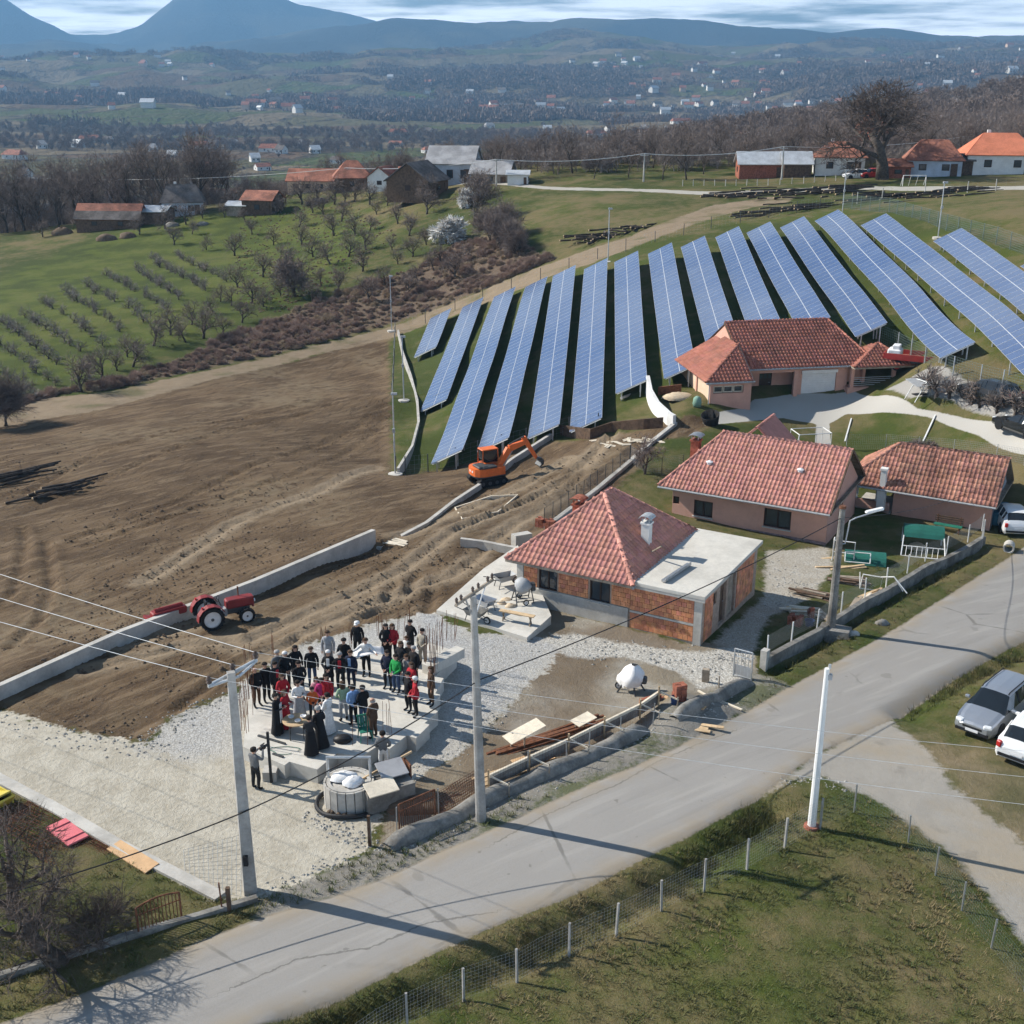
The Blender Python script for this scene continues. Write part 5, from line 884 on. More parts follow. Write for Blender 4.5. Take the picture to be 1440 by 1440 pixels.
def excavator():
    p = at(692, 684); hd = R(28); T = thing('excavator', 'orange tracked excavator with bent boom reaching towards the solar rows', 'excavator', p+Vector((-.35, .9, 0)), hd); T.scale = (.86, .86, .86)
    for s_ in (-1, 1):
        prof = [(-1.35, .28), (-1.2, .08), (-.95, 0), (.95, 0), (1.2, .08), (1.35, .28), (1.35, .42), (1.15, .62), (.9, .68), (-.9, .68), (-1.15, .62), (-1.35, .42)]; tr = MB().extr(prof, s_*.9-.24, s_*.9+.24)
        for k in range(14): tr.box((-1.1+.17*k, s_*.9, .70), (.07, .52, .04)).box((-1.1+.17*k, s_*.9, -.0), (.07, .52, .04))
        t_ = tr.build('track', ['rubber'], T)
        for x in (-.95, -.32, .32, .95): MB().lathe([(.16, -.03), (.16, .03)], (x, s_*1.15, .3), 12, 0, 'Y').build('roller', ['steel_dark'], t_)
    MB().box((0, 0, .45), (1.6, 1.4, .4)).tube((0, 0, .6), (0, 0, .85), .5, n=16).build('undercarriage', ['steel_dark'], T)
    pl = [(1.15, -1.05), (1.15, 1.05), (-.7, 1.08), (-1.15, .95), (-1.42, .6), (-1.5, 0), (-1.42, -.6), (-1.15, -.95), (-.7, -1.08)]; up = MB().prism(pl[::-1], .86, 1.5); up.build('body', ['orange_paint'], T); MB().prism([(x*.96, y*.96) for x, y in pl][::-1], .74, .86).build('deck', ['steel_dark'], T)
    MB().box((-.75, -.25, 1.6), (.9, 1.3, .2), bev=.06).box((-.2, -.6, 1.58), (1.3, .8, .16), bev=.05).build('engine_cover', ['steel_dark'], T); MB().box((-1.475, 0, 1.2), (.02, .62, .16), rz=0).build('name_panel', ['plate'], T)
    cb = MB(); x0, x1, y0, y1, z0, z1 = -.35, 1.1, .12, 1.02, 1.5, 2.75
    for x in (x0, x1):
        for y in (y0, y1): cb.tube((x, y, z0), (x*.93, y, z1), .05, n=4)
    cb.box(((x0+x1)/2-.02, (y0+y1)/2, z1), (x1-x0+.05, y1-y0+.05, .09), bev=.03); cb.box((.38, (y0+y1)/2, z0+.06), (1.4, .9, .12)); cb.tube((.45, y1, z0), (.45, y1, z1), .04, n=4); c = cb.build('cab', ['orange_paint'], T); g = MB(); g.box((.38, y1, 2.2), (1.3, .015, .95)).box((.38, y0, 2.2), (1.3, .015, .95)).box((x1-.04, .57, 2.15), (.015, .8, 1.1)).box((x0+.02, .57, 2.3), (.015, .8, .7)); g.build('cab_window', ['car_glass'], c)
    MB().box((.15, .57, 1.85), (.5, .5, .7), bev=.08).build('seat', ['plastic_black'], T)
    def arm(pts, w, name, mat='orange_paint', par=T):
        mb = MB()
        for (a, b, h0, h1) in pts:
            a, b = Vector(a), Vector(b); d = (b-a).normalized(); n = Vector((-d.z, 0, d.x)); y = Vector((0, w/2, 0)); q = [a+n*h0-y, a-n*h0-y, b-n*h1-y, b+n*h1-y]; mb.add(q+[v+2*y for v in q], [(0, 1, 2, 3), (7, 6, 5, 4), (0, 3, 7, 4), (1, 5, 6, 2), (0, 4, 5, 1), (3, 2, 6, 7)])
        return mb.build(name, [mat], par)
    o = Vector((0, -.25, 0)); b0, b1, b2 = Vector((.9, 0, 1.35))+o, Vector((1.9, 0, 2.75))+o, Vector((3.6, 0, 3.15))+o; s0, s1 = b2, Vector((4.5, 0, 1.55))+o
    bo = arm([(b0, b1, .2, .26), (b1, b2, .26, .16)], .34, 'boom'); arm([(s0+Vector((-.35, 0, .35)), s1, .2, .12)], .26, 'stick'); MB().tube(Vector((1.25, 0, 1.1))+o, Vector((2.2, 0, 2.55))+o, .08, n=8).tube(Vector((1.7, 0, 1.75))+o, Vector((2.25, 0, 2.6))+o, .05, n=8).build('boom_cylinder', ['steel'], bo); MB().tube(Vector((1.9, 0, 3.1))+o, Vector((3.3, 0, 3.6))+o, .07, n=8).build('stick_cylinder', ['steel_dark'], bo)
    bk = [(0, 0), (.35, .05), (.62, -.2), (.6, -.55), (.3, -.75), (.2, -.68), (.42, -.45), (.4, -.2), (.1, -.12)]; m_ = MB().extr([(s1.x+x-.1, s1.z+z+.05) for x, z in bk], -.7, .2); 
    for k in range(4): m_.box((s1.x+.18, -.65+.24*k, s1.z-.72), (.2, .06, .05), ry=R(30))
    m_.build('bucket', ['steel_dark'], T)
excavator()
def trailer():
    p = at(1290, 520); T = thing('trailer', 'flat trailer with red sideboards standing behind the tiled veranda', 'trailer', p+Vector((.3, 1.9, -.45)), R(-26)); MB().box((0, 0, .95), (4.6, 2.0, .1)).build('bed', ['tan_sand'], T)
    for s_ in (-1, 1): MB().box((0, s_*1.0, 1.15), (4.6, .06, .5)).build('sideboard', ['red_paint'], T); MB().box((s_*2.3, 0, 1.15), (.06, 2.0, .5)).build('tailboard', ['red_paint'], T)
    for x in (-1.2, 1.2):
        for s_ in (-1, 1): wheel(T, (x, s_*.85, .42), .42, .25, 'red_paint')
    MB().box((0, 0, .7), (4.2, .8, .25)).build('chassis', ['steel_dark'], T)
    c = MB().box((0, 0, .3), (1.1, 1.2, .6), bev=.1).box((.1, 0, .75), (.6, .9, .35), bev=.05); one('machine_crate', 'white and grey machine crate standing on the red trailer', 'crate', c, ['sack_white'], p+Vector((-1.1, 2.6, .6)), R(-26))
    q = at(1293, 562); m_ = MB()
    for s_ in (-1, 1): m_.tube((-.9, s_*.6, 0), (0, s_*.6, 1.5), .03, n=6).tube((.9, s_*.6, 0), (0, s_*.6, 1.5), .03, n=6)
    m_.tube((0, -.6, 1.5), (0, .6, 1.5), .03, n=6); S = thing('garden_swing', 'grey metal swing frame with canvas roof behind the tiled veranda', 'swing', q, R(20)); m_.build('frame', ['galv'], S); MB().sheet([(-1, -.8, 1.25), (1, -.8, 1.25), (.9, .8, 1.5), (-.9, .8, 1.5)], .03).build('canopy', ['grey_paint'], S); MB().box((0, 0, .45), (1.2, .5, .06)).build('seat', ['plastic_black'], S)
trailer()
# ------------------------------------------------------------------ foundation slab with its starter bars
FZ = .6
FOUND = [(342,1050),(379,1067),(400,1076),(407,1071),(446,1082),(474,1059),(508,1064),(531,1049),(548,1053),(572,1034),(585,1038),(604,1019),(597,1017),(616,1000),(604,996),(619,977),(612,975),(624,953),(613,950),(642,920),(630,912),(600,903),(560,902),(520,912),(460,932),(400,952),(352,975),(347,1010)]
def foundation():
    o = Vector(W(480, 1000, 0)); P_ = [tuple((Vector(W(u, v, FZ))-o)[:2]) for u, v in FOUND]; T = thing('foundation', 'stepped pale concrete house foundation crowded with standing people', 'foundation', (o.x, o.y, 0)); MB().prism(P_, -.3, FZ).build('slab', ['concrete_new'], T)
    for (u, v, w, l, h, a) in ((372,1062,.5,.9,.0,0),(624,935,.5,2.2,.42,R(52))):
        q = Vector(W(u, v, FZ))-o
        if h: MB().box((q.x, q.y, FZ+h/2), (l, w, h), rz=a).build('upstand', ['concrete_new'], T)
    q = Vector(W(381, 1094, 0))-o; MB().box((q.x, q.y, .18), (.5, .5, .4)).build('post_footing', ['concrete'], T)
    spots = [(348,1000,6),(352,975,8),(343,1045,4),(346,1025,5),(462,935,5),(492,925,6),(536,912,8),(568,915,6),(596,930,7),(604,945,8),(612,960,5),(632,914,6),(508,1062,2),(544,1048,5),(456,1050,2),(390,955,3),(620,930,6),(606,990,3)]
    for (u, v, n) in spots:
        q = Vector(W(u, v, FZ))-o; mb = MB(); hh = random.uniform(1.1, 1.7)
        for k in range(n): a = q+Vector((random.uniform(-.28, .28), random.uniform(-.28, .28), FZ-.1)); mb.tube(a, a+Vector((random.gauss(0, .05), random.gauss(0, .05), hh*random.uniform(.8, 1.05))), .011, n=4, cap=False)
        mb.build('rebar_cluster', ['rust'], T)
    q = Vector(W(381, 1092, .3)); one('iron_post', 'dark iron post standing in a concrete block before the foundation', 'post', MB().box((0, 0, .9), (.09, .09, 2.1)), ['iron_black'], (q.x, q.y, .2))
    for (u, v, l, a, lab) in ((382, 1041, 1.3, R(-28), 'dark steel bar lying on the foundation near the priest'), (391, 1063, .5, R(-30), 'short dark offcut lying at the foundation edge')): q = Vector(W(u, v, FZ)); one('steel_bar', lab, 'bar', MB().box((0, 0, .03), (l, .09, .05)), ['steel_dark'], (q.x, q.y, FZ), a)
    q = Vector(W(400, 1056, FZ)); mb = MB(); mb.path([Vector((.5*math.cos(t)*(1+.3*math.sin(3*t)), .28*math.sin(t), .02)) for t in np.linspace(0, 5.6, 26)], .012, 5); one('hose', 'thin green hose lying curled on the foundation', 'hose', mb, ['green_paint'], (q.x, q.y, FZ+.005))
foundation()
# ------------------------------------------------------------------ people
def body_mesh(pose, fem=False):
    """one continuous figure, facing +Y, grown with a Skin modifier; material slots: skin, top, trousers, shoes"""
    s = .92 if fem else 1.0; sh = .185*s; hp = .095
    J = [('pelvis', (0, 0, .96), .145), ('belly', (0, .01, 1.12), .150), ('chest', (0, .0, 1.30), .172), ('neck0', (0, -.01, 1.46), .075), ('neck1', (0, .005, 1.54), .058), ('head', (0, .02, 1.635), .098), ('crown', (0, .01, 1.715), .078)]
    E = [(0, 1), (1, 2), (2, 3), (3, 4), (4, 5), (5, 6)]; reg = {0: 2, 1: 1, 2: 1, 3: 1, 4: 0, 5: 0, 6: 0}; hands = []
    def add(par, nm, p, r, g): J.append((nm, p, r)); i = len(J)-1; E.append((par, i)); reg[i] = g; return i
    st = {'walk': .22}.get(pose, .05)
    for sd_ in (-1, 1):
        a = add(0, 'hip', (sd_*hp, 0, .88), .098, 2); k = add(a, 'knee', (sd_*(hp+.02), .025+sd_*st*.4, .50), .078, 2); c = add(k, 'calf', (sd_*(hp+.02), -.01+sd_*st*.3, .33), .072, 2); an = add(c, 'ankle', (sd_*(hp+.025), -.02+sd_*st*.2, .10), .048, 3); f = add(an, 'foot', (sd_*(hp+.04), .07+sd_*st*.2, .045), .046, 3); add(f, 'toe', (sd_*(hp+.05), .16+sd_*st*.2, .035), .034, 3)
        x = sd_
        if pose == 'clasp': el, wr_, hd = (x*.27, .02, 1.12), (x*.10, .22, .98), (x*.03, .27, .95)
        elif pose == 'behind': el, wr_, hd = (x*.28, -.06, 1.13), (x*.12, -.19, .95), (x*.03, -.2, .91)
        elif pose == 'book': el, wr_, hd = (x*.25, .04, 1.13), (x*.14, .26, 1.17), (x*.08, .33, 1.2)
        elif pose == 'camera': el, wr_, hd = (x*.27, .14, 1.24), (x*.12, .34, 1.46), (x*.07, .40, 1.5)
        elif pose == 'raise' and x > 0: el, wr_, hd = (.34, .12, 1.34), (.42, .26, 1.5), (.44, .3, 1.57)
        elif pose == 'wide': el, wr_, hd = (x*.40, .10, 1.22), (x*.52, .30, 1.22), (x*.55, .37, 1.22)
        else: el, wr_, hd = (x*.26, -.02, 1.12), (x*.26, .05, .88), (x*.255, .08, .80)
        s1 = add(2, 'shoulder', (x*sh, -.01, 1.40), .078, 1); e1 = add(s1, 'elbow', el, .060, 1); w1 = add(e1, 'wrist', wr_, .042, 1); h1 = add(w1, 'palm', hd, .038, 0); hands.append((Vector(wr_), Vector(hd), x))
    me = bpy.data.meshes.new('person_skeleton'); me.from_pydata([j[1] for j in J], E, []); o = bpy.data.objects.new('person_skeleton', me); COL.objects.link(o)
    m_ = o.modifiers.new('skin', 'SKIN'); sv = me.skin_vertices[0].data
    for i, j in enumerate(J): sv[i].radius = (j[2], j[2]*(.80 if i in (0, 1, 2) else 1.0)); sv[i].use_root = (i == 0)
    m_.use_smooth_shade = True; ss = o.modifiers.new('sub', 'SUBSURF'); ss.levels = 1; ss.render_levels = 1
    dg = bpy.context.evaluated_depsgraph_get(); ev = o.evaluated_get(dg); em = ev.to_mesh(); V = [tuple(v.co) for v in em.vertices]; Fc = [tuple(p.vertices) for p in em.polygons]; ev.to_mesh_clear(); bpy.data.objects.remove(o)
    jp = np.array([j[1] for j in J]); seg = np.array(E); mb = MB(); cen = np.array([np.mean([V[i] for i in f], axis=0) for f in Fc]); best = np.full(len(Fc), 1e9); lab = np.zeros(len(Fc), int)
    for a, b in E:
        A, B = jp[a], jp[b]; d = B-A; t = np.clip(((cen-A)@d)/(d@d), 0, 1); dist = np.linalg.norm(cen-A-t[:, None]*d, axis=1)/max(J[b][2], .03); m2 = dist < best; best[m2] = dist[m2]; lab[m2] = np.where(t[m2] > .5, reg[b], reg[a] if a not in (0,) else reg[b] if reg[b] == 2 else 2)
    lab[(cen[:, 2] > 1.0) & (lab == 2)] = 1; lab[(cen[:, 2] > 1.3) & (cen[:, 2] < 1.505) & (abs(cen[:, 0]) < .3) & (cen[:, 1] < .22)] = 1; mb.v = V; mb.f = Fc; mb.m = [int(q) for q in lab]
    for w_, h_, x in hands:      # four fingers and a thumb on each palm
        d = (h_-w_).normalized(); sdv = Vector((1, 0, 0)); sdv = (sdv-d*sdv.dot(d)).normalized(); nrm = d.cross(sdv)
        for k, (off, ln) in enumerate(((-.027, .058), (-.009, .07), (.009, .066), (.027, .05))):
            b0 = h_+sdv*off+d*.02; k1 = b0+d*ln*.55+nrm*.008; mb.tube(b0, k1, .0095, .009, 5); mb.tube(k1, k1+d*ln*.5+nrm*.022, .009, .007, 5)
        t0 = h_-sdv*x*.03-d*.005; mb.tube(t0, t0-sdv*x*.03+d*.035+nrm*.012, .011, .009, 5)
    mb.add([(-.016, .108, 1.635), (.016, .108, 1.635), (0, .142, 1.622), (0, .108, 1.668)], [(0, 1, 2), (1, 3, 2), (3, 0, 2)], 0)      # nose
    for x in (-.035, .035): mb.box((x, .108, 1.66), (.022, .012, .010), 3)
    mb.box((0, .112, 1.588), (.045, .012, .008), 3)
    for x in (-.1, .1): mb.box((x, .02, 1.64), (.018, .035, .06), 0)
    me2 = mb.mesh('body', ['skin', 'skin', 'skin', 'skin'], True); return me2
def hair_mesh(kind):
    mb = MB(); n = 12; prof = {'short': [(.112, -.02), (.118, .03), (.105, .085), (.06, .118), (.0, .125)], 'bald': [(.112, -.06), (.115, -.02), (.10, .02)], 'long': [(.10, -.2), (.13, -.1), (.125, 0), (.118, .05), (.1, .09), (.05, .12), (0, .126)], 'cap': [(.125, .01), (.122, .05), (.11, .09), (.05, .12), (0, .125)]}[kind]
    rings = []
    for r_, z in prof:
        for i in range(n): a = 2*math.pi*i/n; y = r_*math.sin(a)*1.08; mb.v.append((r_*math.cos(a), -.002+(y if y < .0 or z > .045 else y*.78), 1.635+z))
    for k in range(len(prof)-1):
        for i in range(n):
            a = 2*math.pi*(i+.5)/n
            if prof[k][1] < .02 and math.sin(a) > .25 and kind != 'cap': continue
            mb.f.append((k*n+i, k*n+(i+1) % n, (k+1)*n+(i+1) % n, (k+1)*n+i)); mb.m.append(0)
    if kind == 'cap': mb.box((0, .15, 1.655), (.16, .12, .015))
    return mb
def robe_mesh(long=True, flare=.30):
    mb = MB(); n = 20; zs = [(1.12, .178), (.95, .19), (.7, .215), (.4, .25), (.08, flare)] if long else [(1.06, .18), (.92, .195), (.75, .2), (.58, .22)]
    for k, (z, r_) in enumerate(zs):
        for i in range(n): a = 2*math.pi*i/n; f = 1+.07*math.sin(5*a+k*.3)*(k/len(zs)); mb.v.append((r_*f*math.cos(a), r_*f*.82*math.sin(a), z))
    for k in range(len(zs)-1):
        for i in range(n): mb.f.append((k*n+i, k*n+(i+1) % n, (k+1)*n+(i+1) % n, (k+1)*n+i)); mb.m.append(0)
    return mb
def jacket_mesh():      # open-hemmed coat shell over the hips
    mb = MB(); n = 16
    for z, r_ in ((1.16, .182), (1.02, .195), (.84, .205)):
        for i in range(n): a = 2*math.pi*i/n; mb.v.append((r_*math.cos(a), r_*.78*math.sin(a), z))
    for k in range(2):
        for i in range(n): mb.f.append((k*n+i, k*n+(i+1) % n, (k+1)*n+(i+1) % n, (k+1)*n+i)); mb.m.append(0)
    return mb
CLO = {'black': (.012, .012, .014), 'dark': (.025, .024, .026), 'navy': (.015, .02, .045), 'grey': (.16, .165, .17), 'lgrey': (.38, .39, .41), 'blue': (.22, .36, .62), 'jeans': (.05, .085, .17), 'white': (.76, .76, .75), 'red': (.38, .02, .03), 'magenta': (.55, .05, .20), 'pink': (.65, .35, .38), 'orange': (.60, .13, .03), 'green': (.02, .30, .07), 'lgreen': (.30, .42, .28), 'brown': (.09, .055, .035), 'beige': (.42, .38, .31), 'hair_dark': (.02, .015, .012), 'hair_grey': (.35, .34, .33), 'hair_white': (.7, .7, .69), 'hair_brown': (.07, .04, .022), 'gold': (.45, .32, .10)}
def cl(n):
    k = 'cloth_'+n; return MATS.get(k) or M(k, CLO[n], .9, .12, 14, .25)
BODY = {}; HAIR = {}; ROBE = {k: None for k in 'ls'}
def person(label, u, v, top, bot, pose='clasp', hair=('short', 'hair_dark'), face=None, fem=False, robe=None, z=FZ, coat=True, sc=1.0, shoes='black', lean=0.0, stole=None, front=None, group='people gathered on the foundation', pos=None):
    key = (pose, fem)
    if key not in BODY: BODY[key] = body_mesh(pose, fem)
    p = Vector(W(u, v, z)) if pos is None else Vector(pos); f = face if face is not None else (Vector(W(447, 1035, z))-p); rz = math.atan2(f[1], f[0])-math.pi/2
    T = thing('person', label, 'person', (p.x, p.y, z), rz+random.gauss(0, .12), group); b = ob('body', BODY[key], T); T.scale = (sc, sc, sc); b.rotation_euler = (-lean, 0, 0)
    for i, m_ in enumerate((MATS['skin'], cl(top), cl(bot), cl(shoes))): b.material_slots[i].link = 'OBJECT'; b.material_slots[i].material = m_
    def part(nm, mb, mat):
        k = (nm, id(mb) if not isinstance(mb, str) else mb)
        if k not in HAIR: HAIR[k] = (hair_mesh(mb) if nm in ('hair', 'cap') else robe_mesh(mb == 'l') if nm in ('robe', 'skirt') else jacket_mesh()).mesh(nm, ['skin'], True)
        o = ob(nm, HAIR[k], T); o.rotation_euler = (-lean, 0, 0); o.material_slots[0].link = 'OBJECT'; o.material_slots[0].material = cl(mat); return o
    if hair: part('cap' if hair[0] == 'cap' else 'hair', hair[0], hair[1])
    if robe: part('robe' if robe[0] == 'l' else 'skirt', robe[0], robe[1])
    elif coat: part('coat_hem', 'j', top)
    if front: MB().box((0, .135, 1.26), (.13, .03, .34), bev=.01).build('shirt_front', [cl(front)], T)
    if stole: MB().box((-.06, .185, .95), (.07, .02, .8)).box((.06, .185, .95), (.07, .02, .8)).build('stole', [cl(stole)], T)
    return T
def crowd():
    P = person; S = ('short', 'hair_dark'); G = ('short', 'hair_grey'); Wt = ('short', 'hair_white'); Br = ('short', 'hair_brown'); Lg = ('long', 'hair_dark'); Lb = ('long', 'hair_brown'); Bd = ('bald', 'hair_grey')
    P('bald man in black jacket at the left end of the crowd', 362, 993, 'black', 'brown', 'clasp', Bd); P('dark haired man in black jacket, second from the left end', 376, 986, 'black', 'black', 'behind', S); P('man with red scarf under dark jacket near the left rebar', 390, 985, 'dark', 'dark', 'side', S, front='red'); P('grey jacketed man mostly hidden behind white haired man', 393, 968, 'grey', 'dark', 'side', G); P('white haired man in long black jacket at the left', 404, 970, 'black', 'dark', 'clasp', Wt)
    P('long haired woman in black coat raising one arm', 418, 961, 'black', 'black', 'raise', Lg, fem=True, robe=('s', 'black')); P('man in black jacket and blue jeans seen from behind', 440, 963, 'black', 'jeans', 'side', Br); P('man in dark jacket just behind the white robed priest', 423, 984, 'black', 'dark', 'clasp', S); P('man in pale blue grey jacket at the back centre', 463, 939, 'lgrey', 'grey', 'side', Br); P('white haired woman in dark coat, skirt and white blouse', 464, 968, 'dark', 'dark', 'clasp', Wt, fem=True, robe=('s', 'black'), front='white')
    P('grey haired man with red jumper under open black jacket', 480, 971, 'black', 'black', 'behind', G, front='red'); P('big man in long black coat at the back centre', 486, 953, 'black', 'black', 'clasp', S, sc=1.05); P('man in navy suit and blue shirt beside the white sheet', 495, 968, 'navy', 'navy', 'side', Br, front='blue'); t = P('man in white shirt spreading a white sheet', 516, 950, 'white', 'black', 'wide', Br, coat=False); P('man in black coat and white cap behind everyone', 504, 925, 'black', 'black', 'side', ('cap', 'white'))
    P('woman in pale green top near the front', 484, 1014, 'lgreen', 'lgrey', 'clasp', Lb, fem=True, coat=False, face=(-.5, .8, 0)); P('man in light blue shirt with black trousers', 498, 1019, 'blue', 'black', 'behind', S, coat=False, face=(-.5, .8, 0)); P('man in black suit jacket and jeans at front right', 512, 1020, 'black', 'jeans', 'clasp', S, face=(-.6, .7, 0)); P('old man in brown coat beside the green chair', 526, 1038, 'brown', 'brown', 'clasp', Bd, face=(-.8, .5, 0))
    P('priest in black cassock with white stole left of the table', 391, 1032, 'black', 'black', 'book', S, robe=('l', 'black'), stole='white'); P('altar server in red robe beside the black cassock', 403, 1024, 'red', 'red', 'book', Lb, robe=('l', 'red'), sc=.95); P('woman in dark red coat behind the left priest', 400, 1003, 'red', 'dark', 'clasp', Lb, fem=True, robe=('s', 'dark')); P('priest in white vestment with grey patterned skirt at the table', 422, 1013, 'white', 'grey', 'book', S, robe=('l', 'lgrey')); P('child in orange top at the table', 441, 1012, 'orange', 'dark', 'clasp', S, sc=.82, coat=False); P('girl in pale pink top behind the table', 447, 999, 'pink', 'lgrey', 'clasp', Lb, sc=.85, fem=True, coat=False); P('girl in magenta jacket behind the table', 454, 1002, 'magenta', 'dark', 'clasp', Lg, sc=.88, fem=True); P('woman in red jacket right of the table', 461, 1003, 'red', 'dark', 'side', Lg, fem=True)
    P('priest in long white robe bending over the table', 463, 1031, 'white', 'white', 'book', S, robe=('l', 'white'), face=(-.6, .3, 0)); P('priest in black cassock leaning forward beside the white robe', 454, 1053, 'black', 'black', 'book', G, robe=('l', 'black'), face=(-.7, .6, 0), lean=.12); P('small priest in dark cassock with gold trim at the front', 438, 1062, 'dark', 'black', 'book', S, robe=('l', 'black'), face=(-.2, .9, 0), stole='gold', sc=.95)
    P('woman in dark coat at the back right beside a red jacket', 544, 929, 'black', 'black', 'clasp', Lg, fem=True, robe=('s', 'black')); P('woman in red jacket and black trousers at the back right', 553, 929, 'red', 'black', 'clasp', Lb, fem=True); P('man in black shirt at the back right by the rebar', 578, 923, 'black', 'dark', 'behind', S, coat=False); P('child in white top before the man in black shirt', 573, 937, 'white', 'dark', 'side', Lb, sc=.82, coat=False); P('man in beige suit alone at the right back', 595, 936, 'beige', 'beige', 'clasp', S); P('man in dark vest with blue grey sleeves', 546, 968, 'navy', 'dark', 'clasp', S); P('man in bright green shirt and jeans', 558, 974, 'green', 'jeans', 'clasp', S, coat=False); P('woman in dark jacket behind the bright green shirt', 565, 955, 'dark', 'dark', 'clasp', Lb, fem=True)
    P('tall man in brown black coat at the right group', 577, 956, 'brown', 'black', 'clasp', S); P('man in grey jumper behind the right group', 573, 974, 'grey', 'dark', 'clasp', Br); P('man in dark coat at the right group edge', 583, 962, 'dark', 'dark', 'side', G); P('man in black jacket at the front of the right group', 575, 1000, 'black', 'black', 'behind', S); P('white haired man in red jacket at the right front', 585, 1007, 'red', 'black', 'clasp', Wt); P('woman in dark red cardigan behind the red jacket', 580, 986, 'red', 'dark', 'clasp', Lb, fem=True); P('woman in brown jacket at the far right step', 607, 992, 'brown', 'brown', 'side', Lb, fem=True)
    ph = P('photographer in grey shirt on the gravel before the foundation', 361, 1110, 'grey', 'dark', 'camera', S, z=0.0, coat=False, face=(.5, .8, 0), group='people standing on the ground'); P('man in grey shirt and white trousers behind the foundation step', 540, 1086, 'grey', 'white', 'clasp', S, z=0.0, coat=False, face=(-.3, .9, 0), group='people standing on the ground')
    f = Vector((.5, .8, 0)).normalized(); q = Vector(W(361, 1110, 0))+f*.46; c = thing('video_camera', 'dark video camera held up by the photographer on the gravel', 'camera', (q.x, q.y, 1.5), math.atan2(f.y, f.x)); MB().box((0, 0, 0), (.26, .12, .14), bev=.02).build('camera_body', ['plastic_black'], c); MB().tube((.12, 0, 0), (.26, 0, 0), .05, n=10).build('lens', ['plastic_black'], c); MB().tube((-.1, 0, .14), (.1, 0, .14), .02, n=6).build('handle', ['plastic_black'], c)
    q = Vector(W(521, 945, FZ)); mb = MB(); nn = 9
    for i in range(nn):
        for j in range(nn): x, y = (i/(nn-1)-.5)*1.3, (j/(nn-1)-.5)*.9; mb.v.append((x, y, 1.15+.12*math.sin(3*x+2)*math.cos(4*y)-.18*abs(x)+.05*math.sin(9*y)))
    for i in range(nn-1):
        for j in range(nn-1): a = i*nn+j; mb.f.append((a, a+nn, a+nn+1, a+1)); mb.m.append(0)
    s_ = one('cloth_sheet', 'white cloth sheet billowing in the arms of the white shirted man', 'cloth', mb, ['sack_white'], (q.x, q.y-.2, FZ), R(15), smooth=True); sm = s_.modifiers.new('thick', 'SOLIDIFY'); sm.thickness = .01
    q = Vector(W(418, 1036, FZ)); t = thing('table', 'small round topped brown table holding the ceremony dishes', 'table', (q.x, q.y, FZ), R(10)); MB().lathe([(.5, .70), (.52, .72), (.52, .745), (.5, .75)], (0, 0, 0), 24).build('tabletop', ['wood_raw'], t)
    for k in range(4): a = math.pi/4+k*math.pi/2; MB().tube((.36*math.cos(a), .36*math.sin(a), 0), (.36*math.cos(a), .36*math.sin(a), .71), .02, n=6).build('leg', ['steel_dark'], t)
    for k, (x, y, lab) in enumerate(((-.2, .1, 'white bowl at the left of the round table'), (.25, .15, 'white bowl at the back of the round table'), (.1, -.2, 'white bowl at the front of the round table'))): one('bowl', lab, 'bowl', MB().lathe([(.05, 0), (.11, .05), (.12, .09), (.11, .085), (.04, .02)], (0, 0, 0), 14), ['sack_white'], (q.x+x, q.y+y, FZ+.752), smooth=True)
    q = Vector(W(514, 1040, FZ)); c = thing('garden_chair', 'green plastic garden chair beside the man in brown coat', 'chair', (q.x, q.y, FZ), R(200)); MB().box((0, 0, .43), (.48, .46, .04), bev=.015).build('seat', ['green_paint'], c); bk = MB()
    for k in range(5): bk.box((-.2+.1*k, -.24, .68), (.06, .03, .48), rx=R(8))
    bk.box((0, -.275, .92), (.5, .04, .07)); bk.build('backrest', ['green_paint'], c)
    for sx in (-1, 1):
        for sy in (-1, 1): MB().tube((sx*.2, sy*.19, .43), (sx*.24, sy*.23, 0), .022, .018, 6).build('leg', ['green_paint'], c)
    q = Vector(W(482, 1042, FZ)); b = MB(); b.lathe([(.3, 0), (.34, .08), (.28, .2), (.12, .27), (.02, .29)], (0, 0, 0), 14); o = one('bag', 'round black bag lying on the foundation near the green chair', 'bag', b, ['plastic_black'], (q.x, q.y, FZ), smooth=True); o.scale = (1.1, .8, .9)
crowd()
# ------------------------------------------------------------------ walls, slabs, yard things
def strip(name, label, cat, pts, w, h, mat, sink=.5, z=None, off=0.0, slabs=False):      # wall of given thickness along a ground line
    P = lerp_pts([Vector(p) if len(p) == 3 else at(*p) for p in pts], 1.6); org = P[0].copy(); mb = MB(); N = len(P); L_, R_ = [], []
    for i, p in enumerate(P):
        d = (P[min(i+1, N-1)]-P[max(i-1, 0)]); n = Vector((-d.y, d.x, 0)).normalized()*w/2; hh = h[0]+(h[1]-h[0])*i/(N-1) if isinstance(h, tuple) else h; zz_ = p.z if z is None else z; L_.append((p+n-org, zz_+hh-org.z, p.z-sink-org.z)); R_.append((p-n-org, zz_+hh-org.z, p.z-sink-org.z))
    for i in range(N-1):
        q = [L_[i], L_[i+1], R_[i+1], R_[i]]; vs = [(a.x, a.y, b) for a, b, c in q]+[(a.x, a.y, c) for a, b, c in q]; fs = [(3, 2, 1, 0), (0, 1, 5, 4), (2, 3, 7, 6)]
        if i == 0: fs.append((3, 0, 4, 7))
        if i == N-2: fs.append((1, 2, 6, 5))
        mb.add(vs, fs)
    return one(name, label, cat, mb, [mat], org)
strip('retaining_wall', 'long low concrete retaining wall holding the ploughed field, red tractor beside it', 'wall', [(-240,1094),(0,984),(170,906),(360,832),(526,760)], .28, .68, 'concrete')
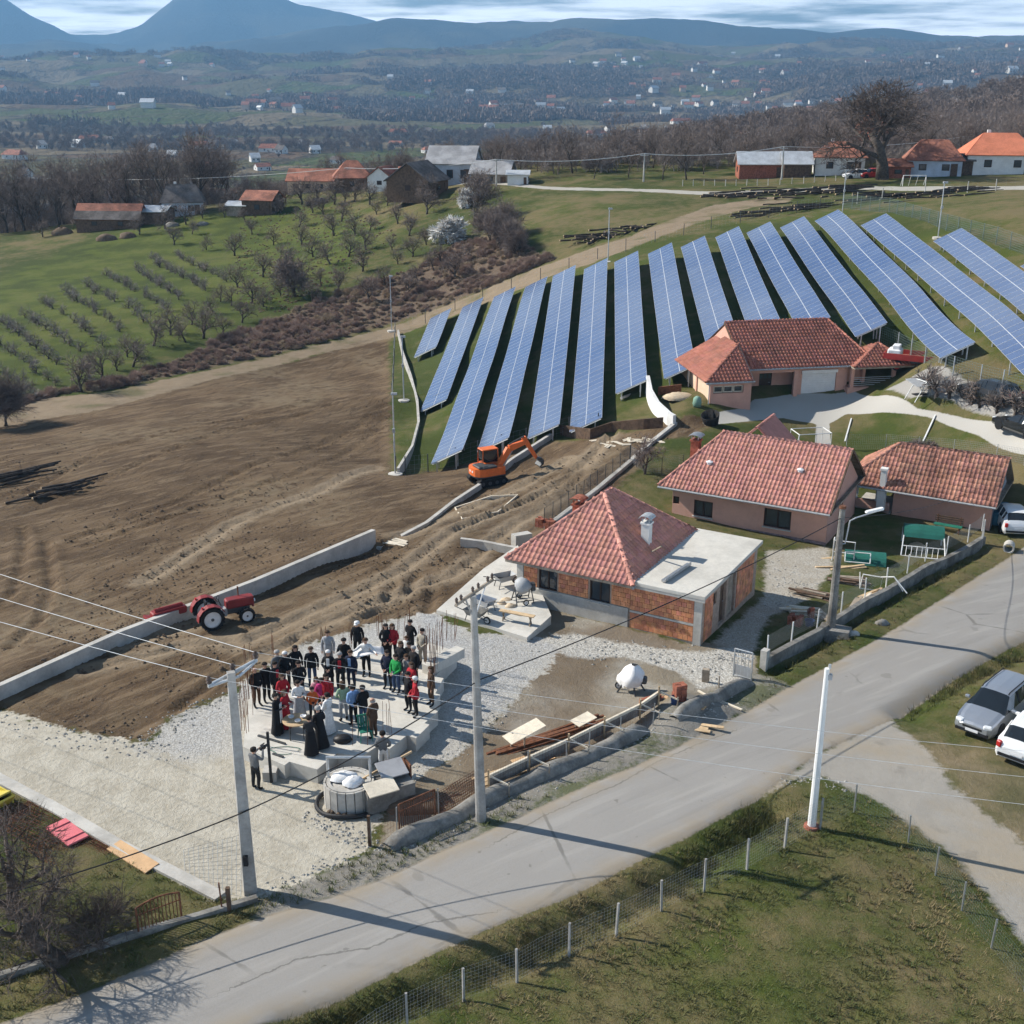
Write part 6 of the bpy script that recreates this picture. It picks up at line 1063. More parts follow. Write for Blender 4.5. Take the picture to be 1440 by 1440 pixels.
strip('wall_footing', 'thin concrete footing line running from wall end towards the excavator', 'footing', [(532,772),(600,738),(640,708),(672,688),(720,652),(775,618)], .25, (.12, .5), 'concrete')
strip('curved_wall', 'low curved concrete wall along the left edge of the solar field', 'wall', [(560,470),(566,500),(578,535),(587,570),(589,600),(580,635),(560,668)], .2, .55, 'concrete')
strip('white_wall', 'tall curved white wall between excavated earth and the salmon house', 'wall', [(910,553),(914,570),(924,585),(940,597),(948,600)], .3, (1.5, .9), 'plaster_white', z=None)
strip('boundary_wall', 'low concrete wall under the slate grey garden fence', 'wall', [(768,744),(800,720),(840,690),(884,653),(915,625),(950,597)], .3, .22, 'concrete')
strip('timber_wall', 'brown shuttering wall at the end of the excavated platform', 'wall', [(788,612),(830,618),(860,608),(905,604),(932,602)], .12, .85, 'wood_dark'); strip('timber_wall', 'rusty brown low wall beside the corner of salmon house', 'wall', [(925,556),(958,552)], .15, .7, 'rust')
strip('road_wall', 'dark concrete retaining wall carrying the white posted yard fence', 'wall', [(1076,940),(1112,920),(1148,901),(1182,878),(1215,857),(1245,842),(1275,824),(1300,808),(1330,796),(1360,780),(1382,766)], .28, .58, 'concrete_old', sink=.9)
strip('gate_pillar', 'pale concrete gate pillar at the near end of the road wall', 'pillar', [(1072,942),(1077,938)], .3, .95, 'concrete'); strip('low_wall', 'short pale concrete wall left of the tiled brick house', 'wall', [(648,768),(680,772),(730,782)], .25, .5, 'concrete'); strip('low_wall', 'small pale wall block behind the left eave of brick house', 'wall', [(722,768),(745,764)], .5, .7, 'concrete')
strip('kerb', 'grey concrete kerb strip along the lower edge of the gravel drive', 'kerb', [(-120,1028),(0,1098),(80,1140),(160,1187),(240,1228),(310,1264)], .45, .12, 'concrete'); strip('garden_kerb', 'dark low kerb wall between the roadside verge and orchard garden', 'kerb', [(0,1378),(90,1351),(180,1321),(270,1296),(362,1268)], .2, .22, 'concrete_old'); strip('garden_kerb', 'dark low kerb wall leaving the picture at lower left', 'kerb', [(-160,1434),(-80,1406),(-4,1379)], .2, .22, 'concrete_old')
def pad():
    P_ = [at(u, v) for u, v in ((614,862),(680,818),(728,790),(760,850),(775,880),(741,903))]; o = sum(P_, Vector())/6; z = max(p.z for p in P_); T = thing('concrete_pad', 'pale concrete pad left of the brick house with mixer and planks', 'slab', (o.x, o.y, z)); MB().prism([(p.x-o.x, p.y-o.y) for p in P_], -.9, .16).build('slab', ['concrete_new'], T); return z+.16
PADZ = pad()
def berm(name, label, pts, w, h):
    P = lerp_pts([at(*p) for p in pts], .5); org = P[0].copy(); mb = MB(); n = 9; N = len(P); rd = random.Random(5)
    for i, p in enumerate(P):
        d = P[min(i+1, N-1)]-P[max(i-1, 0)]; nn = Vector((-d.y, d.x, 0)).normalized(); k_ = (1+.12*math.sin(i*.9)+rd.uniform(-.08, .08))*(.55 if i in (0, N-1) else 1)
        for k in range(n): a = math.pi*k/(n-1); q = p+nn*w/2*math.cos(a)-org; mb.v.append((q.x, q.y, q.z-.15+(h+.15)*math.sin(a)**.8*k_))
    for i in range(N-1):
        for k in range(n-1): mb.f.append((i*n+k, (i+1)*n+k, (i+1)*n+k+1, i*n+k+1)); mb.m.append(0)
    one(name, label, 'bank', mb, ['concrete_old'], org, smooth=True)
berm('cement_bank', 'long rounded grey cement bank beside the road below the yard fence', [(545,1193),(590,1172),(640,1150),(700,1118),(760,1092),(820,1068),(870,1045),(905,1024)], .75, .38); berm('cement_bank', 'short rounded grey cement bank ending at the yard gate', [(948,1012),(985,992),(1020,977),(1055,960)], .6, .42)
# ---- timber
PLK = {}
def plank(parent, a, b, w=.16, t=.04, mat='wood_raw', name='plank'):
    a, b = Vector(a), Vector(b); d = b-a; mb = MB().box((0, 0, 0), (w, d.length, t)); o = ob(name, PLK.setdefault((round(d.length, 1), w, t, mat), mb.mesh(name, [mat])), parent); q = d.to_track_quat('Y', 'Z').to_matrix().to_4x4(); o.matrix_local = Matrix.Translation((a+b)/2) @ q; return o
def pile(name, label, px, rz, L_, n, layers, mat, w=.16, t=.05, jit=.06, cat='timber', z=None):
    p = at(*px); T = thing(name, label, cat, (p.x, p.y, p.z if z is None else z), rz); rd = random.Random(sum(map(ord, label)))
    for j in range(layers):
        for i in range(n-(j % 2)):
            x = (i-(n-1)/2)*(w+.02)+rd.gauss(0, jit*.4); l = L_*rd.uniform(.8, 1.08); y0 = rd.gauss(0, jit*3); a = rd.gauss(0, jit); z_ = .04+j*(t+.015); plank(T, (x-a*l/2, y0-l/2, z_), (x+a*l/2, y0+l/2, z_+rd.uniform(-.01, .02)), w, t, mat if isinstance(mat, str) else rd.choice(mat))
    return T
def formwork():
    A = [at(u, v) for u, v in ((688,1112),(745,1085),(800,1060),(850,1035),(900,1010),(926,992))]; T = thing('formwork', 'timber formwork of pale beams on stakes along the yard edge', 'formwork', A[0]); o = A[0]
    for a, b in zip(A[:-1], A[1:]):
        plank(T, a-o+Vector((0, 0, .62)), b-o+Vector((0, 0, .62)), .09, .12, 'wood_pale', 'beam'); plank(T, a-o+Vector((0, .02, .35)), b-o+Vector((0, .02, .35)), .035, .42, 'concrete_old', 'shutter_board')
    for p in lerp_pts(A, 1.6): q = p-o; plank(T, q+Vector((-.02, -.12, -.15)), q+Vector((-.02, -.12, .95)), .07, .06, 'wood_raw', 'stake'); plank(T, q+Vector((.05, -.1, .68)), q+Vector((.75, -.45, .5)), .05, .05, 'wood_pale', 'strut'); plank(T, q+Vector((.72, -.43, -.1)), q+Vector((.72, -.43, .62)), .05, .05, 'wood_old', 'stake')
formwork()
pile('steel_pipe_stack', 'long rusty steel profiles stacked behind the timber formwork', (770,1040), R(-58), 5.5, 5, 2, 'rust', .10, .08, .02, 'steel stack'); pile('board_stack', 'pale boards lying at the lower end of the formwork', (700,1092), R(-60), 2.2, 3, 1, 'wood_raw', .2, .05); pile('board_stack', 'orange boards lying under the tilted white board', (748,1068), R(-62), 2.4, 3, 1, 'board_orange', .22, .04)
def tilted(label, px, w, l, mat, rz, tilt, z):
    p = at(*px); T = thing('board', label, 'board', p+Vector((0, 0, 0)), rz); MB().box((0, 0, z), (w, l, .03), rx=tilt).build('panel', [mat], T); plank(T, (0, 0, 0), (0, .05, z), .05, .05, 'wood_old', 'prop'); plank(T, (-w*.3, -l*.3, 0), (-w*.3, -l*.25, z-.05), .05, .05, 'wood_old', 'prop')
tilted('white board tilted over the formwork beside the braced pole', (737,1052), .7, 1.6, 'wood_pale', R(-58), R(12), .75); tilted('pale square board lying over the formwork middle', (820,1030), .6, .9, 'wood_pale', R(-55), R(8), .6)
def rebar_mat(name, label, pix, dx, dz, mat='rust', cat='steel mesh', tilt=None, r=.008, lift=.05):
    q = [at(*p)+Vector((0, 0, lift)) for p in pix]; o = q[0].copy(); mb = MB(); a, b, c, d = [p-o for p in q]; n = max(2, int((b-a).length/dx)); m_ = max(2, int((d-a).length/dz))
    for i in range(n+1): f = i/n; mb.tube(a+(b-a)*f, d+(c-d)*f, r, n=3, cap=False)
    for i in range(m_+1): f = i/m_; mb.tube(a+(d-a)*f, b+(c-b)*f, r, n=3, cap=False)
    return one(name, label, cat, mb, [mat], o)
rebar_mat('mesh_sheet', 'rust red reinforcement mesh sheets lying on grass beside the kerb', [(40,1128),(165,1195),(95,1232),(-40,1150)], .10, .10, r=.02); rebar_mat('mesh_sheet', 'rusty reinforcement mesh under the pink board', [(0,1120),(110,1168),(60,1200),(-50,1140)], .12, .12, r=.02, lift=.1); rebar_mat('mesh_sheet', 'brown reinforcement mesh laid over earth near the rusty gate panel', [(600,1125),(668,1085),(668,1140),(625,1160)], .12, .12, r=.01)
p = at(95, 1175); one('pink_board', 'pinkish red door panel lying on the rusty mesh', 'board', MB().box((0, 0, .14), (1.55, .75, .07), bev=.015).box((-.45, 0, .19), (.06, .7, .05)).box((.45, 0, .19), (.06, .7, .05)), ['pink_board'], p, R(-42)); p = at(187, 1208); one('orange_plank', 'wide orange board lying against the grey kerb', 'board', MB().box((0, 0, .1), (2.1, .55, .05), rx=R(6)), ['board_orange'], p, R(-38))
p = at(2, 1138); one('yellow_tipper', 'yellow metal skip end showing at the left picture edge', 'skip', MB().box((-.5, 0, .35), (1.3, .8, .06), ry=R(-20)).box((.15, 0, .28), (.08, .8, .5), ry=R(35)).box((-.5, .4, .3), (1.3, .05, .4)).box((-.5, -.4, .3), (1.3, .05, .4)), [M('yellow_paint', (.62, .50, .08), .5, .1, 2, grime=.2)], p, R(-35))
def gate(name, label, px0, px1, h, mat, bars=9, arch=.0, brace=False, lean=0.0, z=0.0, cat='gate', fill=None):
    a, b = at(*px0), at(*px1); L_ = (b-a).length; T = thing(name, label, cat, a+Vector((0, 0, z)), math.atan2(b.y-a.y, b.x-a.x)); f = MB(); dz = (b.z-a.z)
    top = [(L_*k/8, 0, h+arch*math.sin(math.pi*k/8)+dz*k/8) for k in range(9)]
    f.path(top, .03, 6); f.tube((0, 0, .08), (L_, 0, .08+dz), .025, n=6); f.tube((0, 0, 0), (0, 0, h), .035, n=6); f.tube((L_, 0, dz), (L_, 0, h+dz), .035, n=6); f.tube((0, 0, h*.75), (L_, 0, h*.75+dz), .02, n=6); f.build('frame', [mat], T)
    for k in range(1, bars): x = L_*k/bars; MB().tube((x, 0, .08+dz*k/bars), (x, 0, h+arch*math.sin(math.pi*k/bars)+dz*k/bars-.02), .015, n=5).build('bar', [mat], T)
    if fill: MB().box((L_/2, 0, .35), (L_-.1, .02, .5)).build('panel', [fill], T)
    return T
gate('garden_gate', 'rusty double garden gate with arched top behind the dark kerb', (196,1318), (256,1295), 1.05, 'rust', 12, .12); gate('yard_gate', 'white metal pedestrian gate standing open at the gravel yard', (1031,950), (1056,957), 1.35, 'galv', 5, fill='grey_paint'); gate('gate_panel', 'leaning rusty panel of twisted bars beside the fence posts', (562,1172), (612,1150), 1.15, 'rust', 17); 
rebar_mat('wire_fence_sheet', 'coarse grey wire mesh sheet standing by the lattice pole base', [(262,1245),(345,1262),(346,1172),(258,1195)], .16, .16, 'wire_grey', 'fence', lift=.0)
p = at(520, 1190); one('fence_post', 'dark wooden fence post at the gravel corner by the road', 'post', MB().box((0, 0, .55), (.1, .1, 1.3)), ['wood_dark'], p); p = at(323, 1282); one('fence_post', 'dark short post beside the lattice pole and wire sheet', 'post', MB().box((0, 0, .4), (.12, .12, 1.0)), ['wood_dark'], p); p = at(313, 1283); one('fence_post', 'thin rusty stake left of the dark short post', 'post', MB().tube((0, 0, -.2), (-.03, 0, 1.1), .025), ['rust'], p)
def lump(name, label, cat, px, dims, mat, rz=0.0, z=0.0, seed=1, n=14):      # rounded irregular heap, sack or stone
    rd = np.random.default_rng(seed); mb = MB(); rows = 6
    for j in range(rows):
        t = j/(rows-1)*math.pi/2
        for i in range(n): a = 2*math.pi*i/n; k = 1+rd.uniform(-.14, .14); mb.v.append((dims[0]/2*math.cos(t)*math.cos(a)*k, dims[1]/2*math.cos(t)*math.sin(a)*k, dims[2]*math.sin(t)*(1+rd.uniform(-.08, .08))))
    for j in range(rows-1):
        for i in range(n): mb.f.append((j*n+i, j*n+(i+1) % n, (j+1)*n+(i+1) % n, (j+1)*n+i)); mb.m.append(0)
    p = at(*px) if len(px) == 2 else Vector(px); return one(name, label, cat, mb, [mat], p+Vector((0, 0, z-.03)), rz, smooth=True)
def well():
    p = at(492, 1128); T = thing('concrete_tank', 'round slatted concrete tank beside the drive with white sacks on top', 'tank', p); n = 18; r_ = .85
    MB().lathe([(r_-.06, -.1), (r_-.06, .92), (r_-.2, .92), (r_-.2, .85)], (0, 0, 0), 28).build('drum', ['concrete'], T)
    for k in range(n): a = 2*math.pi*k/n; MB().box((r_*math.cos(a), r_*math.sin(a), .44), (.07, .27, .94), rz=a).build('slat', ['concrete'], T)
    f = MB(); 
    for s_ in (-1, 1): f.tube((s_*.75, .2, .9), (s_*.75, .2, 1.75), .05, n=6)
    f.tube((-.8, .2, 1.72), (.8, .2, 1.72), .05, n=6); f.build('frame', ['galv'], T)
    for k, (x, y, l) in enumerate(((-.15, .1, 'large white sack on the round tank'), (.2, -.2, 'small white sack at the front of the round tank'))): lump('sack', l, 'sack', (p.x+x, p.y+y, p.z+.94), (1.0-.25*k, .6, .28), 'sack_white', R(20*k), 0, 7+k)
    c = at(487, 1140); mb = MB(); mb.path([(1.15*math.cos(t)-.2, .95*math.sin(t)-.05, .08+.04*math.sin(3*t)) for t in np.linspace(2.2, 5.6, 24)], .085, 8); one('drain_pipe', 'thick black corrugated pipe curled around the concrete tank', 'pipe', mb, ['plastic_black'], c+Vector((.25, .45, 0)))
    for k in range(14): lump('stone', f'brown stone in the ring of the black pipe, {ordw(k+1)} from the left', 'stone', (464+k*2.1, 1138+random.uniform(-4, 10)), (.3, .25, .18), 'mud', random.random()*3, 0, 30+k)['group'] = 'stones beside the tank'
    q = at(545, 1130); B = thing('work_bench', 'builders bench with two tilted boards beside the concrete tank', 'bench', q, R(28)); MB().box((0, .1, .45), (1.8, 1.1, .8)).build('base', ['concrete_old'], B); MB().box((-.35, -.35, .98), (1.1, .7, .05), rx=R(14)).build('board', ['wood_pale'], B); MB().box((.35, .35, 1.15), (1.0, .8, .05), rx=R(18)).build('board', ['roof_grey'], B); MB().tube((-1.1, .6, .75), (1.3, .75, 1.35), .05, n=6).build('rail', ['wood_raw'], B); MB().box((1.0, .5, .7), (.06, .7, 1.0)).build('side_panel', ['rust'], B)
    lump('rubble_heap', 'dark rubble and brush heap under the builders bench', 'rubble', (580,1135), (2.2, 1.2, .4), 'mud', 0, 0, 3)
well()
# ---- on the pad: mixer, barrows, trestle
def mixer(px, rz, label, z=None, body='grey_paint'):
    p = at(*px); T = thing('cement_mixer', label, 'cement mixer', (p.x, p.y, p.z if z is None else z), rz); d = MB(); d.lathe([(.12, -.38), (.36, -.28), (.42, 0), (.36, .2), (.2, .42), (.19, .42), (.33, .18)], (0, 0, 0), 18); o = d.build('drum', [body], T, (0, 0, .85), smooth=True); o.rotation_euler = (R(-50), 0, R(25)); f = MB()
    for s_ in (-1, 1): f.tube((s_*.45, -.4, .0), (s_*.4, 0, .85), .03, n=6).tube((s_*.45, .4, 0), (s_*.4, 0, .85), .03, n=6)
    f.tube((-.45, -.4, .2), (.45, -.4, .2), .025, n=6).tube((-.45, .4, .12), (.45, .4, .12), .025, n=6).tube((-.42, 0, .85), (.42, 0, .85), .03, n=6); f.build('frame', ['steel_dark'], T); MB().box((.52, 0, .75), (.22, .35, .4), bev=.03).build('motor', ['steel_dark'], T)
    for s_ in (-1, 1): wheel(T, (s_*.0+.0, .0, .0) if False else (.0, s_*.48, .15), .15, .06)
    return T
mixer((735,862), R(20), 'grey cement mixer at the left corner of the brick house', PADZ)
def barrow(px, rz, label, z=None, tray='grey_paint', flip=False):
    p = at(*px); T = thing('wheelbarrow', label, 'wheelbarrow', (p.x, p.y, p.z if z is None else z), rz); t = MB(); a, b = [(-.3, -.28), (.4, -.22), (.4, .22), (-.3, .28)], [(-.45, -.36), (.62, -.3), (.62, .3), (-.45, .36)]; vs = [(x, y, .32) for x, y in a]+[(x, y, .62) for x, y in b]; t.add(vs, [(3, 2, 1, 0), (0, 1, 5, 4), (1, 2, 6, 5), (2, 3, 7, 6), (3, 0, 4, 7)]); t.build('tray', [tray], T); f = MB()
    for s_ in (-1, 1): f.tube((.75, s_*.08, .2), (-1.0, s_*.3, .62), .022, n=6).tube((-.3, s_*.24, .32), (-.4, s_*.26, 0), .022, n=6)
    f.build('handles', ['steel_dark'], T); wheel(T, (.72, 0, .19), .19, .08); return T
barrow((708,842), R(30), 'grey wheelbarrow standing behind the cement mixer', PADZ); barrow((668,878), R(-35), 'dark wheelbarrow standing by the plank trestle on the pad', PADZ, 'concrete_old'); barrow((683,868), R(140), 'small blue wheelbarrow at the left of the pad', PADZ, 'car_silver')
p = at(727, 885); T = thing('trestle', 'pale plank trestle bench on the concrete pad', 'bench', (p.x, p.y, PADZ), R(-24)); plank(T, (-.9, 0, .5), (.9, 0, .5), .28, .05, 'wood_raw', 'seat')
for s_ in (-1, 1): plank(T, (s_*.7, -.12, 0), (s_*.7, .12, .5), .06, .06, 'wood_old', 'leg'); plank(T, (s_*.7, .12, 0), (s_*.7, -.12, .5), .06, .06, 'wood_old', 'leg')
for k, px in enumerate(((712,858),(718,866),(706,862))): lump('lime_heap', f'yellow brown spoil heap on the pad, {["largest", "middle", "smallest"][k]}', 'heap', px, (.8-.15*k, .6-.1*k, .25), 'tan_sand', 0, .45, 60+k)
# ---- in the gravel yard
def covered():
    p = at(887, 972); T = thing('covered_mixer', 'machine on splayed dark legs wrapped in torn white plastic in the gravel yard', 'machine', p, R(-15)); mb = MB(); n = 14; rows = 9; rq = np.random.default_rng(5); ph = rq.random(4)*6
    for j in range(rows):
        f = j/(rows-1); r_ = .42+.16*math.sin(2.6*f+.4)-.30*f**2.2
        for i in range(n): a = 2*math.pi*i/n; k = 1+.14*math.sin(3*a+ph[0]+2*f)+.10*math.sin(5*a+ph[1]-3*f)+rq.uniform(-.06, .06); mb.v.append((r_*k*math.cos(a)+.12*f, r_*k*.85*math.sin(a), .34+.95*f+.09*math.sin(2*a+ph[2])*(1-f)))
    for j in range(rows-1):
        for i in range(n):
            if j == 0 and i % 4 == 1: continue
            mb.f.append((j*n+i, j*n+(i+1) % n, (j+1)*n+(i+1) % n, (j+1)*n+i)); mb.m.append(0)
    mb.build('plastic_cover', ['sack_white'], T, smooth=True)
    for a in (.3, 2.2, 3.6, 5.2): MB().tube((.25*math.cos(a), .25*math.sin(a), .6), (.62*math.cos(a), .6*math.sin(a), 0), .04, n=6).build('leg', ['steel_dark'], T)
    MB().box((.55, 0, .62), (.25, .3, .3), bev=.04).build('motor', ['steel_dark'], T); wheel(T, (-.55, .1, .16), .16, .07)
covered()
def brickstack(name, label, px, rz, nx, ny, nz, mat='brick_dark', bs=(.25, .19, .19), cat='brick stack', z=None, cement=False):
    p = at(*px); T = thing(name, label, cat, (p.x, p.y, p.z if z is None else z), rz); me = MB().box((0, 0, 0), (bs[0]-.015, bs[1]-.015, bs[2]-.012)).mesh('brick', [mat]); rd = random.Random(nx*7+ny)
    for k in range(nz):
        for i in range(nx):
            for j in range(ny):
                if k == nz-1 and rd.random() < .3: continue
                o = ob('brick', me, T, ((i-(nx-1)/2)*bs[0]+rd.gauss(0, .008), (j-(ny-1)/2)*bs[1]+rd.gauss(0, .008), (k+.5)*bs[2])); o.rotation_euler = (0, 0, rd.gauss(0, .04))
    return T
brickstack('brick_stack', 'small stack of dark red bricks on the blue bucket in the yard', (955,985), R(20), 2, 2, 4); p = at(948, 990); one('bucket', 'dark blue bucket beside the small brick stack in the yard', 'bucket', MB().lathe([(.12, 0), (.16, .34), (.145, .34), (.11, .02)], (0, 0, 0), 14), [M('blue_plastic', (.03, .06, .16), .5, .1, 3)], p); brickstack('brick_row', 'low row of dark bricks lying across the formwork end', (918,990), R(28), 5, 1, 2); pile('board_stack', 'orange plank lying beside the small brick stack', (975,993), R(55), 1.8, 1, 1, 'board_orange', .3, .05)
p = at(992, 958); one('block', 'upright concrete block with wooden stake in the gravel yard', 'block', MB().box((0, 0, .3), (.3, .2, .6)), ['wood_old'], p, R(-20)); pile('board_stack', 'two pale planks crossing the yard corner near the gate', (1008,985), R(40), 2.0, 2, 1, 'wood_pale', .1, .05); pile('board_stack', 'raw planks lying on the road edge below the soil heap', (985,1024), R(70), 1.4, 3, 1, 'wood_raw', .2, .04)
p = at(1010, 980); one('fence_post', 'thin grey stake before the yard gate', 'post', MB().tube((0, 0, -.1), (0, 0, 1.0), .03), ['wood_old'], p); lump('stone', 'grey boulder at the road edge below the white posted fence', 'stone', (1240,878), (.8, .5, .3), 'concrete_old', .3, 0, 4); lump('stone', 'pale flat boulder near the lamp pole footing', 'stone', (1200,893), (.7, .5, .25), 'concrete', .3, 0, 5)
# ---- right yard: timber, bricks, shelters
for k, (px, rz, l, n, ly, mt, lab) in enumerate((((1140,838), R(60), 1.9, 5, 4, ('wood_old', 'wood_pale', 'wood_dark'), 'jumbled grey timber pile left of the lamp pole'), ((1158,868), R(20), 1.7, 4, 2, ('wood_raw', 'wood_old'), 'leaning brown boards at the foot of the lamp pole'), ((1195,820), R(75), 1.5, 6, 4, ('wood_dark', 'wood_old'), 'dark firewood pile right of the lamp pole'), ((1190,800), R(-80), 2.2, 3, 2, ('wood_raw',), 'fresh yellow planks behind the firewood pile'), ((1185,785), R(-82), 1.9, 2, 1, ('wood_raw', 'wood_pale'), 'two pale laths before the green shelter lying left'), ((1205,852), R(-35), 2.0, 4, 2, ('wood_pale', 'wood_old'), 'pale scrap boards against the white posted fence'), ((1232,838), R(-50), 2.0, 4, 2, ('wood_raw', 'concrete'), 'scrap laths by the bent white frame'), ((1128,862), R(80), 1.4, 4, 3, ('wood_pale', 'wood_raw'), 'stacked short boards beside the red brick heap'))): pile('timber_pile', lab, px, rz, l, n, ly, mt, .15, .06, .12)
brickstack('brick_heap', 'heap of reddish stones and bricks left of the lamp pole', (1118,878), R(-30), 3, 3, 3, 'pink_board' if False else 'brick_dark', (.22, .2, .16)); p = at(1138, 880); one('bucket', 'blue tub with orange rim beside the red brick heap', 'bucket', MB().lathe([(.18, 0), (.24, .32), (.22, .32), (.17, .03)], (0, 0, 0), 14), ['blue_plastic'], p); brickstack('brick_heap', 'upright pair of red clay pipes beside the blue tub', (1140,868), R(10), 1, 2, 3, 'clay_block' if False else 'brick_dark')
def shelter(px, rz, label, lying):
    p = at(*px); T = thing('swing_shelter', label, 'garden swing', p+Vector((0, 0, .02)), rz); sh = MB(); n = 8; L_ = 2.3
    for k in range(n):
        a0, a1 = math.pi*(.15+.7*k/n), math.pi*(.15+.7*(k+1)/n); r_ = .95; zc = .55 if not lying else -.35
        sh.sheet([(-L_/2, r_*math.cos(a0), zc+r_*math.sin(a0)), (L_/2, r_*math.cos(a0), zc+r_*math.sin(a0)), (L_/2, r_*math.cos(a1), zc+r_*math.sin(a1)), (-L_/2, r_*math.cos(a1), zc+r_*math.sin(a1))], .03)
    sh.build('canopy', ['teal_sheet'], T)
    for s_ in (-1, 1): e = MB(); e.prism([( .86*math.cos(math.pi*(.15+.7*k/n)), .86*math.sin(math.pi*(.15+.7*k/n))) for k in range(n+1)], -.015, .015); e.v = [(s_*L_/2+z, x, (.55 if not lying else -.35)+y) for x, y, z in e.v]; e.build('end_panel', ['teal_sheet'], T)
    f = MB()
    if not lying:
        for s_ in (-1, 1): f.tube((s_*L_/2, -.8, 1.05), (s_*(L_/2+.1), -1.9, .15), .04, n=6).tube((s_*L_/2, .8, 1.0), (s_*L_/2, .9, 0), .04, n=6)
        f.tube((-L_/2-.1, -1.9, .15), (L_/2+.1, -1.9, .15), .04, n=6).tube((-L_/2-.05, -1.35, .6), (L_/2+.05, -1.35, .6), .03, n=6)
        for k in range(7): f.tube((-.95+.3*k, -1.38, .58), (-1.0+.3*k, -1.88, .17), .018, n=5)
    else: f.tube((-L_/2, -.9, .25), (L_/2-.9, -.9, .25), .03, n=6).tube((-L_/2, -.9, .25), (-L_/2, -.6, .75), .03, n=6).tube((L_/2-.9, -.9, .25), (L_/2-.9, -.6, .75), .03, n=6).tube((-L_/2, -.6, .75), (L_/2-.9, -.6, .75), .03, n=6)
    f.build('frame', ['white_paint'], T)
shelter((1216,790), R(-14), 'dark green curved swing canopy lying low on the lawn', True); shelter((1296,772), R(-16), 'upright dark green swing canopy with white ladder frame', False); lump('hay_bale', 'tan straw bundle under the upright green canopy', 'bundle', (1288,772), (1.2, .8, .45), 'tan_sand', 0, 0, 9)
def whiteframe(px, rz, label, pts):
    p = at(*px); mb = MB()
    for seg in pts: mb.path(seg, .035, 6)
    one('metal_frame', label, 'frame', mb, ['white_paint'], p, rz)
whiteframe((1235,835), R(-30), 'bent white metal frame lying against the yard fence', [[(-1, 0, .1), (0, .2, .1), (.1, .2, .9), (-.9, 0, .95), (-1, 0, .1)], [(.0, .2, .9), (.7, .1, 1.1), (1.5, -.1, .4)], [(.7, .1, 1.1), (1.2, .3, .3)], [(-1, 0, .1), (-1.1, .1, 1.0)]]); whiteframe((1180,790), R(-20), 'white tubular ladder frame between the house and lying canopy', [[(-.4, 0, 0), (-.4, 0, 1.3), (.8, 0, 1.3), (.8, 0, 0)], [(-.4, 0, .6), (.8, 0, .6)], [(-.4, .5, 0), (-.4, .5, 1.3), (-.4, 0, 1.3)]])
whiteframe((1140,640), R(10), 'pale scaffold of white tubes on the path behind the bungalow', [[(-1, 0, 0), (-1, 0, 1.6), (1.5, 0, 1.6), (1.5, 0, 0)], [(-1, 1.6, 0), (-1, 1.6, 1.6), (1.5, 1.6, 1.6), (1.5, 1.6, 0)], [(-1, 0, 1.6), (-1, 1.6, 1.6)], [(1.5, 0, 1.6), (1.5, 1.6, 1.6)], [(-1, 0, .8), (1.5, 0, .8)], [(-1.5, -.4, 0), (-1, 0, 1.6)], [(.3, 0, 0), (.3, 0, 1.6)]])
for px0, px1, lab in (((1188,622),(1197,590),'white edging line left of the lawn behind the bungalow'), ((1298,622),(1315,585),'white edging line crossing the lawn towards the driveway')): strip('edging', lab, 'edging', [px0, px1], .1, .12, 'white_paint', sink=.1)
def bench(px, rz):
    p = at(*px); T = thing('park_bench', 'green slatted bench against the pink outbuilding wall', 'bench', p, rz)
    for k in range(3): plank(T, (-.85, -.18+.16*k, .45), (.85, -.18+.16*k, .45), .13, .04, 'green_paint', 'seat_slat')
    for k in range(3): plank(T, (-.85, .27, .62+.14*k), (.85, .27, .62+.14*k), .03, .1, 'wood_dark', 'back_slat')
    for s_ in (-1, 1): MB().tube((s_*.7, -.2, 0), (s_*.7, -.2, .45), .03, n=6).tube((s_*.7, .25, 0), (s_*.7, .28, 1.0), .03, n=6).build('leg', ['rust'], T)
bench((1332,748), R(-30))
p = at(1418, 775); T = one('concrete_pipe', 'short hollow concrete culvert pipe at the wall end by the road', 'pipe', MB().lathe([(.24, -.35), (.32, -.35), (.32, .35), (.24, .35), (.22, .3), (.22, -.3), (.24, -.35)], (0, 0, .28), 20, 0, 'Y', False), ['concrete'], p, R(-25), smooth=False); p = at(1380, 768); one('stone_post', 'tall leaning grey stone slab at the end of the yard fence', 'post', MB().box((0, 0, .75), (.4, .14, 1.9), ry=R(4), top=.5), ['concrete'], p, R(60)); p = at(1415, 752); one('tarp_trailer', 'blue green covered trailer beside the outbuilding', 'trailer', MB().box((0, 0, .6), (1.2, 2.4, .9), bev=.1), [M('tarp_blue', (.05, .16, .24), .6, .15, 2, .3)], p+Vector((.4, 2.2, 0)), R(-15))
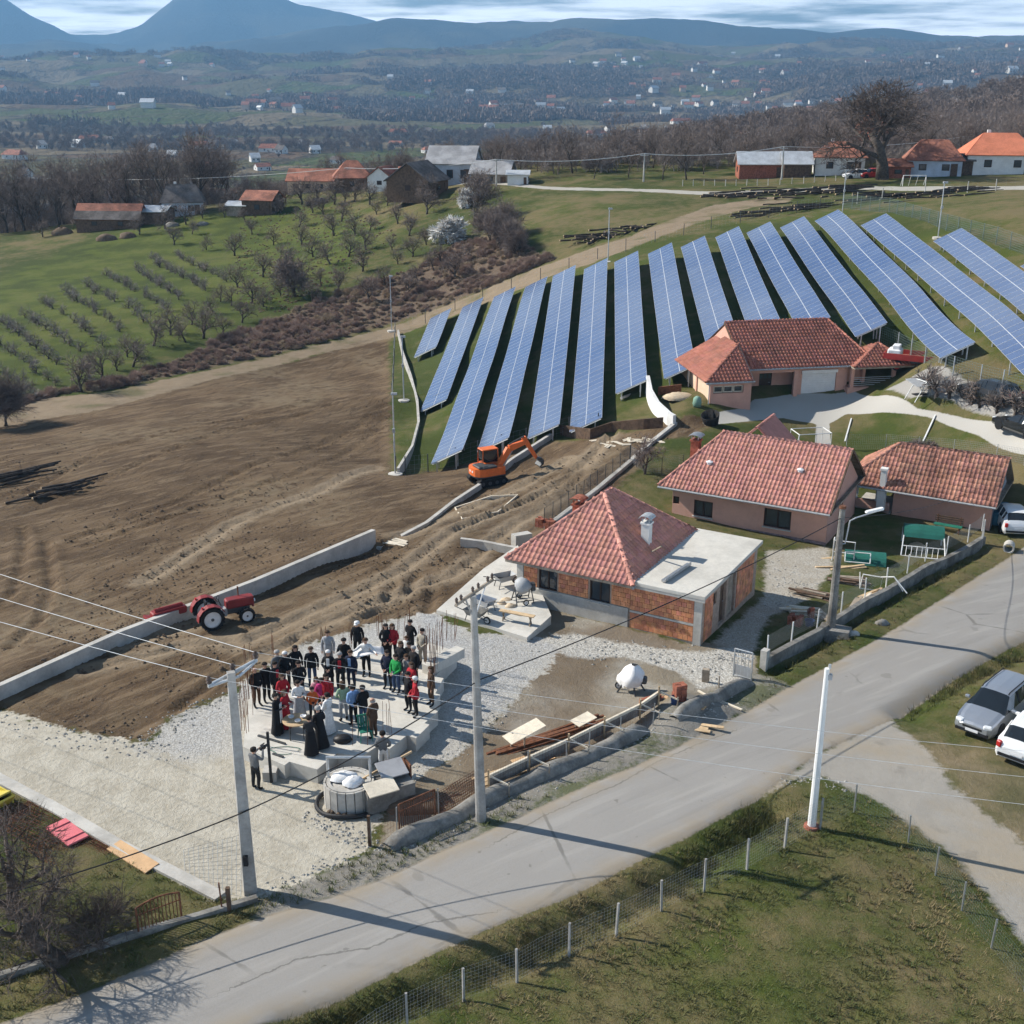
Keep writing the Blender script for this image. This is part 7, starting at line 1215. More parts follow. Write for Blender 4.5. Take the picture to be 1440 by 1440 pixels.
# ---- earthworks near the salmon house
lump('spoil_heap', 'pale rubble heap at the left wall of the salmon house', 'heap', (955,560), (2.6, 1.6, .5), 'tan_sand', 0, 0, 21); p = at(980, 572); one('water_butt', 'green plastic sack standing at the salmon house corner', 'sack', MB().lathe([(.3, 0), (.36, .3), (.3, .7), (.12, .85)], (0, 0, 0), 12), [M('sack_green', (.22, .36, .28), .8, .12, 3, .3)], p, smooth=True); p = at(1000, 597); b = one('black_tub', 'big black rubber tub lying before the salmon house', 'tub', MB().lathe([(.55, 0), (.72, .8), (.68, .82), (.5, .06)], (0, 0, 0), 18), ['rubber'], p+Vector((0, 0, .1)), 0, smooth=True); b.rotation_euler = (R(18), R(-12), 0)
for k in range(16): pile('loose_boards', f'scattered pale boards on the excavated platform, {ordw(k+1)} from the left', (845+k*5.2+random.uniform(-8, 8), 622+random.uniform(-4, 14)), random.uniform(0, 3), random.uniform(.6, 1.6), 2, 1, 'wood_pale', .14, .03)['group'] = 'scattered boards on the platform'
p = at(882, 560); one('pipe_roll', 'short grey pipe lying under the seventh solar row', 'pipe', MB().tube((-.7, 0, .12), (.7, .3, .12), .12, n=10), ['concrete'], p, R(40))
brickstack('brick_wall_stub', 'reddish brick oven stub behind the left slope of the tiled roof', (768,742), R(-30), 5, 3, 3, 'brick_dark'); p = at(690, 712); strip('timber_edging', 'low timber edging around a rust brown bed on the track', 'frame', [(640,716),(690,700),(728,698),(700,722),(650,732),(640,716)], .08, .14, 'wood_pale', sink=.1)
pile('board_stack', 'pale broken boards at the end of the long low wall', (548,762), R(60), 1.6, 5, 1, 'wood_pale', .18, .04, .15)
# ---- logs
def log_mesh(L_, r_, seed):
    rd = random.Random(seed); mb = MB(); n = 6; P_ = [Vector((rd.gauss(0, .06), L_*(k/(n-1)-.5), r_+rd.gauss(0, .03))) for k in range(n)]; mb.path(P_, [r_*(1-.35*k/(n-1))*rd.uniform(.9, 1.1) for k in range(n)], 7); mb.m[-1] = 1; mb.m[-2] = 1; return mb.mesh('log', ['log_bark', 'log_cut'], True)
def logs():
    me = [log_mesh(l, r_, k) for k, (l, r_) in enumerate(((6, .10), (7.5, .12), (5, .09), (8, .13), (3, .13), (1.2, .15)))]; rd = random.Random(4)
    def heap(label, group, u0, u1, v0, v1, n, rz, kinds, spread=.12):
        us = sorted(rd.uniform(u0, u1) for _ in range(n))
        for k, u in enumerate(us):
            f = (u-u0)/(u1-u0+1e-6); p = at(u, v0+(v1-v0)*f+rd.gauss(0, 2.5)); o = ob('log', me[rd.choice(kinds)], None, p+Vector((0, 0, abs(rd.gauss(0, .22)))), rz+rd.gauss(0, spread)); tag(o, f'{label}, {ordw(k+1)} from the left', 'log', group)
    heap('felled dark log in the long upper log row below the oak', 'upper log row', 1000, 1215, 276, 268, 46, R(-62), (0, 1, 2, 3)); heap('felled dark log in the right log row beside the meadow posts', 'right log row', 1190, 1395, 284, 268, 46, R(-60), (0, 1, 2, 3)); heap('felled dark log in the lower log row behind the solar fence', 'lower log row', 1045, 1160, 303, 291, 26, R(-62), (0, 1, 2)); heap('grey log in the tangled pile behind the middle rows', 'tangled stump pile', 830, 918, 341, 316, 34, R(-40), (2, 4, 5, 5), .9); heap('long felled trunk beside the tangled stump pile', 'trunks by the stump pile', 800, 860, 342, 328, 7, R(-62), (0, 1)); heap('pale split log among the upper log row', 'split logs', 1040, 1180, 282, 276, 12, R(-60), (4, 5), .5)
    heap('dark log in the stack at the left field edge', 'left field log stack', -8, 52, 682, 664, 12, R(-50), (2, 2, 4), .12); heap('dark log in the small stack on the bare field', 'small field log stack', 62, 112, 702, 682, 8, R(-48), (4, 2), .1)
logs()
# ---- litter of small stones along gravel edges
def pebbles():
    rd = random.Random(9); mb = MB(); base = [(0, 0, 1), (1, 0, 0), (0, 1, 0), (-1, 0, 0), (0, -1, 0)]; fs = [(0, 1, 2), (0, 2, 3), (0, 3, 4), (0, 4, 1)]; pts = []
    for (line, n, sp) in ((((205,1046),(245,1008),(330,975)), 160, 12), (((520,1192),(470,1165),(440,1140)), 160, 14), (((705,1005),(640,1065),(560,1105)), 160, 9), (((755,900),(880,915),(1000,930),(1050,930)), 420, 20), (((540,1196),(700,1140),(900,1040),(1030,985)), 420, 9), (((352,1266),(455,1225),(540,1200)), 160, 10), (((1100,1100),(1150,1105),(1190,1112)), 120, 9), (((0,1010),(120,1040),(250,1060)), 160, 16), (((1080,800),(1130,830),(1085,860)), 200, 16)):
        for k in range(n): i = rd.randrange(len(line)-1); f = rd.random(); pts.append((line[i][0]+(line[i+1][0]-line[i][0])*f+rd.gauss(0, sp), line[i][1]+(line[i+1][1]-line[i][1])*f+rd.gauss(0, sp*.6)))
    d = np.array([ray(u, v) for u, v in pts]); t = CAMH/-d[:, 2]
    for _ in range(3): x, y = d[:, 0]*t, d[:, 1]*t; t = (CAMH-Hraw(x, y))/-d[:, 2]
    z = Hraw(x, y)
    for a, b, c in zip(x, y, z): s_ = rd.uniform(.02, .085); w = rd.random()*3; cs, sn = math.cos(w), math.sin(w); mb.add([(a+s_*(px*cs-py*sn)*rd.uniform(.8, 1.5), b+s_*(px*sn+py*cs), c+s_*pz*.8) for px, py, pz in base], fs)
    tag(mb.build('pebbles', ['pebble']), kind='stuff')
pebbles()
# ------------------------------------------------------------------ trees
def tree_geo(seed, h, spread, levels=4, kids=4, trunk=.35, r0=.16, tw=.03, twl=.5, ntw=5, up=.35, split=1, droop=0.0, lean=(0, 0), first=.3):
    """bare tree: tapered limbs in one mesh, the twig mass of the crown in another"""
    rd = random.Random(seed); wood, crown = MB(), MB()
    def limb(p, d, l, r_, lv):
        n = 3 if lv < 3 else 2; pts = [p.copy()]; q = p.copy(); dd = d.copy()
        for i in range(n): dd = (dd+Vector((rd.gauss(0, .16), rd.gauss(0, .16), rd.gauss(0, .10)+up*.12-droop*lv*.05))).normalized(); q = q+dd*l/n; pts.append(q.copy())
        rs = [r_*(1-.5*i/n) for i in range(n+1)]; wood.path(pts, rs, 7 if lv == 0 else 5 if lv == 1 else 3)
        if lv >= levels-1:
            for i in range(ntw):
                f = rd.random(); b = pts[0].lerp(pts[-1], f) if n < 3 else pts[1].lerp(pts[-1], f); t = (dd+Vector((rd.gauss(0, .6), rd.gauss(0, .6), rd.gauss(.1, .45)))).normalized(); e = b+t*twl*rd.uniform(.5, 1.2); s_ = t.cross(Vector((rd.gauss(0, 1), rd.gauss(0, 1), rd.gauss(0, 1)))).normalized()*tw
                m_ = b.lerp(e, .5)+Vector((rd.gauss(0, 1), rd.gauss(0, 1), rd.gauss(0, 1)))*twl*.08; crown.add([b-s_, b+s_, m_+s_*.8, m_-s_*.8, e], [(0, 1, 2, 3), (3, 2, 4)]); e2 = m_+(t+Vector((rd.gauss(0, .8), rd.gauss(0, .8), rd.gauss(0, .6)))).normalized()*twl*.5; crown.add([m_-s_*.7, m_+s_*.7, e2], [(0, 1, 2)])
            return
        k = kids+(1 if lv == 0 else 0)
        for i in range(k):
            f = first+(1-first)*(i+rd.random()*.6)/k if lv == 0 else .3+.7*(i+rd.random()*.5)/k; j = min(int(f*n), n-1); b = pts[j].lerp(pts[j+1], min(1, f*n-j)); a = 2.4*i+rd.random()*1.2+seed; t = dd.cross(Vector((math.cos(a), math.sin(a), .2))).normalized(); nd = (dd*(.55+.2*rd.random())+t*spread*rd.uniform(.7, 1.2)+Vector((0, 0, up*.3))).normalized(); limb(b, nd, l*rd.uniform(.58, .78)*(1-.15*f if lv else 1), r_*(1-.5*f)*.62, lv+1)
    for s_ in range(split): limb(Vector((rd.gauss(0, .1)*(split > 1), rd.gauss(0, .1)*(split > 1), -.15)), Vector((lean[0]+rd.gauss(0, .05+.2*(split > 1)), lean[1]+rd.gauss(0, .05+.2*(split > 1)), 1)).normalized(), h*trunk, r0/(1 if split == 1 else 1.5), 0)
    zt = max([v[2] for v in crown.v] or [h]); k = h/zt
    for mb in (wood, crown): mb.v = [(x*k, y*k, z*k) for x, y, z in mb.v]
    return wood, crown
TM = {}
def tree_pair(key, bark='bark', twig='twig', **kw):
    if key not in TM: w, c = tree_geo(**kw); TM[key] = (w.mesh('trunk', [bark], True), c.mesh('crown', [twig]))
    return TM[key]
def plant_tree(name, label, p, key, scale, rz, group=None, cat='tree', **kw):
    w, c = tree_pair(key, **kw); T = thing(name, label, cat, p, rz, group); T.scale = (scale,)*3 if not isinstance(scale, tuple) else scale; ob('trunk', w, T); ob('crown', c, T); return T
ORW = [((3,523),(53,560)),((3,487),(77,543)),((7,457),(80,513)),((33,443),(112,495)),((63,427),(147,487)),((93,413),(170,467)),((123,403),(202,452)),((150,387),(235,439)),((187,377),(255,422)),((213,365),(290,410)),((245,355),(320,397))]
def orchard():
    rd = random.Random(12); on = ['first', 'second', 'third', 'fourth', 'fifth', 'sixth', 'seventh', 'eighth', 'ninth', 'tenth', 'eleventh']
    for k, (a, b) in enumerate(ORW):
        A, B = at(*a), at(*b); n = max(5, int((B-A).length/2.6))
        for i in range(n):
            if rd.random() < .08: continue
            f = (i+rd.gauss(0, .12))/(n-1); x, y = A.x+(B.x-A.x)*f+rd.gauss(0, .2), A.y+(B.y-A.y)*f; v = rd.randrange(5)
            plant_tree('orchard_tree', f'young bare fruit tree, {ordw(i+1)} from the upper end of the {on[k]} planted row', (x, y, gz(x, y)-.05), ('o', v), rd.uniform(.6, .95), rd.random()*6.3, f'{on[k]} orchard row', seed=v+1, h=2.3, spread=.95, levels=4, kids=3, trunk=.3, r0=.08, tw=.013, twl=.5, ntw=3, bark='bark', twig='twig_grey')
    big = [(115,552),(125,532),(143,535),(165,522),(186,517),(180,503),(215,487),(240,472),(262,482),(270,457),(286,476),(315,470),(300,440),(340,455),(325,430),(355,427),(370,432),(395,417),(405,404),(440,425),(452,402),(552,352),(560,372),(575,332),(588,395),(600,302),(611,381),(621,371),(640,392),(656,366),(500,332),(515,352),(530,302),(480,312),(470,332),(455,302),(540,402),(510,382),(490,362),(465,372),(440,362),(580,362),(425,345),(405,372),(385,345),(420,320),(440,300),(560,315),(395,300),(355,330),(370,390),(335,405),(310,425),(520,325),(545,290),(485,285),(600,345),(630,345),(575,415),(520,425),(475,410),(245,345),(290,352),(330,360),(345,312),(270,330)]
    cnt = [0, 0]
    for k, px in enumerate(sorted(big)):
        cnt[px[0] > 380] += 1; p = at(*px); v = rd.randrange(5); dense = px[0] > 380; big_lab = 'in the upper right orchard thicket' if dense else 'along the lower edge of the orchard'
        plant_tree('fruit_tree', f'old bare fruit tree {big_lab}, {ordw(cnt[dense])} from the left', p, ('f', v), rd.uniform(.6, 1.0), rd.random()*6.3, 'upper orchard trees' if dense else 'lower orchard trees', seed=v+21, h=4.6, spread=.85, levels=4, kids=4, trunk=.34, r0=.13, tw=.013, twl=.75, ntw=5)
    p = at(415, 418); plant_tree('dark_tree', 'dense dark rounded bare tree at the orchard edge', p, 'dense', 1.0, 1, seed=77, h=6.5, spread=.8, levels=5, kids=4, trunk=.3, r0=.2, tw=.016, twl=.7, ntw=4, split=2)
    p = at(632, 341); w, c = tree_pair('bl', 'bark', 'blossom', seed=5, h=4.2, spread=1.1, levels=4, kids=5, trunk=.28, r0=.14, tw=.055, twl=.6, ntw=14); T = thing('blossom_tree', 'low spreading fruit tree in full white blossom', 'tree', p, 0); T.scale = (1.25, 1.25, 1); ob('trunk', w, T); ob('crown', c, T)
    p = at(655, 292); T = thing('blossom_tree', 'small white blossoming tree behind the tall twin trunk', 'tree', p, 2); T.scale = (.7, .7, .8); ob('trunk', w, T); ob('crown', c, T)
    p = at(1056, 187); T = thing('blossom_tree', 'distant white blossoming tree beside the green slope', 'tree', p, 2); T.scale = (1.6, 1.6, 1.6); ob('trunk', w, T); ob('crown', c, T)
    p = at(666, 318); plant_tree('twin_tree', 'tall slim bare tree with twin trunk beside the white blossom', p, 'twin', 1, .4, seed=9, h=8.5, spread=.6, levels=5, kids=4, trunk=.45, r0=.2, tw=.03, twl=.7, ntw=4, split=2, up=.6)
    for k, (px, s_) in enumerate((((700,352), 1.2), ((716,356), 1.0), ((690,338), 1.1), ((728,360), .8), ((706,335), 1.2))): plant_tree('thicket_bush', f'dark twiggy thicket bush at the meadow corner, {["front centre", "front right", "left", "far right", "back"][k]}', at(*px), ('th', k % 2), s_, k, 'thicket at the meadow corner', cat='bush', seed=41+k, h=5.0, spread=.7, levels=4, kids=4, trunk=.35, r0=.07, tw=.014, twl=1.0, ntw=7, split=5, up=.6)
    for k, px in enumerate(((8,598), (-12,604))): plant_tree('dark_bush', f'dark bushy shrub at the left picture edge, {["right one", "cut off one"][k]}', at(*px), ('th', 0), 1.1, k, cat='bush', seed=41, h=5, spread=.7)
orchard()
def oak():
    p = at(1241, 253); plant_tree('oak_tree', 'huge spreading bare oak towering over the far houses', p, 'oak', (1.38, 1.38, 1.02), .3, bark='bark', twig='twig_dark', seed=14, h=15.0, spread=.78, levels=6, kids=4, trunk=.34, r0=.55, tw=.02, twl=1.0, ntw=3, up=.35, first=.4)
oak()
def garden_trees():
    p = at(92, 1352); plant_tree('gnarled_tree', 'gnarled leaning bare fruit tree in the lower left garden', p, 'gn', (1.0, 1.0, .9), .6, seed=3, h=4.2, spread=1.15, levels=6, kids=3, trunk=.34, r0=.19, tw=.005, twl=.42, ntw=4, lean=(-.65, .1), bark='bark', twig='twig_dark', first=.35)
    p = at(130, 1335); plant_tree('garden_bush', 'thin bare bush beside the gnarled garden tree', p, 'gb', 1, 0, cat='bush', seed=8, h=2.2, spread=.7, levels=4, kids=4, trunk=.3, r0=.04, tw=.006, twl=.4, ntw=5, split=3, twig='twig_dark')
    p = at(20, 1290); plant_tree('gnarled_tree', 'bare garden tree cut off by the left picture edge', p, 'gn2', 1, 2, seed=6, h=4.2, spread=1.0, levels=6, kids=3, trunk=.34, r0=.16, tw=.006, twl=.42, ntw=4, bark='bark', twig='twig_dark', lean=(-.3, 0))
    p = at(907, 668); plant_tree('garden_tree', 'small bare tree in the fenced garden behind the tiled house', p, 'gt', 1, 0, seed=31, h=3.0, spread=.9, levels=5, kids=3, trunk=.35, r0=.08, tw=.012, twl=.4, ntw=5)
    pos = ['first', 'second', 'third', 'fourth', 'fifth', 'sixth', 'seventh', 'eighth']
    for k, px in enumerate(((1309,546),(1319,556),(1336,560),(1367,569),(1378,573),(1402,581),(1425,587),(1442,592))): plant_tree('pruned_tree', f'short pruned bare tree beside the driveway, {pos[k]} from the left', at(*px), ('pr', k % 3), random.uniform(.85, 1.15), k*1.7, 'pruned trees by the driveway', seed=50+k % 3, h=2.2, spread=.8, levels=3, kids=5, trunk=.45, r0=.11, tw=.018, twl=.55, ntw=6)
    for k, px in enumerate(((1290,635),(1310,637))): plant_tree('shrub', f'dark bare shrub behind the weathered outbuilding, {["left", "right"][k]} one', at(*px), ('sh', 0), 1, k, cat='bush', seed=61, h=1.1, spread=.9, levels=3, kids=5, trunk=.25, r0=.03, tw=.014, twl=.35, ntw=8, split=4)
garden_trees()
def belts():
    rd = random.Random(31)
    def tall(px, s_, label, group):
        p = at(*px); v = rd.randrange(5); plant_tree('bare_tree', label, p, ('b', v), s_, rd.random()*6.3, group, seed=100+v, h=11, spread=.55, levels=5, kids=4, trunk=.5, r0=.2, tw=.022, twl=1.1, ntw=3, up=.7)
    for k in range(46):
        u = -20+k*8.2+rd.gauss(0, 3); b = np.interp(u, [-20, 100, 200, 300, 380], [330, 318, 302, 285, 272]); far = rd.random(); x, y, _ = at(u, b+4)
        f = .985+far*.12; x, y = x*f, y*f; p = Vector((x, y, gz(x, y))); v = rd.randrange(5); plant_tree('bare_tree', f'tall bare winter tree behind the left farm, {ordw(k+1)} from the left', p, ('b', v), rd.uniform(.85, 1.55), rd.random()*6.3, 'tree belt behind the left farm', seed=100+v, h=11, spread=.55, levels=5, kids=4, trunk=.5, r0=.2, tw=.022, twl=1.1, ntw=3, up=.7)
    for k in range(52):
        u = 400+k*20.5+rd.gauss(0, 6); x, y, _ = at(min(u, 1440), np.interp(u, [400, 560, 640, 760, 1000, 1240, 1480], [276, 268, 268, 262, 262, 250, 244])); f = 1.03+rd.random()*.14; x, y = x*f, y*f; p = Vector((x, y, gz(x, y))); v = rd.randrange(5)
        plant_tree('bare_tree', f'bare winter tree beyond the far meadow, {ordw(k+1)} from the left', p, ('b', v), rd.uniform(.5, .85), rd.random()*6.3, 'tree belt beyond the meadow', seed=100+v, h=11, spread=.55, levels=5, kids=4, trunk=.5, r0=.2, tw=.022, twl=1.1, ntw=3, up=.7)
belts()
# ------------------------------------------------------------------ scattered growth (nobody could count it)
def scatter(name, pts, scl, src, rz=None):
    me = bpy.data.meshes.new(name); me.from_pydata([tuple(p) for p in pts], [], []); a = me.attributes.new('scl', 'FLOAT', 'POINT'); a.data.foreach_set('value', np.asarray(scl, np.float32)); b = me.attributes.new('rz', 'FLOAT', 'POINT'); b.data.foreach_set('value', (np.random.default_rng(1).random(len(pts))*6.28).astype(np.float32))
    o = ob(name, me); tag(o, kind='stuff'); g = bpy.data.node_groups.new(name, 'GeometryNodeTree'); g.interface.new_socket('Geometry', in_out='INPUT', socket_type='NodeSocketGeometry'); g.interface.new_socket('Geometry', in_out='OUTPUT', socket_type='NodeSocketGeometry')
    N = g.nodes.new; gi, go, ip, oi = N('NodeGroupInput'), N('NodeGroupOutput'), N('GeometryNodeInstanceOnPoints'), N('GeometryNodeObjectInfo'); oi.inputs['Object'].default_value = src; oi.transform_space = 'ORIGINAL'; oi.inputs['As Instance'].default_value = True
    def na(nm): q = N('GeometryNodeInputNamedAttribute'); q.data_type = 'FLOAT'; q.inputs['Name'].default_value = nm; return q.outputs['Attribute']
    cx = N('ShaderNodeCombineXYZ'); l = g.links.new; l(na('rz'), cx.inputs[2]); er = N('FunctionNodeEulerToRotation'); l(cx.outputs[0], er.inputs[0]); l(gi.outputs[0], ip.inputs['Points']); l(oi.outputs['Geometry'], ip.inputs['Instance']); l(er.outputs[0], ip.inputs['Rotation']); l(na('scl'), ip.inputs['Scale']); l(ip.outputs[0], go.inputs[0])
    md = o.modifiers.new('scatter', 'NODES'); md.node_group = g; return o
def ray_ground(uv):
    d = np.array([ray(u, v) for u, v in uv]); t = CAMH/-d[:, 2]
    for _ in range(5): x, y = d[:, 0]*t, d[:, 1]*t; t = (CAMH-Hraw(x, y))/-d[:, 2]
    return d[:, 0]*t, d[:, 1]*t
def near_z(x, y): return Hraw(x, y)
def growth():
    rg = np.random.default_rng(11)
    def reg_pts(keys, n, box, inside=True, marg=0.0):
        u = rg.uniform(box[0], box[2], n); v = rg.uniform(box[1], box[3], n); x, y = ray_ground(list(zip(u, v))); s_ = np.max([poly_sd(x, y, REG[k]) for k in keys], axis=0); m = (s_ > marg) if inside else (s_ < -marg); return x[m], y[m]
    # grass tuft
    mb = MB(); rd = random.Random(2)
    for k in range(9): a = rd.random()*6.28; r_ = rd.uniform(0, .07); p = Vector((r_*math.cos(a), r_*math.sin(a), -.01)); t = Vector((math.cos(a)*rd.uniform(.02, .09), math.sin(a)*rd.uniform(.02, .09), rd.uniform(.06, .14))); s_ = Vector((-math.sin(a), math.cos(a), 0))*.011; mb.add([p-s_, p+s_, p+t*.6+s_*.7, p+t*.6-s_*.7, p+t*1.1+Vector((t.x, t.y, -.02))*.5], [(0, 1, 2, 3), (3, 2, 4)])
    g0 = at(900, 1400); tuft = one('grass_tuft', 'small green grass tuft in the lower right field', 'grass', mb, ['grass_blade'], g0); dtuft = one('grass_tuft', 'small straw coloured grass tuft in the lower right field', 'grass', mb, ['grass_dry'], at(950, 1380))
    bad = ['sd_road', 'sd_lane', 'sd_gravel', 'sd_stone', 'sd_stone2', 'sd_drive', 'sd_dirt', 'sd_yard', 'sd_park2', 'sd_park']
    x1, y1 = reg_pts(bad, 9000, (300, 1120, 1460, 1470), False, .15); x2, y2 = reg_pts(bad, 2500, (-20, 1120, 400, 1460), False, .1); x3, y3 = reg_pts(bad, 1500, (1060, 740, 1460, 1000), False, .1); x = np.concatenate([x1, x2, x3]); y = np.concatenate([y1, y2, y3]); z = near_z(x, y)+.03; s_ = rg.uniform(.5, 1.25, len(x)); dr = (fbm(x/4.5+2, y/4.5, 3)+rg.normal(0, .12, len(x))) > .08
    scatter('grass_tufts', np.stack([x, y, z], 1)[~dr], s_[~dr], tuft); scatter('dry_grass_tufts', np.stack([x, y, z], 1)[dr], s_[dr], dtuft)
    # tall weeds in the ditches
    mb = MB()
    for k in range(26): a = rd.random()*6.28; p = Vector((rd.gauss(0, .12), rd.gauss(0, .12), -.03)); t = Vector((rd.gauss(0, .12), rd.gauss(0, .12), rd.uniform(.12, .38))); s_ = Vector((-math.sin(a), math.cos(a), 0))*.012; mb.add([p-s_, p+s_, p+t], [(0, 1, 2)])
    weed = one('weed_clump', 'tangled brown weed clump in the roadside ditch', 'weeds', mb, [M('weed', (.10, .085, .035), .95, .4, .6, col2=(.06, .08, .02))], at(905, 1262)); del weed['label'], weed['category']; weed['kind'] = 'stuff'; P_ = []
    for D_, n in ((DITCH, 700), (DITCH2, 330), (DITCH3, 160)):
        for k in range(n): i = rd.randrange(len(D_)-1); f = rd.random(); q = np.array(D_[i])*(1-f)+np.array(D_[i+1])*f; P_.append((q[0]+rd.gauss(0, .42), q[1]+rd.gauss(0, .42)))
    P_ = np.array(P_); m = np.max([poly_sd(P_[:, 0], P_[:, 1], REG[k]) for k in ('sd_road', 'sd_lane', 'sd_stone')], axis=0) < -.12; P_ = P_[m]; scatter('ditch_weeds', np.column_stack([P_, near_z(P_[:, 0], P_[:, 1])]), rg.uniform(.5, 1.3, len(P_)), weed)
    # brambles on the brush strip
    w, c = tree_geo(seed=71, h=1.5, spread=1.0, levels=3, kids=4, trunk=.3, r0=.02, tw=.016, twl=.7, ntw=10, split=4); n0 = len(c.v); c.add(w.v, w.f, 0); br = one('bramble_bush', 'reddish brown bramble bush on the strip above the bare field', 'bush', c, ['twig_red'], at(420, 470)); br2 = one('bramble_bush', 'pale straw bramble bush on the strip above the bare field', 'bush', c, ['straw'], at(460, 455))
    x, y = reg_pts(['sd_brush'], 15000, (-30, 320, 800, 600), True, -.3); z = near_z(x, y); k = rg.random(len(x)) < .55; s_ = rg.uniform(.22, .75, len(x))*(.7+.9*np.clip(fbm(x/7, y/7, 3)+.3, 0, 1)); P_ = np.stack([x, y, z], 1); scatter('brambles', P_[k], s_[k], br); scatter('dry_brambles', P_[~k], s_[~k]*.7, br2)
    x, y = reg_pts(['sd_orch'], 2600, (330, 270, 700, 440), True, 0); s_ = rg.uniform(.08, .22, len(x)); scatter('orchard_undergrowth', np.stack([x, y, near_z(x, y)], 1), s_, br2)
    # clods and stones on the bare earth
    mb = MB(); rq = random.Random(6); ring = [(math.cos(2*math.pi*i/6), math.sin(2*math.pi*i/6)) for i in range(6)]; mb.add([(a*rq.uniform(.8, 1.2), b*rq.uniform(.8, 1.2), -.15) for a, b in ring]+[(a*.65*rq.uniform(.7, 1.3), b*.65*rq.uniform(.7, 1.3), .5*rq.uniform(.7, 1.2)) for a, b in ring]+[(0, 0, .68)], [(i, (i+1) % 6, 6+(i+1) % 6, 6+i) for i in range(6)]+[(6+i, 6+(i+1) % 6, 12) for i in range(6)])
    cd = ob('earth_clod', mb.mesh('earth_clod', [M('clod', (.15, .108, .072), .95, .3, .8, .4)]), None, at(420, 900)); cd.scale = (.08,)*3; tag(cd, kind='stuff'); x, y = reg_pts(['sd_dirt'], 16000, (-20, 560, 980, 1050), True, .2); kp = fbm(x/6, y/6, 3)+rg.normal(0, .2, len(x)) > -.05; x, y = x[kp], y[kp]; scatter('clods', np.stack([x, y, near_z(x, y)], 1), np.abs(rg.normal(0, .035, len(x)))+.015, cd)
    # woods
    w, c = tree_geo(seed=81, h=10, spread=.6, levels=4, kids=4, trunk=.45, r0=.2, tw=.07, twl=1.7, ntw=4, up=.6); c.add(w.v, w.f, 0); w2, c2 = tree_geo(seed=84, h=8, spread=.75, levels=4, kids=4, trunk=.35, r0=.16, tw=.07, twl=1.6, ntw=5, up=.4); c2.add(w2.v, w2.f, 0)
    def put(x, y): return (x, y, float(gz(x, y))-.2)
    s1 = one('wood_tree', 'tall grey brown tree on the wooded slope beyond the houses', 'tree', c, ['twig'], put(60, 330)); s2 = one('wood_tree', 'rounded brown tree on the wooded slope beyond the houses', 'tree', c2, ['twig_grey'], put(75, 340))
    w3, c3 = tree_geo(seed=87, h=10, spread=.6, levels=5, kids=3, trunk=.42, r0=.17, tw=.024, twl=1.2, ntw=4, up=.6); c3.add(w3.v, w3.f, 0); w4, c4 = tree_geo(seed=88, h=8.5, spread=.8, levels=5, kids=3, trunk=.36, r0=.15, tw=.024, twl=1.2, ntw=4, up=.4); c4.add(w4.v, w4.f, 0); s3 = one('wood_tree', 'slim bare brown tree at the near edge of the woods', 'tree', c3, ['twig'], put(20, 232)); s4 = one('wood_tree', 'rounded bare grey tree at the near edge of the woods', 'tree', c4, ['twig_grey'], put(27, 236))
    def wood_pts(n, r0, r1, thr, jit=0):
        r = np.exp(rg.uniform(math.log(r0), math.log(r1), n)); a = np.radians(rg.uniform(-27, 27, n)); x, y = r*np.sin(a), r*np.cos(a); m = woodmask(x, y)+rg.normal(0, .05, n) > thr; return x[m], y[m]
    x, y = wood_pts(13000, 262, 800, .06); x0_, y0_ = wood_pts(2600, 216, 262, .0); m_ = x0_ > y0_*np.interp(np.hypot(x0_, y0_), [216, 262], [.02, -.03]); x, y = np.concatenate([x, x0_[m_]]), np.concatenate([y, y0_[m_]]); x2, y2 = wood_pts(9000, 800, 1950, .06); x = np.concatenate([x, x2]); y = np.concatenate([y, y2]); z = Hraw(x, y)-.3; k = rg.random(len(x)) < .5; s_ = rg.uniform(.6, 1.25, len(x)); P_ = np.stack([x, y, z], 1); rr_ = np.hypot(x, y); s_ = s_*np.interp(rr_, [216, 260, 330, 520], [.46, .55, .8, 1.0]); nr_ = rr_ < 430; th_ = rg.random(len(x)) < np.interp(rr_, [216, 300, 430], [.55, .75, 1]); scatter('near_woodland', P_[nr_ & th_ & k], s_[nr_ & th_ & k], s3); scatter('near_woodland', P_[nr_ & th_ & ~k], s_[nr_ & th_ & ~k], s4); scatter('woodland', P_[~nr_ & k], s_[~nr_ & k], s1); scatter('woodland', P_[~nr_ & ~k], s_[~nr_ & ~k], s2)
    # thin hedgerow trees on the valley floor
    n = 2600; r = np.exp(rg.uniform(math.log(620), math.log(2300), n)); a = np.radians(rg.uniform(-27, 27, n)); x, y = r*np.sin(a), r*np.cos(a); hz = np.abs(fbm(x/150, y/90+4, 2)) < .035; hz |= np.abs(fbm(x/260+8, y/120, 2)) < .02; x, y = x[hz], y[hz]; scatter('hedgerows', np.stack([x, y, Hraw(x, y)-.2], 1), rg.uniform(.4, .9, len(x)), s2)
    # forest canopy on the far hills: clumped crowns
    mb = MB(); rd2 = random.Random(5)
    for k in range(70): p = Vector((rd2.gauss(0, 5), rd2.gauss(0, 5), rd2.uniform(0, 7))); q = p+Vector((rd2.gauss(0, 1.4), rd2.gauss(0, 1.4), rd2.uniform(2, 5))); s_ = Vector((rd2.gauss(0, 1), rd2.gauss(0, 1), 0)).normalized()*rd2.uniform(.5, 1.2); mb.add([p-s_, p+s_, q], [(0, 1, 2)])
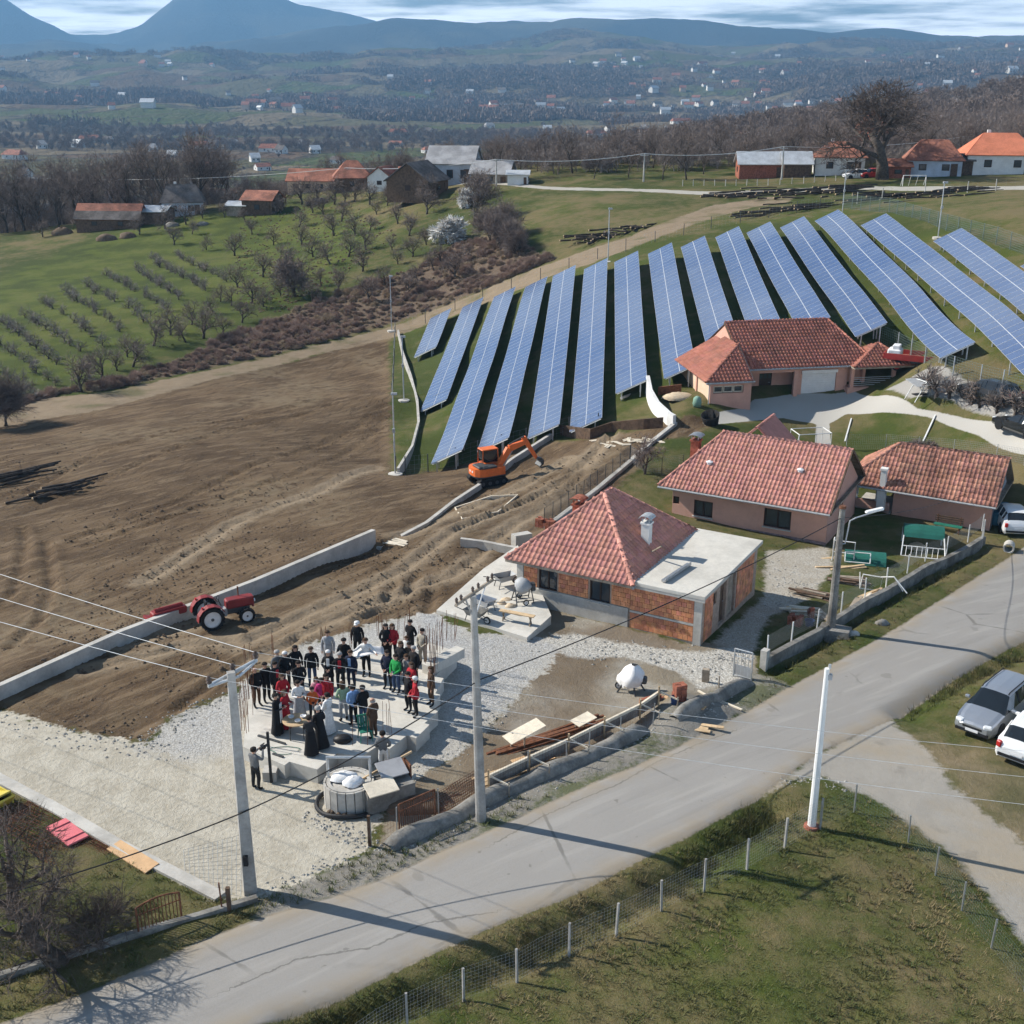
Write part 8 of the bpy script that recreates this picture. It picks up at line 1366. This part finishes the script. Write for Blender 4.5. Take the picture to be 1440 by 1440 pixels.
    q = (-300, 2600); cl_ = one('forest_clump', 'clump of brown winter forest on the far hillside', 'trees', mb, ['twig'], (q[0], q[1], float(gz(*q)))); del cl_['label'], cl_['category']; cl_['kind'] = 'stuff'; x, y = wood_pts(26000, 1950, 5600, .10); scatter('far_forest', np.stack([x, y, Hraw(x, y)], 1), rg.uniform(.7, 1.5, len(x)), cl_)
growth()
# ------------------------------------------------------------------ farms and far houses
def farm(name, label, px, wpx, d, h, rise, rz, wallm, roofm, hip=0.0, win=2, chim=0, over=.35, cat='house', dz=0.0, half=None, group=None, win_side=1, back=0.0):
    """house or barn whose base centre shows at px and whose front is wpx pixels wide"""
    p = at(*px); dist = math.hypot(p.x, p.y); w = wpx/FPX*dist/max(.6, math.cos(rz)); T = thing(name, label, cat, p+Vector((0, back, dz)), rz, group); hw = w/2
    wl = MB().box((0, d/2, h/2-.5), (w, d, h+1.0)); wall_ = wl.build('wall', [wallm], T)
    if not hip:
        g = MB()
        for s_ in (-1, 1): g.add([(s_*hw, 0, h), (s_*hw, d, h), (s_*hw, d/2, h+rise*.96), (s_*(hw-.2), 0, h), (s_*(hw-.2), d, h), (s_*(hw-.2), d/2, h+rise*.96)], [(0, 1, 2), (5, 4, 3), (0, 2, 5, 3), (2, 1, 4, 5)])
        g.build('gable', [wallm], T)
    o = over; ze = h-o*rise/(d/2); hx = (hw+o)-hip*(d/2+o)*.9; A, B, C, D_ = (-hw-o, -o, ze), (hw+o, -o, ze), (hw+o, d+o, ze), (-hw-o, d+o, ze); ra, rb = (-max(hx, .05), d/2, h+rise), (max(hx, .05), d/2, h+rise); r_ = MB(); th = .14
    r_.sheet([A, B, rb, ra], th); r_.sheet([C, D_, ra, rb], th)
    if hip: r_.sheet([B, C, rb], th); r_.sheet([D_, A, ra], th)
    if half: r2 = MB().sheet([tuple(np.array(A)+np.array([-.02, -.05, .05])), tuple(np.array(B)+np.array([.02, -.05, .05])), tuple((np.array(B)+np.array(rb))/2+np.array([.02, 0, .16])), tuple((np.array(A)+np.array(ra))/2+np.array([-.02, 0, .16]))], .1); 
    rf = r_.build('roof', [roofm], T)
    if half: r2.build('lower_roof', [half], T)
    rc = MB().tube(ra, rb, .14, n=6).build('ridge', [roofm], rf)
    for k in range(win): x = -hw+w*(k+.7)/(win+.4); wn_ = MB().box((x, -.02, h*.55), (min(1.1, w/(win*2.2)), .08, h*.36)).build('window', ['brown_frame'], T); MB().box((x, -.05, h*.55), (min(.85, w/(win*2.8)), .06, h*.27)).build('pane', ['glass'], wn_)
    for k in range(win_side): y = d*(k+.7)/(win_side+.4); MB().box((hw+.02, y, h*.55), (.08, min(1.0, d/3), h*.34)).build('window', ['brown_frame'], T); MB().box((-hw-.02, y, h*.55), (.08, min(1.0, d/3), h*.34)).build('window', ['brown_frame'], T)
    MB().box((hw*.72, -.03, h*.38), (min(1.0, w*.14), .08, h*.76)).build('door', ['wood_dark'], T)
    for k in range(chim): MB().box((-hw*.3+k*hw*.7, d*.6, h+rise*.95), (.5, .5, 1.3)).build('chimney', ['plaster_white'], rf)
    return T
def farms():
    farm('barn', 'long low barn with red upper and dark lower roof at the left farm', (152,324), 84, 5, 2.2, 2.3, R(-4), 'wood_dark', 'roof_far', half='roof_dark', win=2, cat='barn'); farm('shed', 'open shed with pale tin roof beside the long low barn', (214,316), 38, 4.5, 2.4, .8, R(-8), 'wood_dark', 'roof_tin', win=0, cat='shed'); farm('farmhouse', 'left farmhouse with steep red and dark hipped roof', (252,308), 52, 6, 3.0, 2.8, R(12), 'plaster_blue', 'roof_dark', hip=.5, cat='house', chim=1, back=3); farm('barn', 'dark wooden barn with orange brown roof on the orchard slope', (362,303), 42, 6, 2.8, 1.4, R(-12), 'wood_dark', 'roof_far', cat='barn', win=1); farm('shed', 'lean-to with grey tin roof left of the dark wooden barn', (332,304), 26, 4, 1.9, .6, R(-10), 'wood_old', 'roof_tin', win=0, cat='shed')
    farm('farmhouse', 'red roofed house half hidden behind the tall bare trees', (303,280), 46, 7, 2.6, 2.4, R(6), 'plaster_white', 'roof_far', back=8); farm('long_house', 'long salmon roofed house above the orchard', (438,274), 74, 7, 2.4, 2.0, R(-3), 'plaster_cream', 'roof_far', win=4, back=4); farm('farmhouse', 'taller red hip roofed wing at the right of the long salmon roof', (494,272), 48, 8, 2.8, 2.8, R(8), 'wood_dark', 'roof_far', hip=.7, back=3, win=1); farm('cottage', 'small white gable cottage beside the low orange roof', (556,268), 22, 5, 2.2, 1.8, R(70), 'plaster_white', 'roof_far', back=4, win=1); farm('shed', 'low orange roofed shed left of the grey barn', (580,267), 44, 5, 2.0, 1.4, R(0), 'brick_dark', 'roof_far', back=7, win=2, cat='shed')
    farm('barn', 'big two storey barn with wide grey roof', (630,268), 66, 9, 4.0, 2.6, R(-8), 'plaster_blue', 'roof_grey', win=3, cat='barn', back=7); farm('barn', 'dark red brown wooden gable barn before the grey barn', (617,276), 36, 8, 2.6, 2.8, R(68), 'wood_dark', 'roof_dark', win=1, cat='barn', back=1); farm('shed', 'long low shed with pale grey roof right of the grey barn', (688,263), 52, 5, 2.0, 1.8, R(-14), 'wood_old', 'roof_grey', win=1, cat='shed', back=3); farm('shed', 'tiny shed with white tin roof at the meadow end', (728,262), 28, 3.5, 1.8, .5, R(-4), 'plaster_white', 'roof_tin', win=0, cat='shed', back=1)
    farm('stable', 'long brick shed with white tin roof left of the oak', (1072,251), 62, 5, 2.3, 1.6, R(-3), 'brick_dark', 'roof_tin', win=0, cat='shed'); farm('stable', 'short shed with white tin roof between brick shed and white house', (1121,250), 36, 5, 2.2, 1.6, R(-3), 'wood_dark', 'roof_tin', win=0, cat='shed'); farm('farmhouse', 'white farmhouse with red hipped roof left of the oak', (1180,247), 62, 7, 2.9, 2.0, R(-10), 'plaster_white', 'roof_far', hip=.8, chim=1); farm('shed', 'low brick shed under the oak', (1262,251), 32, 4, 1.8, .9, R(-6), 'brick_dark', 'roof_far', win=1, cat='shed'); farm('farmhouse', 'white house with brown red hipped roof right of the oak', (1312,249), 66, 7, 2.6, 2.6, R(-14), 'plaster_blue', 'roof_far', hip=.7, win=2); farm('shed', 'dark timber lean-to beside the brown red hipped roof', (1352,247), 26, 5, 2.2, .8, R(-4), 'wood_dark', 'roof_dark', win=0, cat='shed'); farm('farmhouse', 'white house with bright orange red hipped roof at the right edge', (1408,246), 84, 9, 3.0, 2.8, R(-10), 'plaster_white', M('roof_bright', (.60, .20, .11), .8, .15, .6, .1).name and 'roof_bright', hip=.7, chim=1, win=2); farm('house', 'red roof just showing behind the oak houses', (1296,240), 26, 8, 3.4, 3.0, R(5), 'brick_dark', 'roof_far', hip=.6, back=25, dz=2)
    rt = random.Random(3)
    for k, px in enumerate(sorted([(110,327),(232,322),(262,316),(285,308),(316,306),(388,300),(402,286),(425,288),(448,284),(470,288),(498,284),(520,288),(548,284),(575,286),(600,288),(655,282),(672,275),(330,296),(60,334),(196,330)])): plant_tree('yard_tree', f'dark bare tree in front of the far farm buildings, {ordw(k+1)} from the left', at(*px), ('f', k % 5), rt.uniform(.7, 1.35), k*1.3, 'trees among the farm buildings', seed=21+k % 5, h=4.6, spread=.85)
    g = at(1285, 262); T = thing('football_goal', 'white football goal frame standing on the lane under the oak', 'goal', g, R(-2)); MB().tube((-1.6, 0, 0), (-1.6, 0, 1.5), .05, n=6).tube((1.6, 0, 0), (1.6, 0, 1.5), .05, n=6).tube((-1.6, 0, 1.5), (1.6, 0, 1.5), .05, n=6).build('front_frame', ['white_paint'], T); MB().tube((-1.6, 1, 0), (-1.6, 0, 1.5), .04, n=6).tube((1.6, 1, 0), (1.6, 0, 1.5), .04, n=6).tube((-.5, 1, 0), (-.5, 0, 1.5), .03, n=6).tube((.5, 1, 0), (.5, 0, 1.5), .03, n=6).build('back_stay', ['white_paint'], T)
    p = at(1208, 251); car('farm_car', 'small red car parked under the oak', p, R(12), 'red_paint', HATCH, (3, 4, 5, 6), 3, 7, axles=(.8, 3.2)); p = at(1186, 252); car('farm_car', 'white car parked left of the small red car', p, R(8), 'car_white', HATCH, (3, 4, 5, 6), 3, 7, axles=(.8, 3.2)); p = at(430, 290); car('farm_car', 'dark blue car standing among the orchard trees', p, R(15), 'car_dark', HATCH, (3, 4, 5, 6), 3, 7, axles=(.8, 3.2))
    rd = random.Random(8)
    for k, (px, lab) in enumerate((((88,330), 'dark round haystack left of the long barn'), ((150,338), 'dark wrapped manure heap before the long barn'), ((180,334), 'second dark heap before the long barn'), ((242,318), 'grey scrap heap beside the tin roofed shed'), ((285,316), 'grey rubbish heap on the farm slope'))): lump('farm_heap', lab, 'heap', px, (4-.4*k, 2.4, 1.4-.2*k), 'mud' if k < 3 else 'concrete_old', 0, 0, 80+k)
    # houses scattered over slope, valley and far hills
    mid = [((985,188),'white'),((1040,212),'red'),((1030,190),'white'),((945,200),'red'),((1376,166),'red'),((1432,170),'white'),((1258,178),'white'),((1052,196),'red'),((1100,178),'white'),((795,215),'white'),((640,222),'white'),((555,206),'red'),((500,206),'white'),((470,230),'white'),((372,240),'white'),((295,238),'red'),((490,244),'red'),((610,215),'red'),((880,205),'white'),((905,188),'red'),((930,190),'white')]
    for k, (px, c) in enumerate(sorted(mid)): farm('village_house', f'{"white walled" if c == "white" else "red roofed"} house on the slope below the village, {ordw(k+1)} from the left', px, 17 if k % 3 else 22, 8, 3.2, 2.6, rd.uniform(-.6, .6), 'plaster_white', 'roof_far' if c == 'red' or k % 2 else 'roof_dark', hip=.0 if k % 2 else .6, win=2, group='houses below the village')
    val = [(60,207),(105,205),(125,198),(150,200),(215,212),(280,208),(300,206),(330,205),(360,226),(378,212),(392,214),(420,205),(445,214),(15,222),(30,250),(240,222),(560,188),(600,186),(690,178),(770,182),(840,190),(905,182),(940,184),(860,182),(960,172),(1000,170)]
    for k, px in enumerate(sorted(val)): farm('valley_house', f'small pale house on the valley floor, {ordw(k+1)} from the left', (px[0], px[1]+2), 11 if k % 4 else 26, 10, 4, 3.5, rd.uniform(-.5, .5), 'plaster_white', ('roof_far', 'roof_dark', 'roof_grey', 'roof_tin')[k % 4], hip=0 if k % 2 else .5, win=2, over=.6, group='houses on the valley floor')
    hill = []
    for (cx, cy, n, sx, sy) in ((385,150,14,45,7),(750,152,16,60,8),(910,148,14,50,6),(1070,150,16,55,6),(1160,135,8,60,14),(880,90,10,40,6),(960,110,8,60,10),(60,140,6,50,12),(70,90,6,60,6),(250,85,5,40,8),(1000,115,10,60,12),(1200,95,12,90,18),(1380,90,10,60,18),(620,135,6,40,12),(300,125,6,60,14),(1300,120,8,60,16),(560,152,6,50,6),(200,140,5,60,12)):
        for k in range(n): hill.append((min(1436, max(4, rd.gauss(cx, sx))), rd.gauss(cy, sy)))
    me = {}
    for wm_, rm in (('plaster_white', 'roof_far'), ('plaster_white', 'roof_dark'), ('plaster_cream', 'roof_far'), ('plaster_white', 'roof_tin')):
        w = MB().box((0, 0, 3), (12, 10, 8)); w.add([(-6, -5, 7), (-6, 5, 7), (-6, 0, 11), (6, -5, 7), (6, 5, 7), (6, 0, 11)], [(0, 2, 1), (3, 4, 5)]); r_ = MB().sheet([(-6.8, -6, 6.4), (6.8, -6, 6.4), (6.8, 0, 11.2), (-6.8, 0, 11.2)], .3).sheet([(6.8, 6, 6.4), (-6.8, 6, 6.4), (-6.8, 0, 11.2), (6.8, 0, 11.2)], .3); me[(wm_, rm)] = (w.mesh('wall', [wm_]), r_.mesh('roof', [rm]))
    ks = list(me)
    for k, (u, v) in enumerate(sorted(hill)):
        p = at(u, v); T = thing('hill_house', f'tiny pale house on the far hillside, {ordw(k+1)} from the left', 'house', p, rd.uniform(-.7, .7), 'tiny houses on the far hills'); s_ = rd.uniform(.7, 1.35); T.scale = (s_*rd.uniform(.9, 1.5), s_, s_); a, b = me[ks[rd.choice((0, 0, 1, 2, 3))]]; ob('wall', a, T); ob('roof', b, T)
farms()
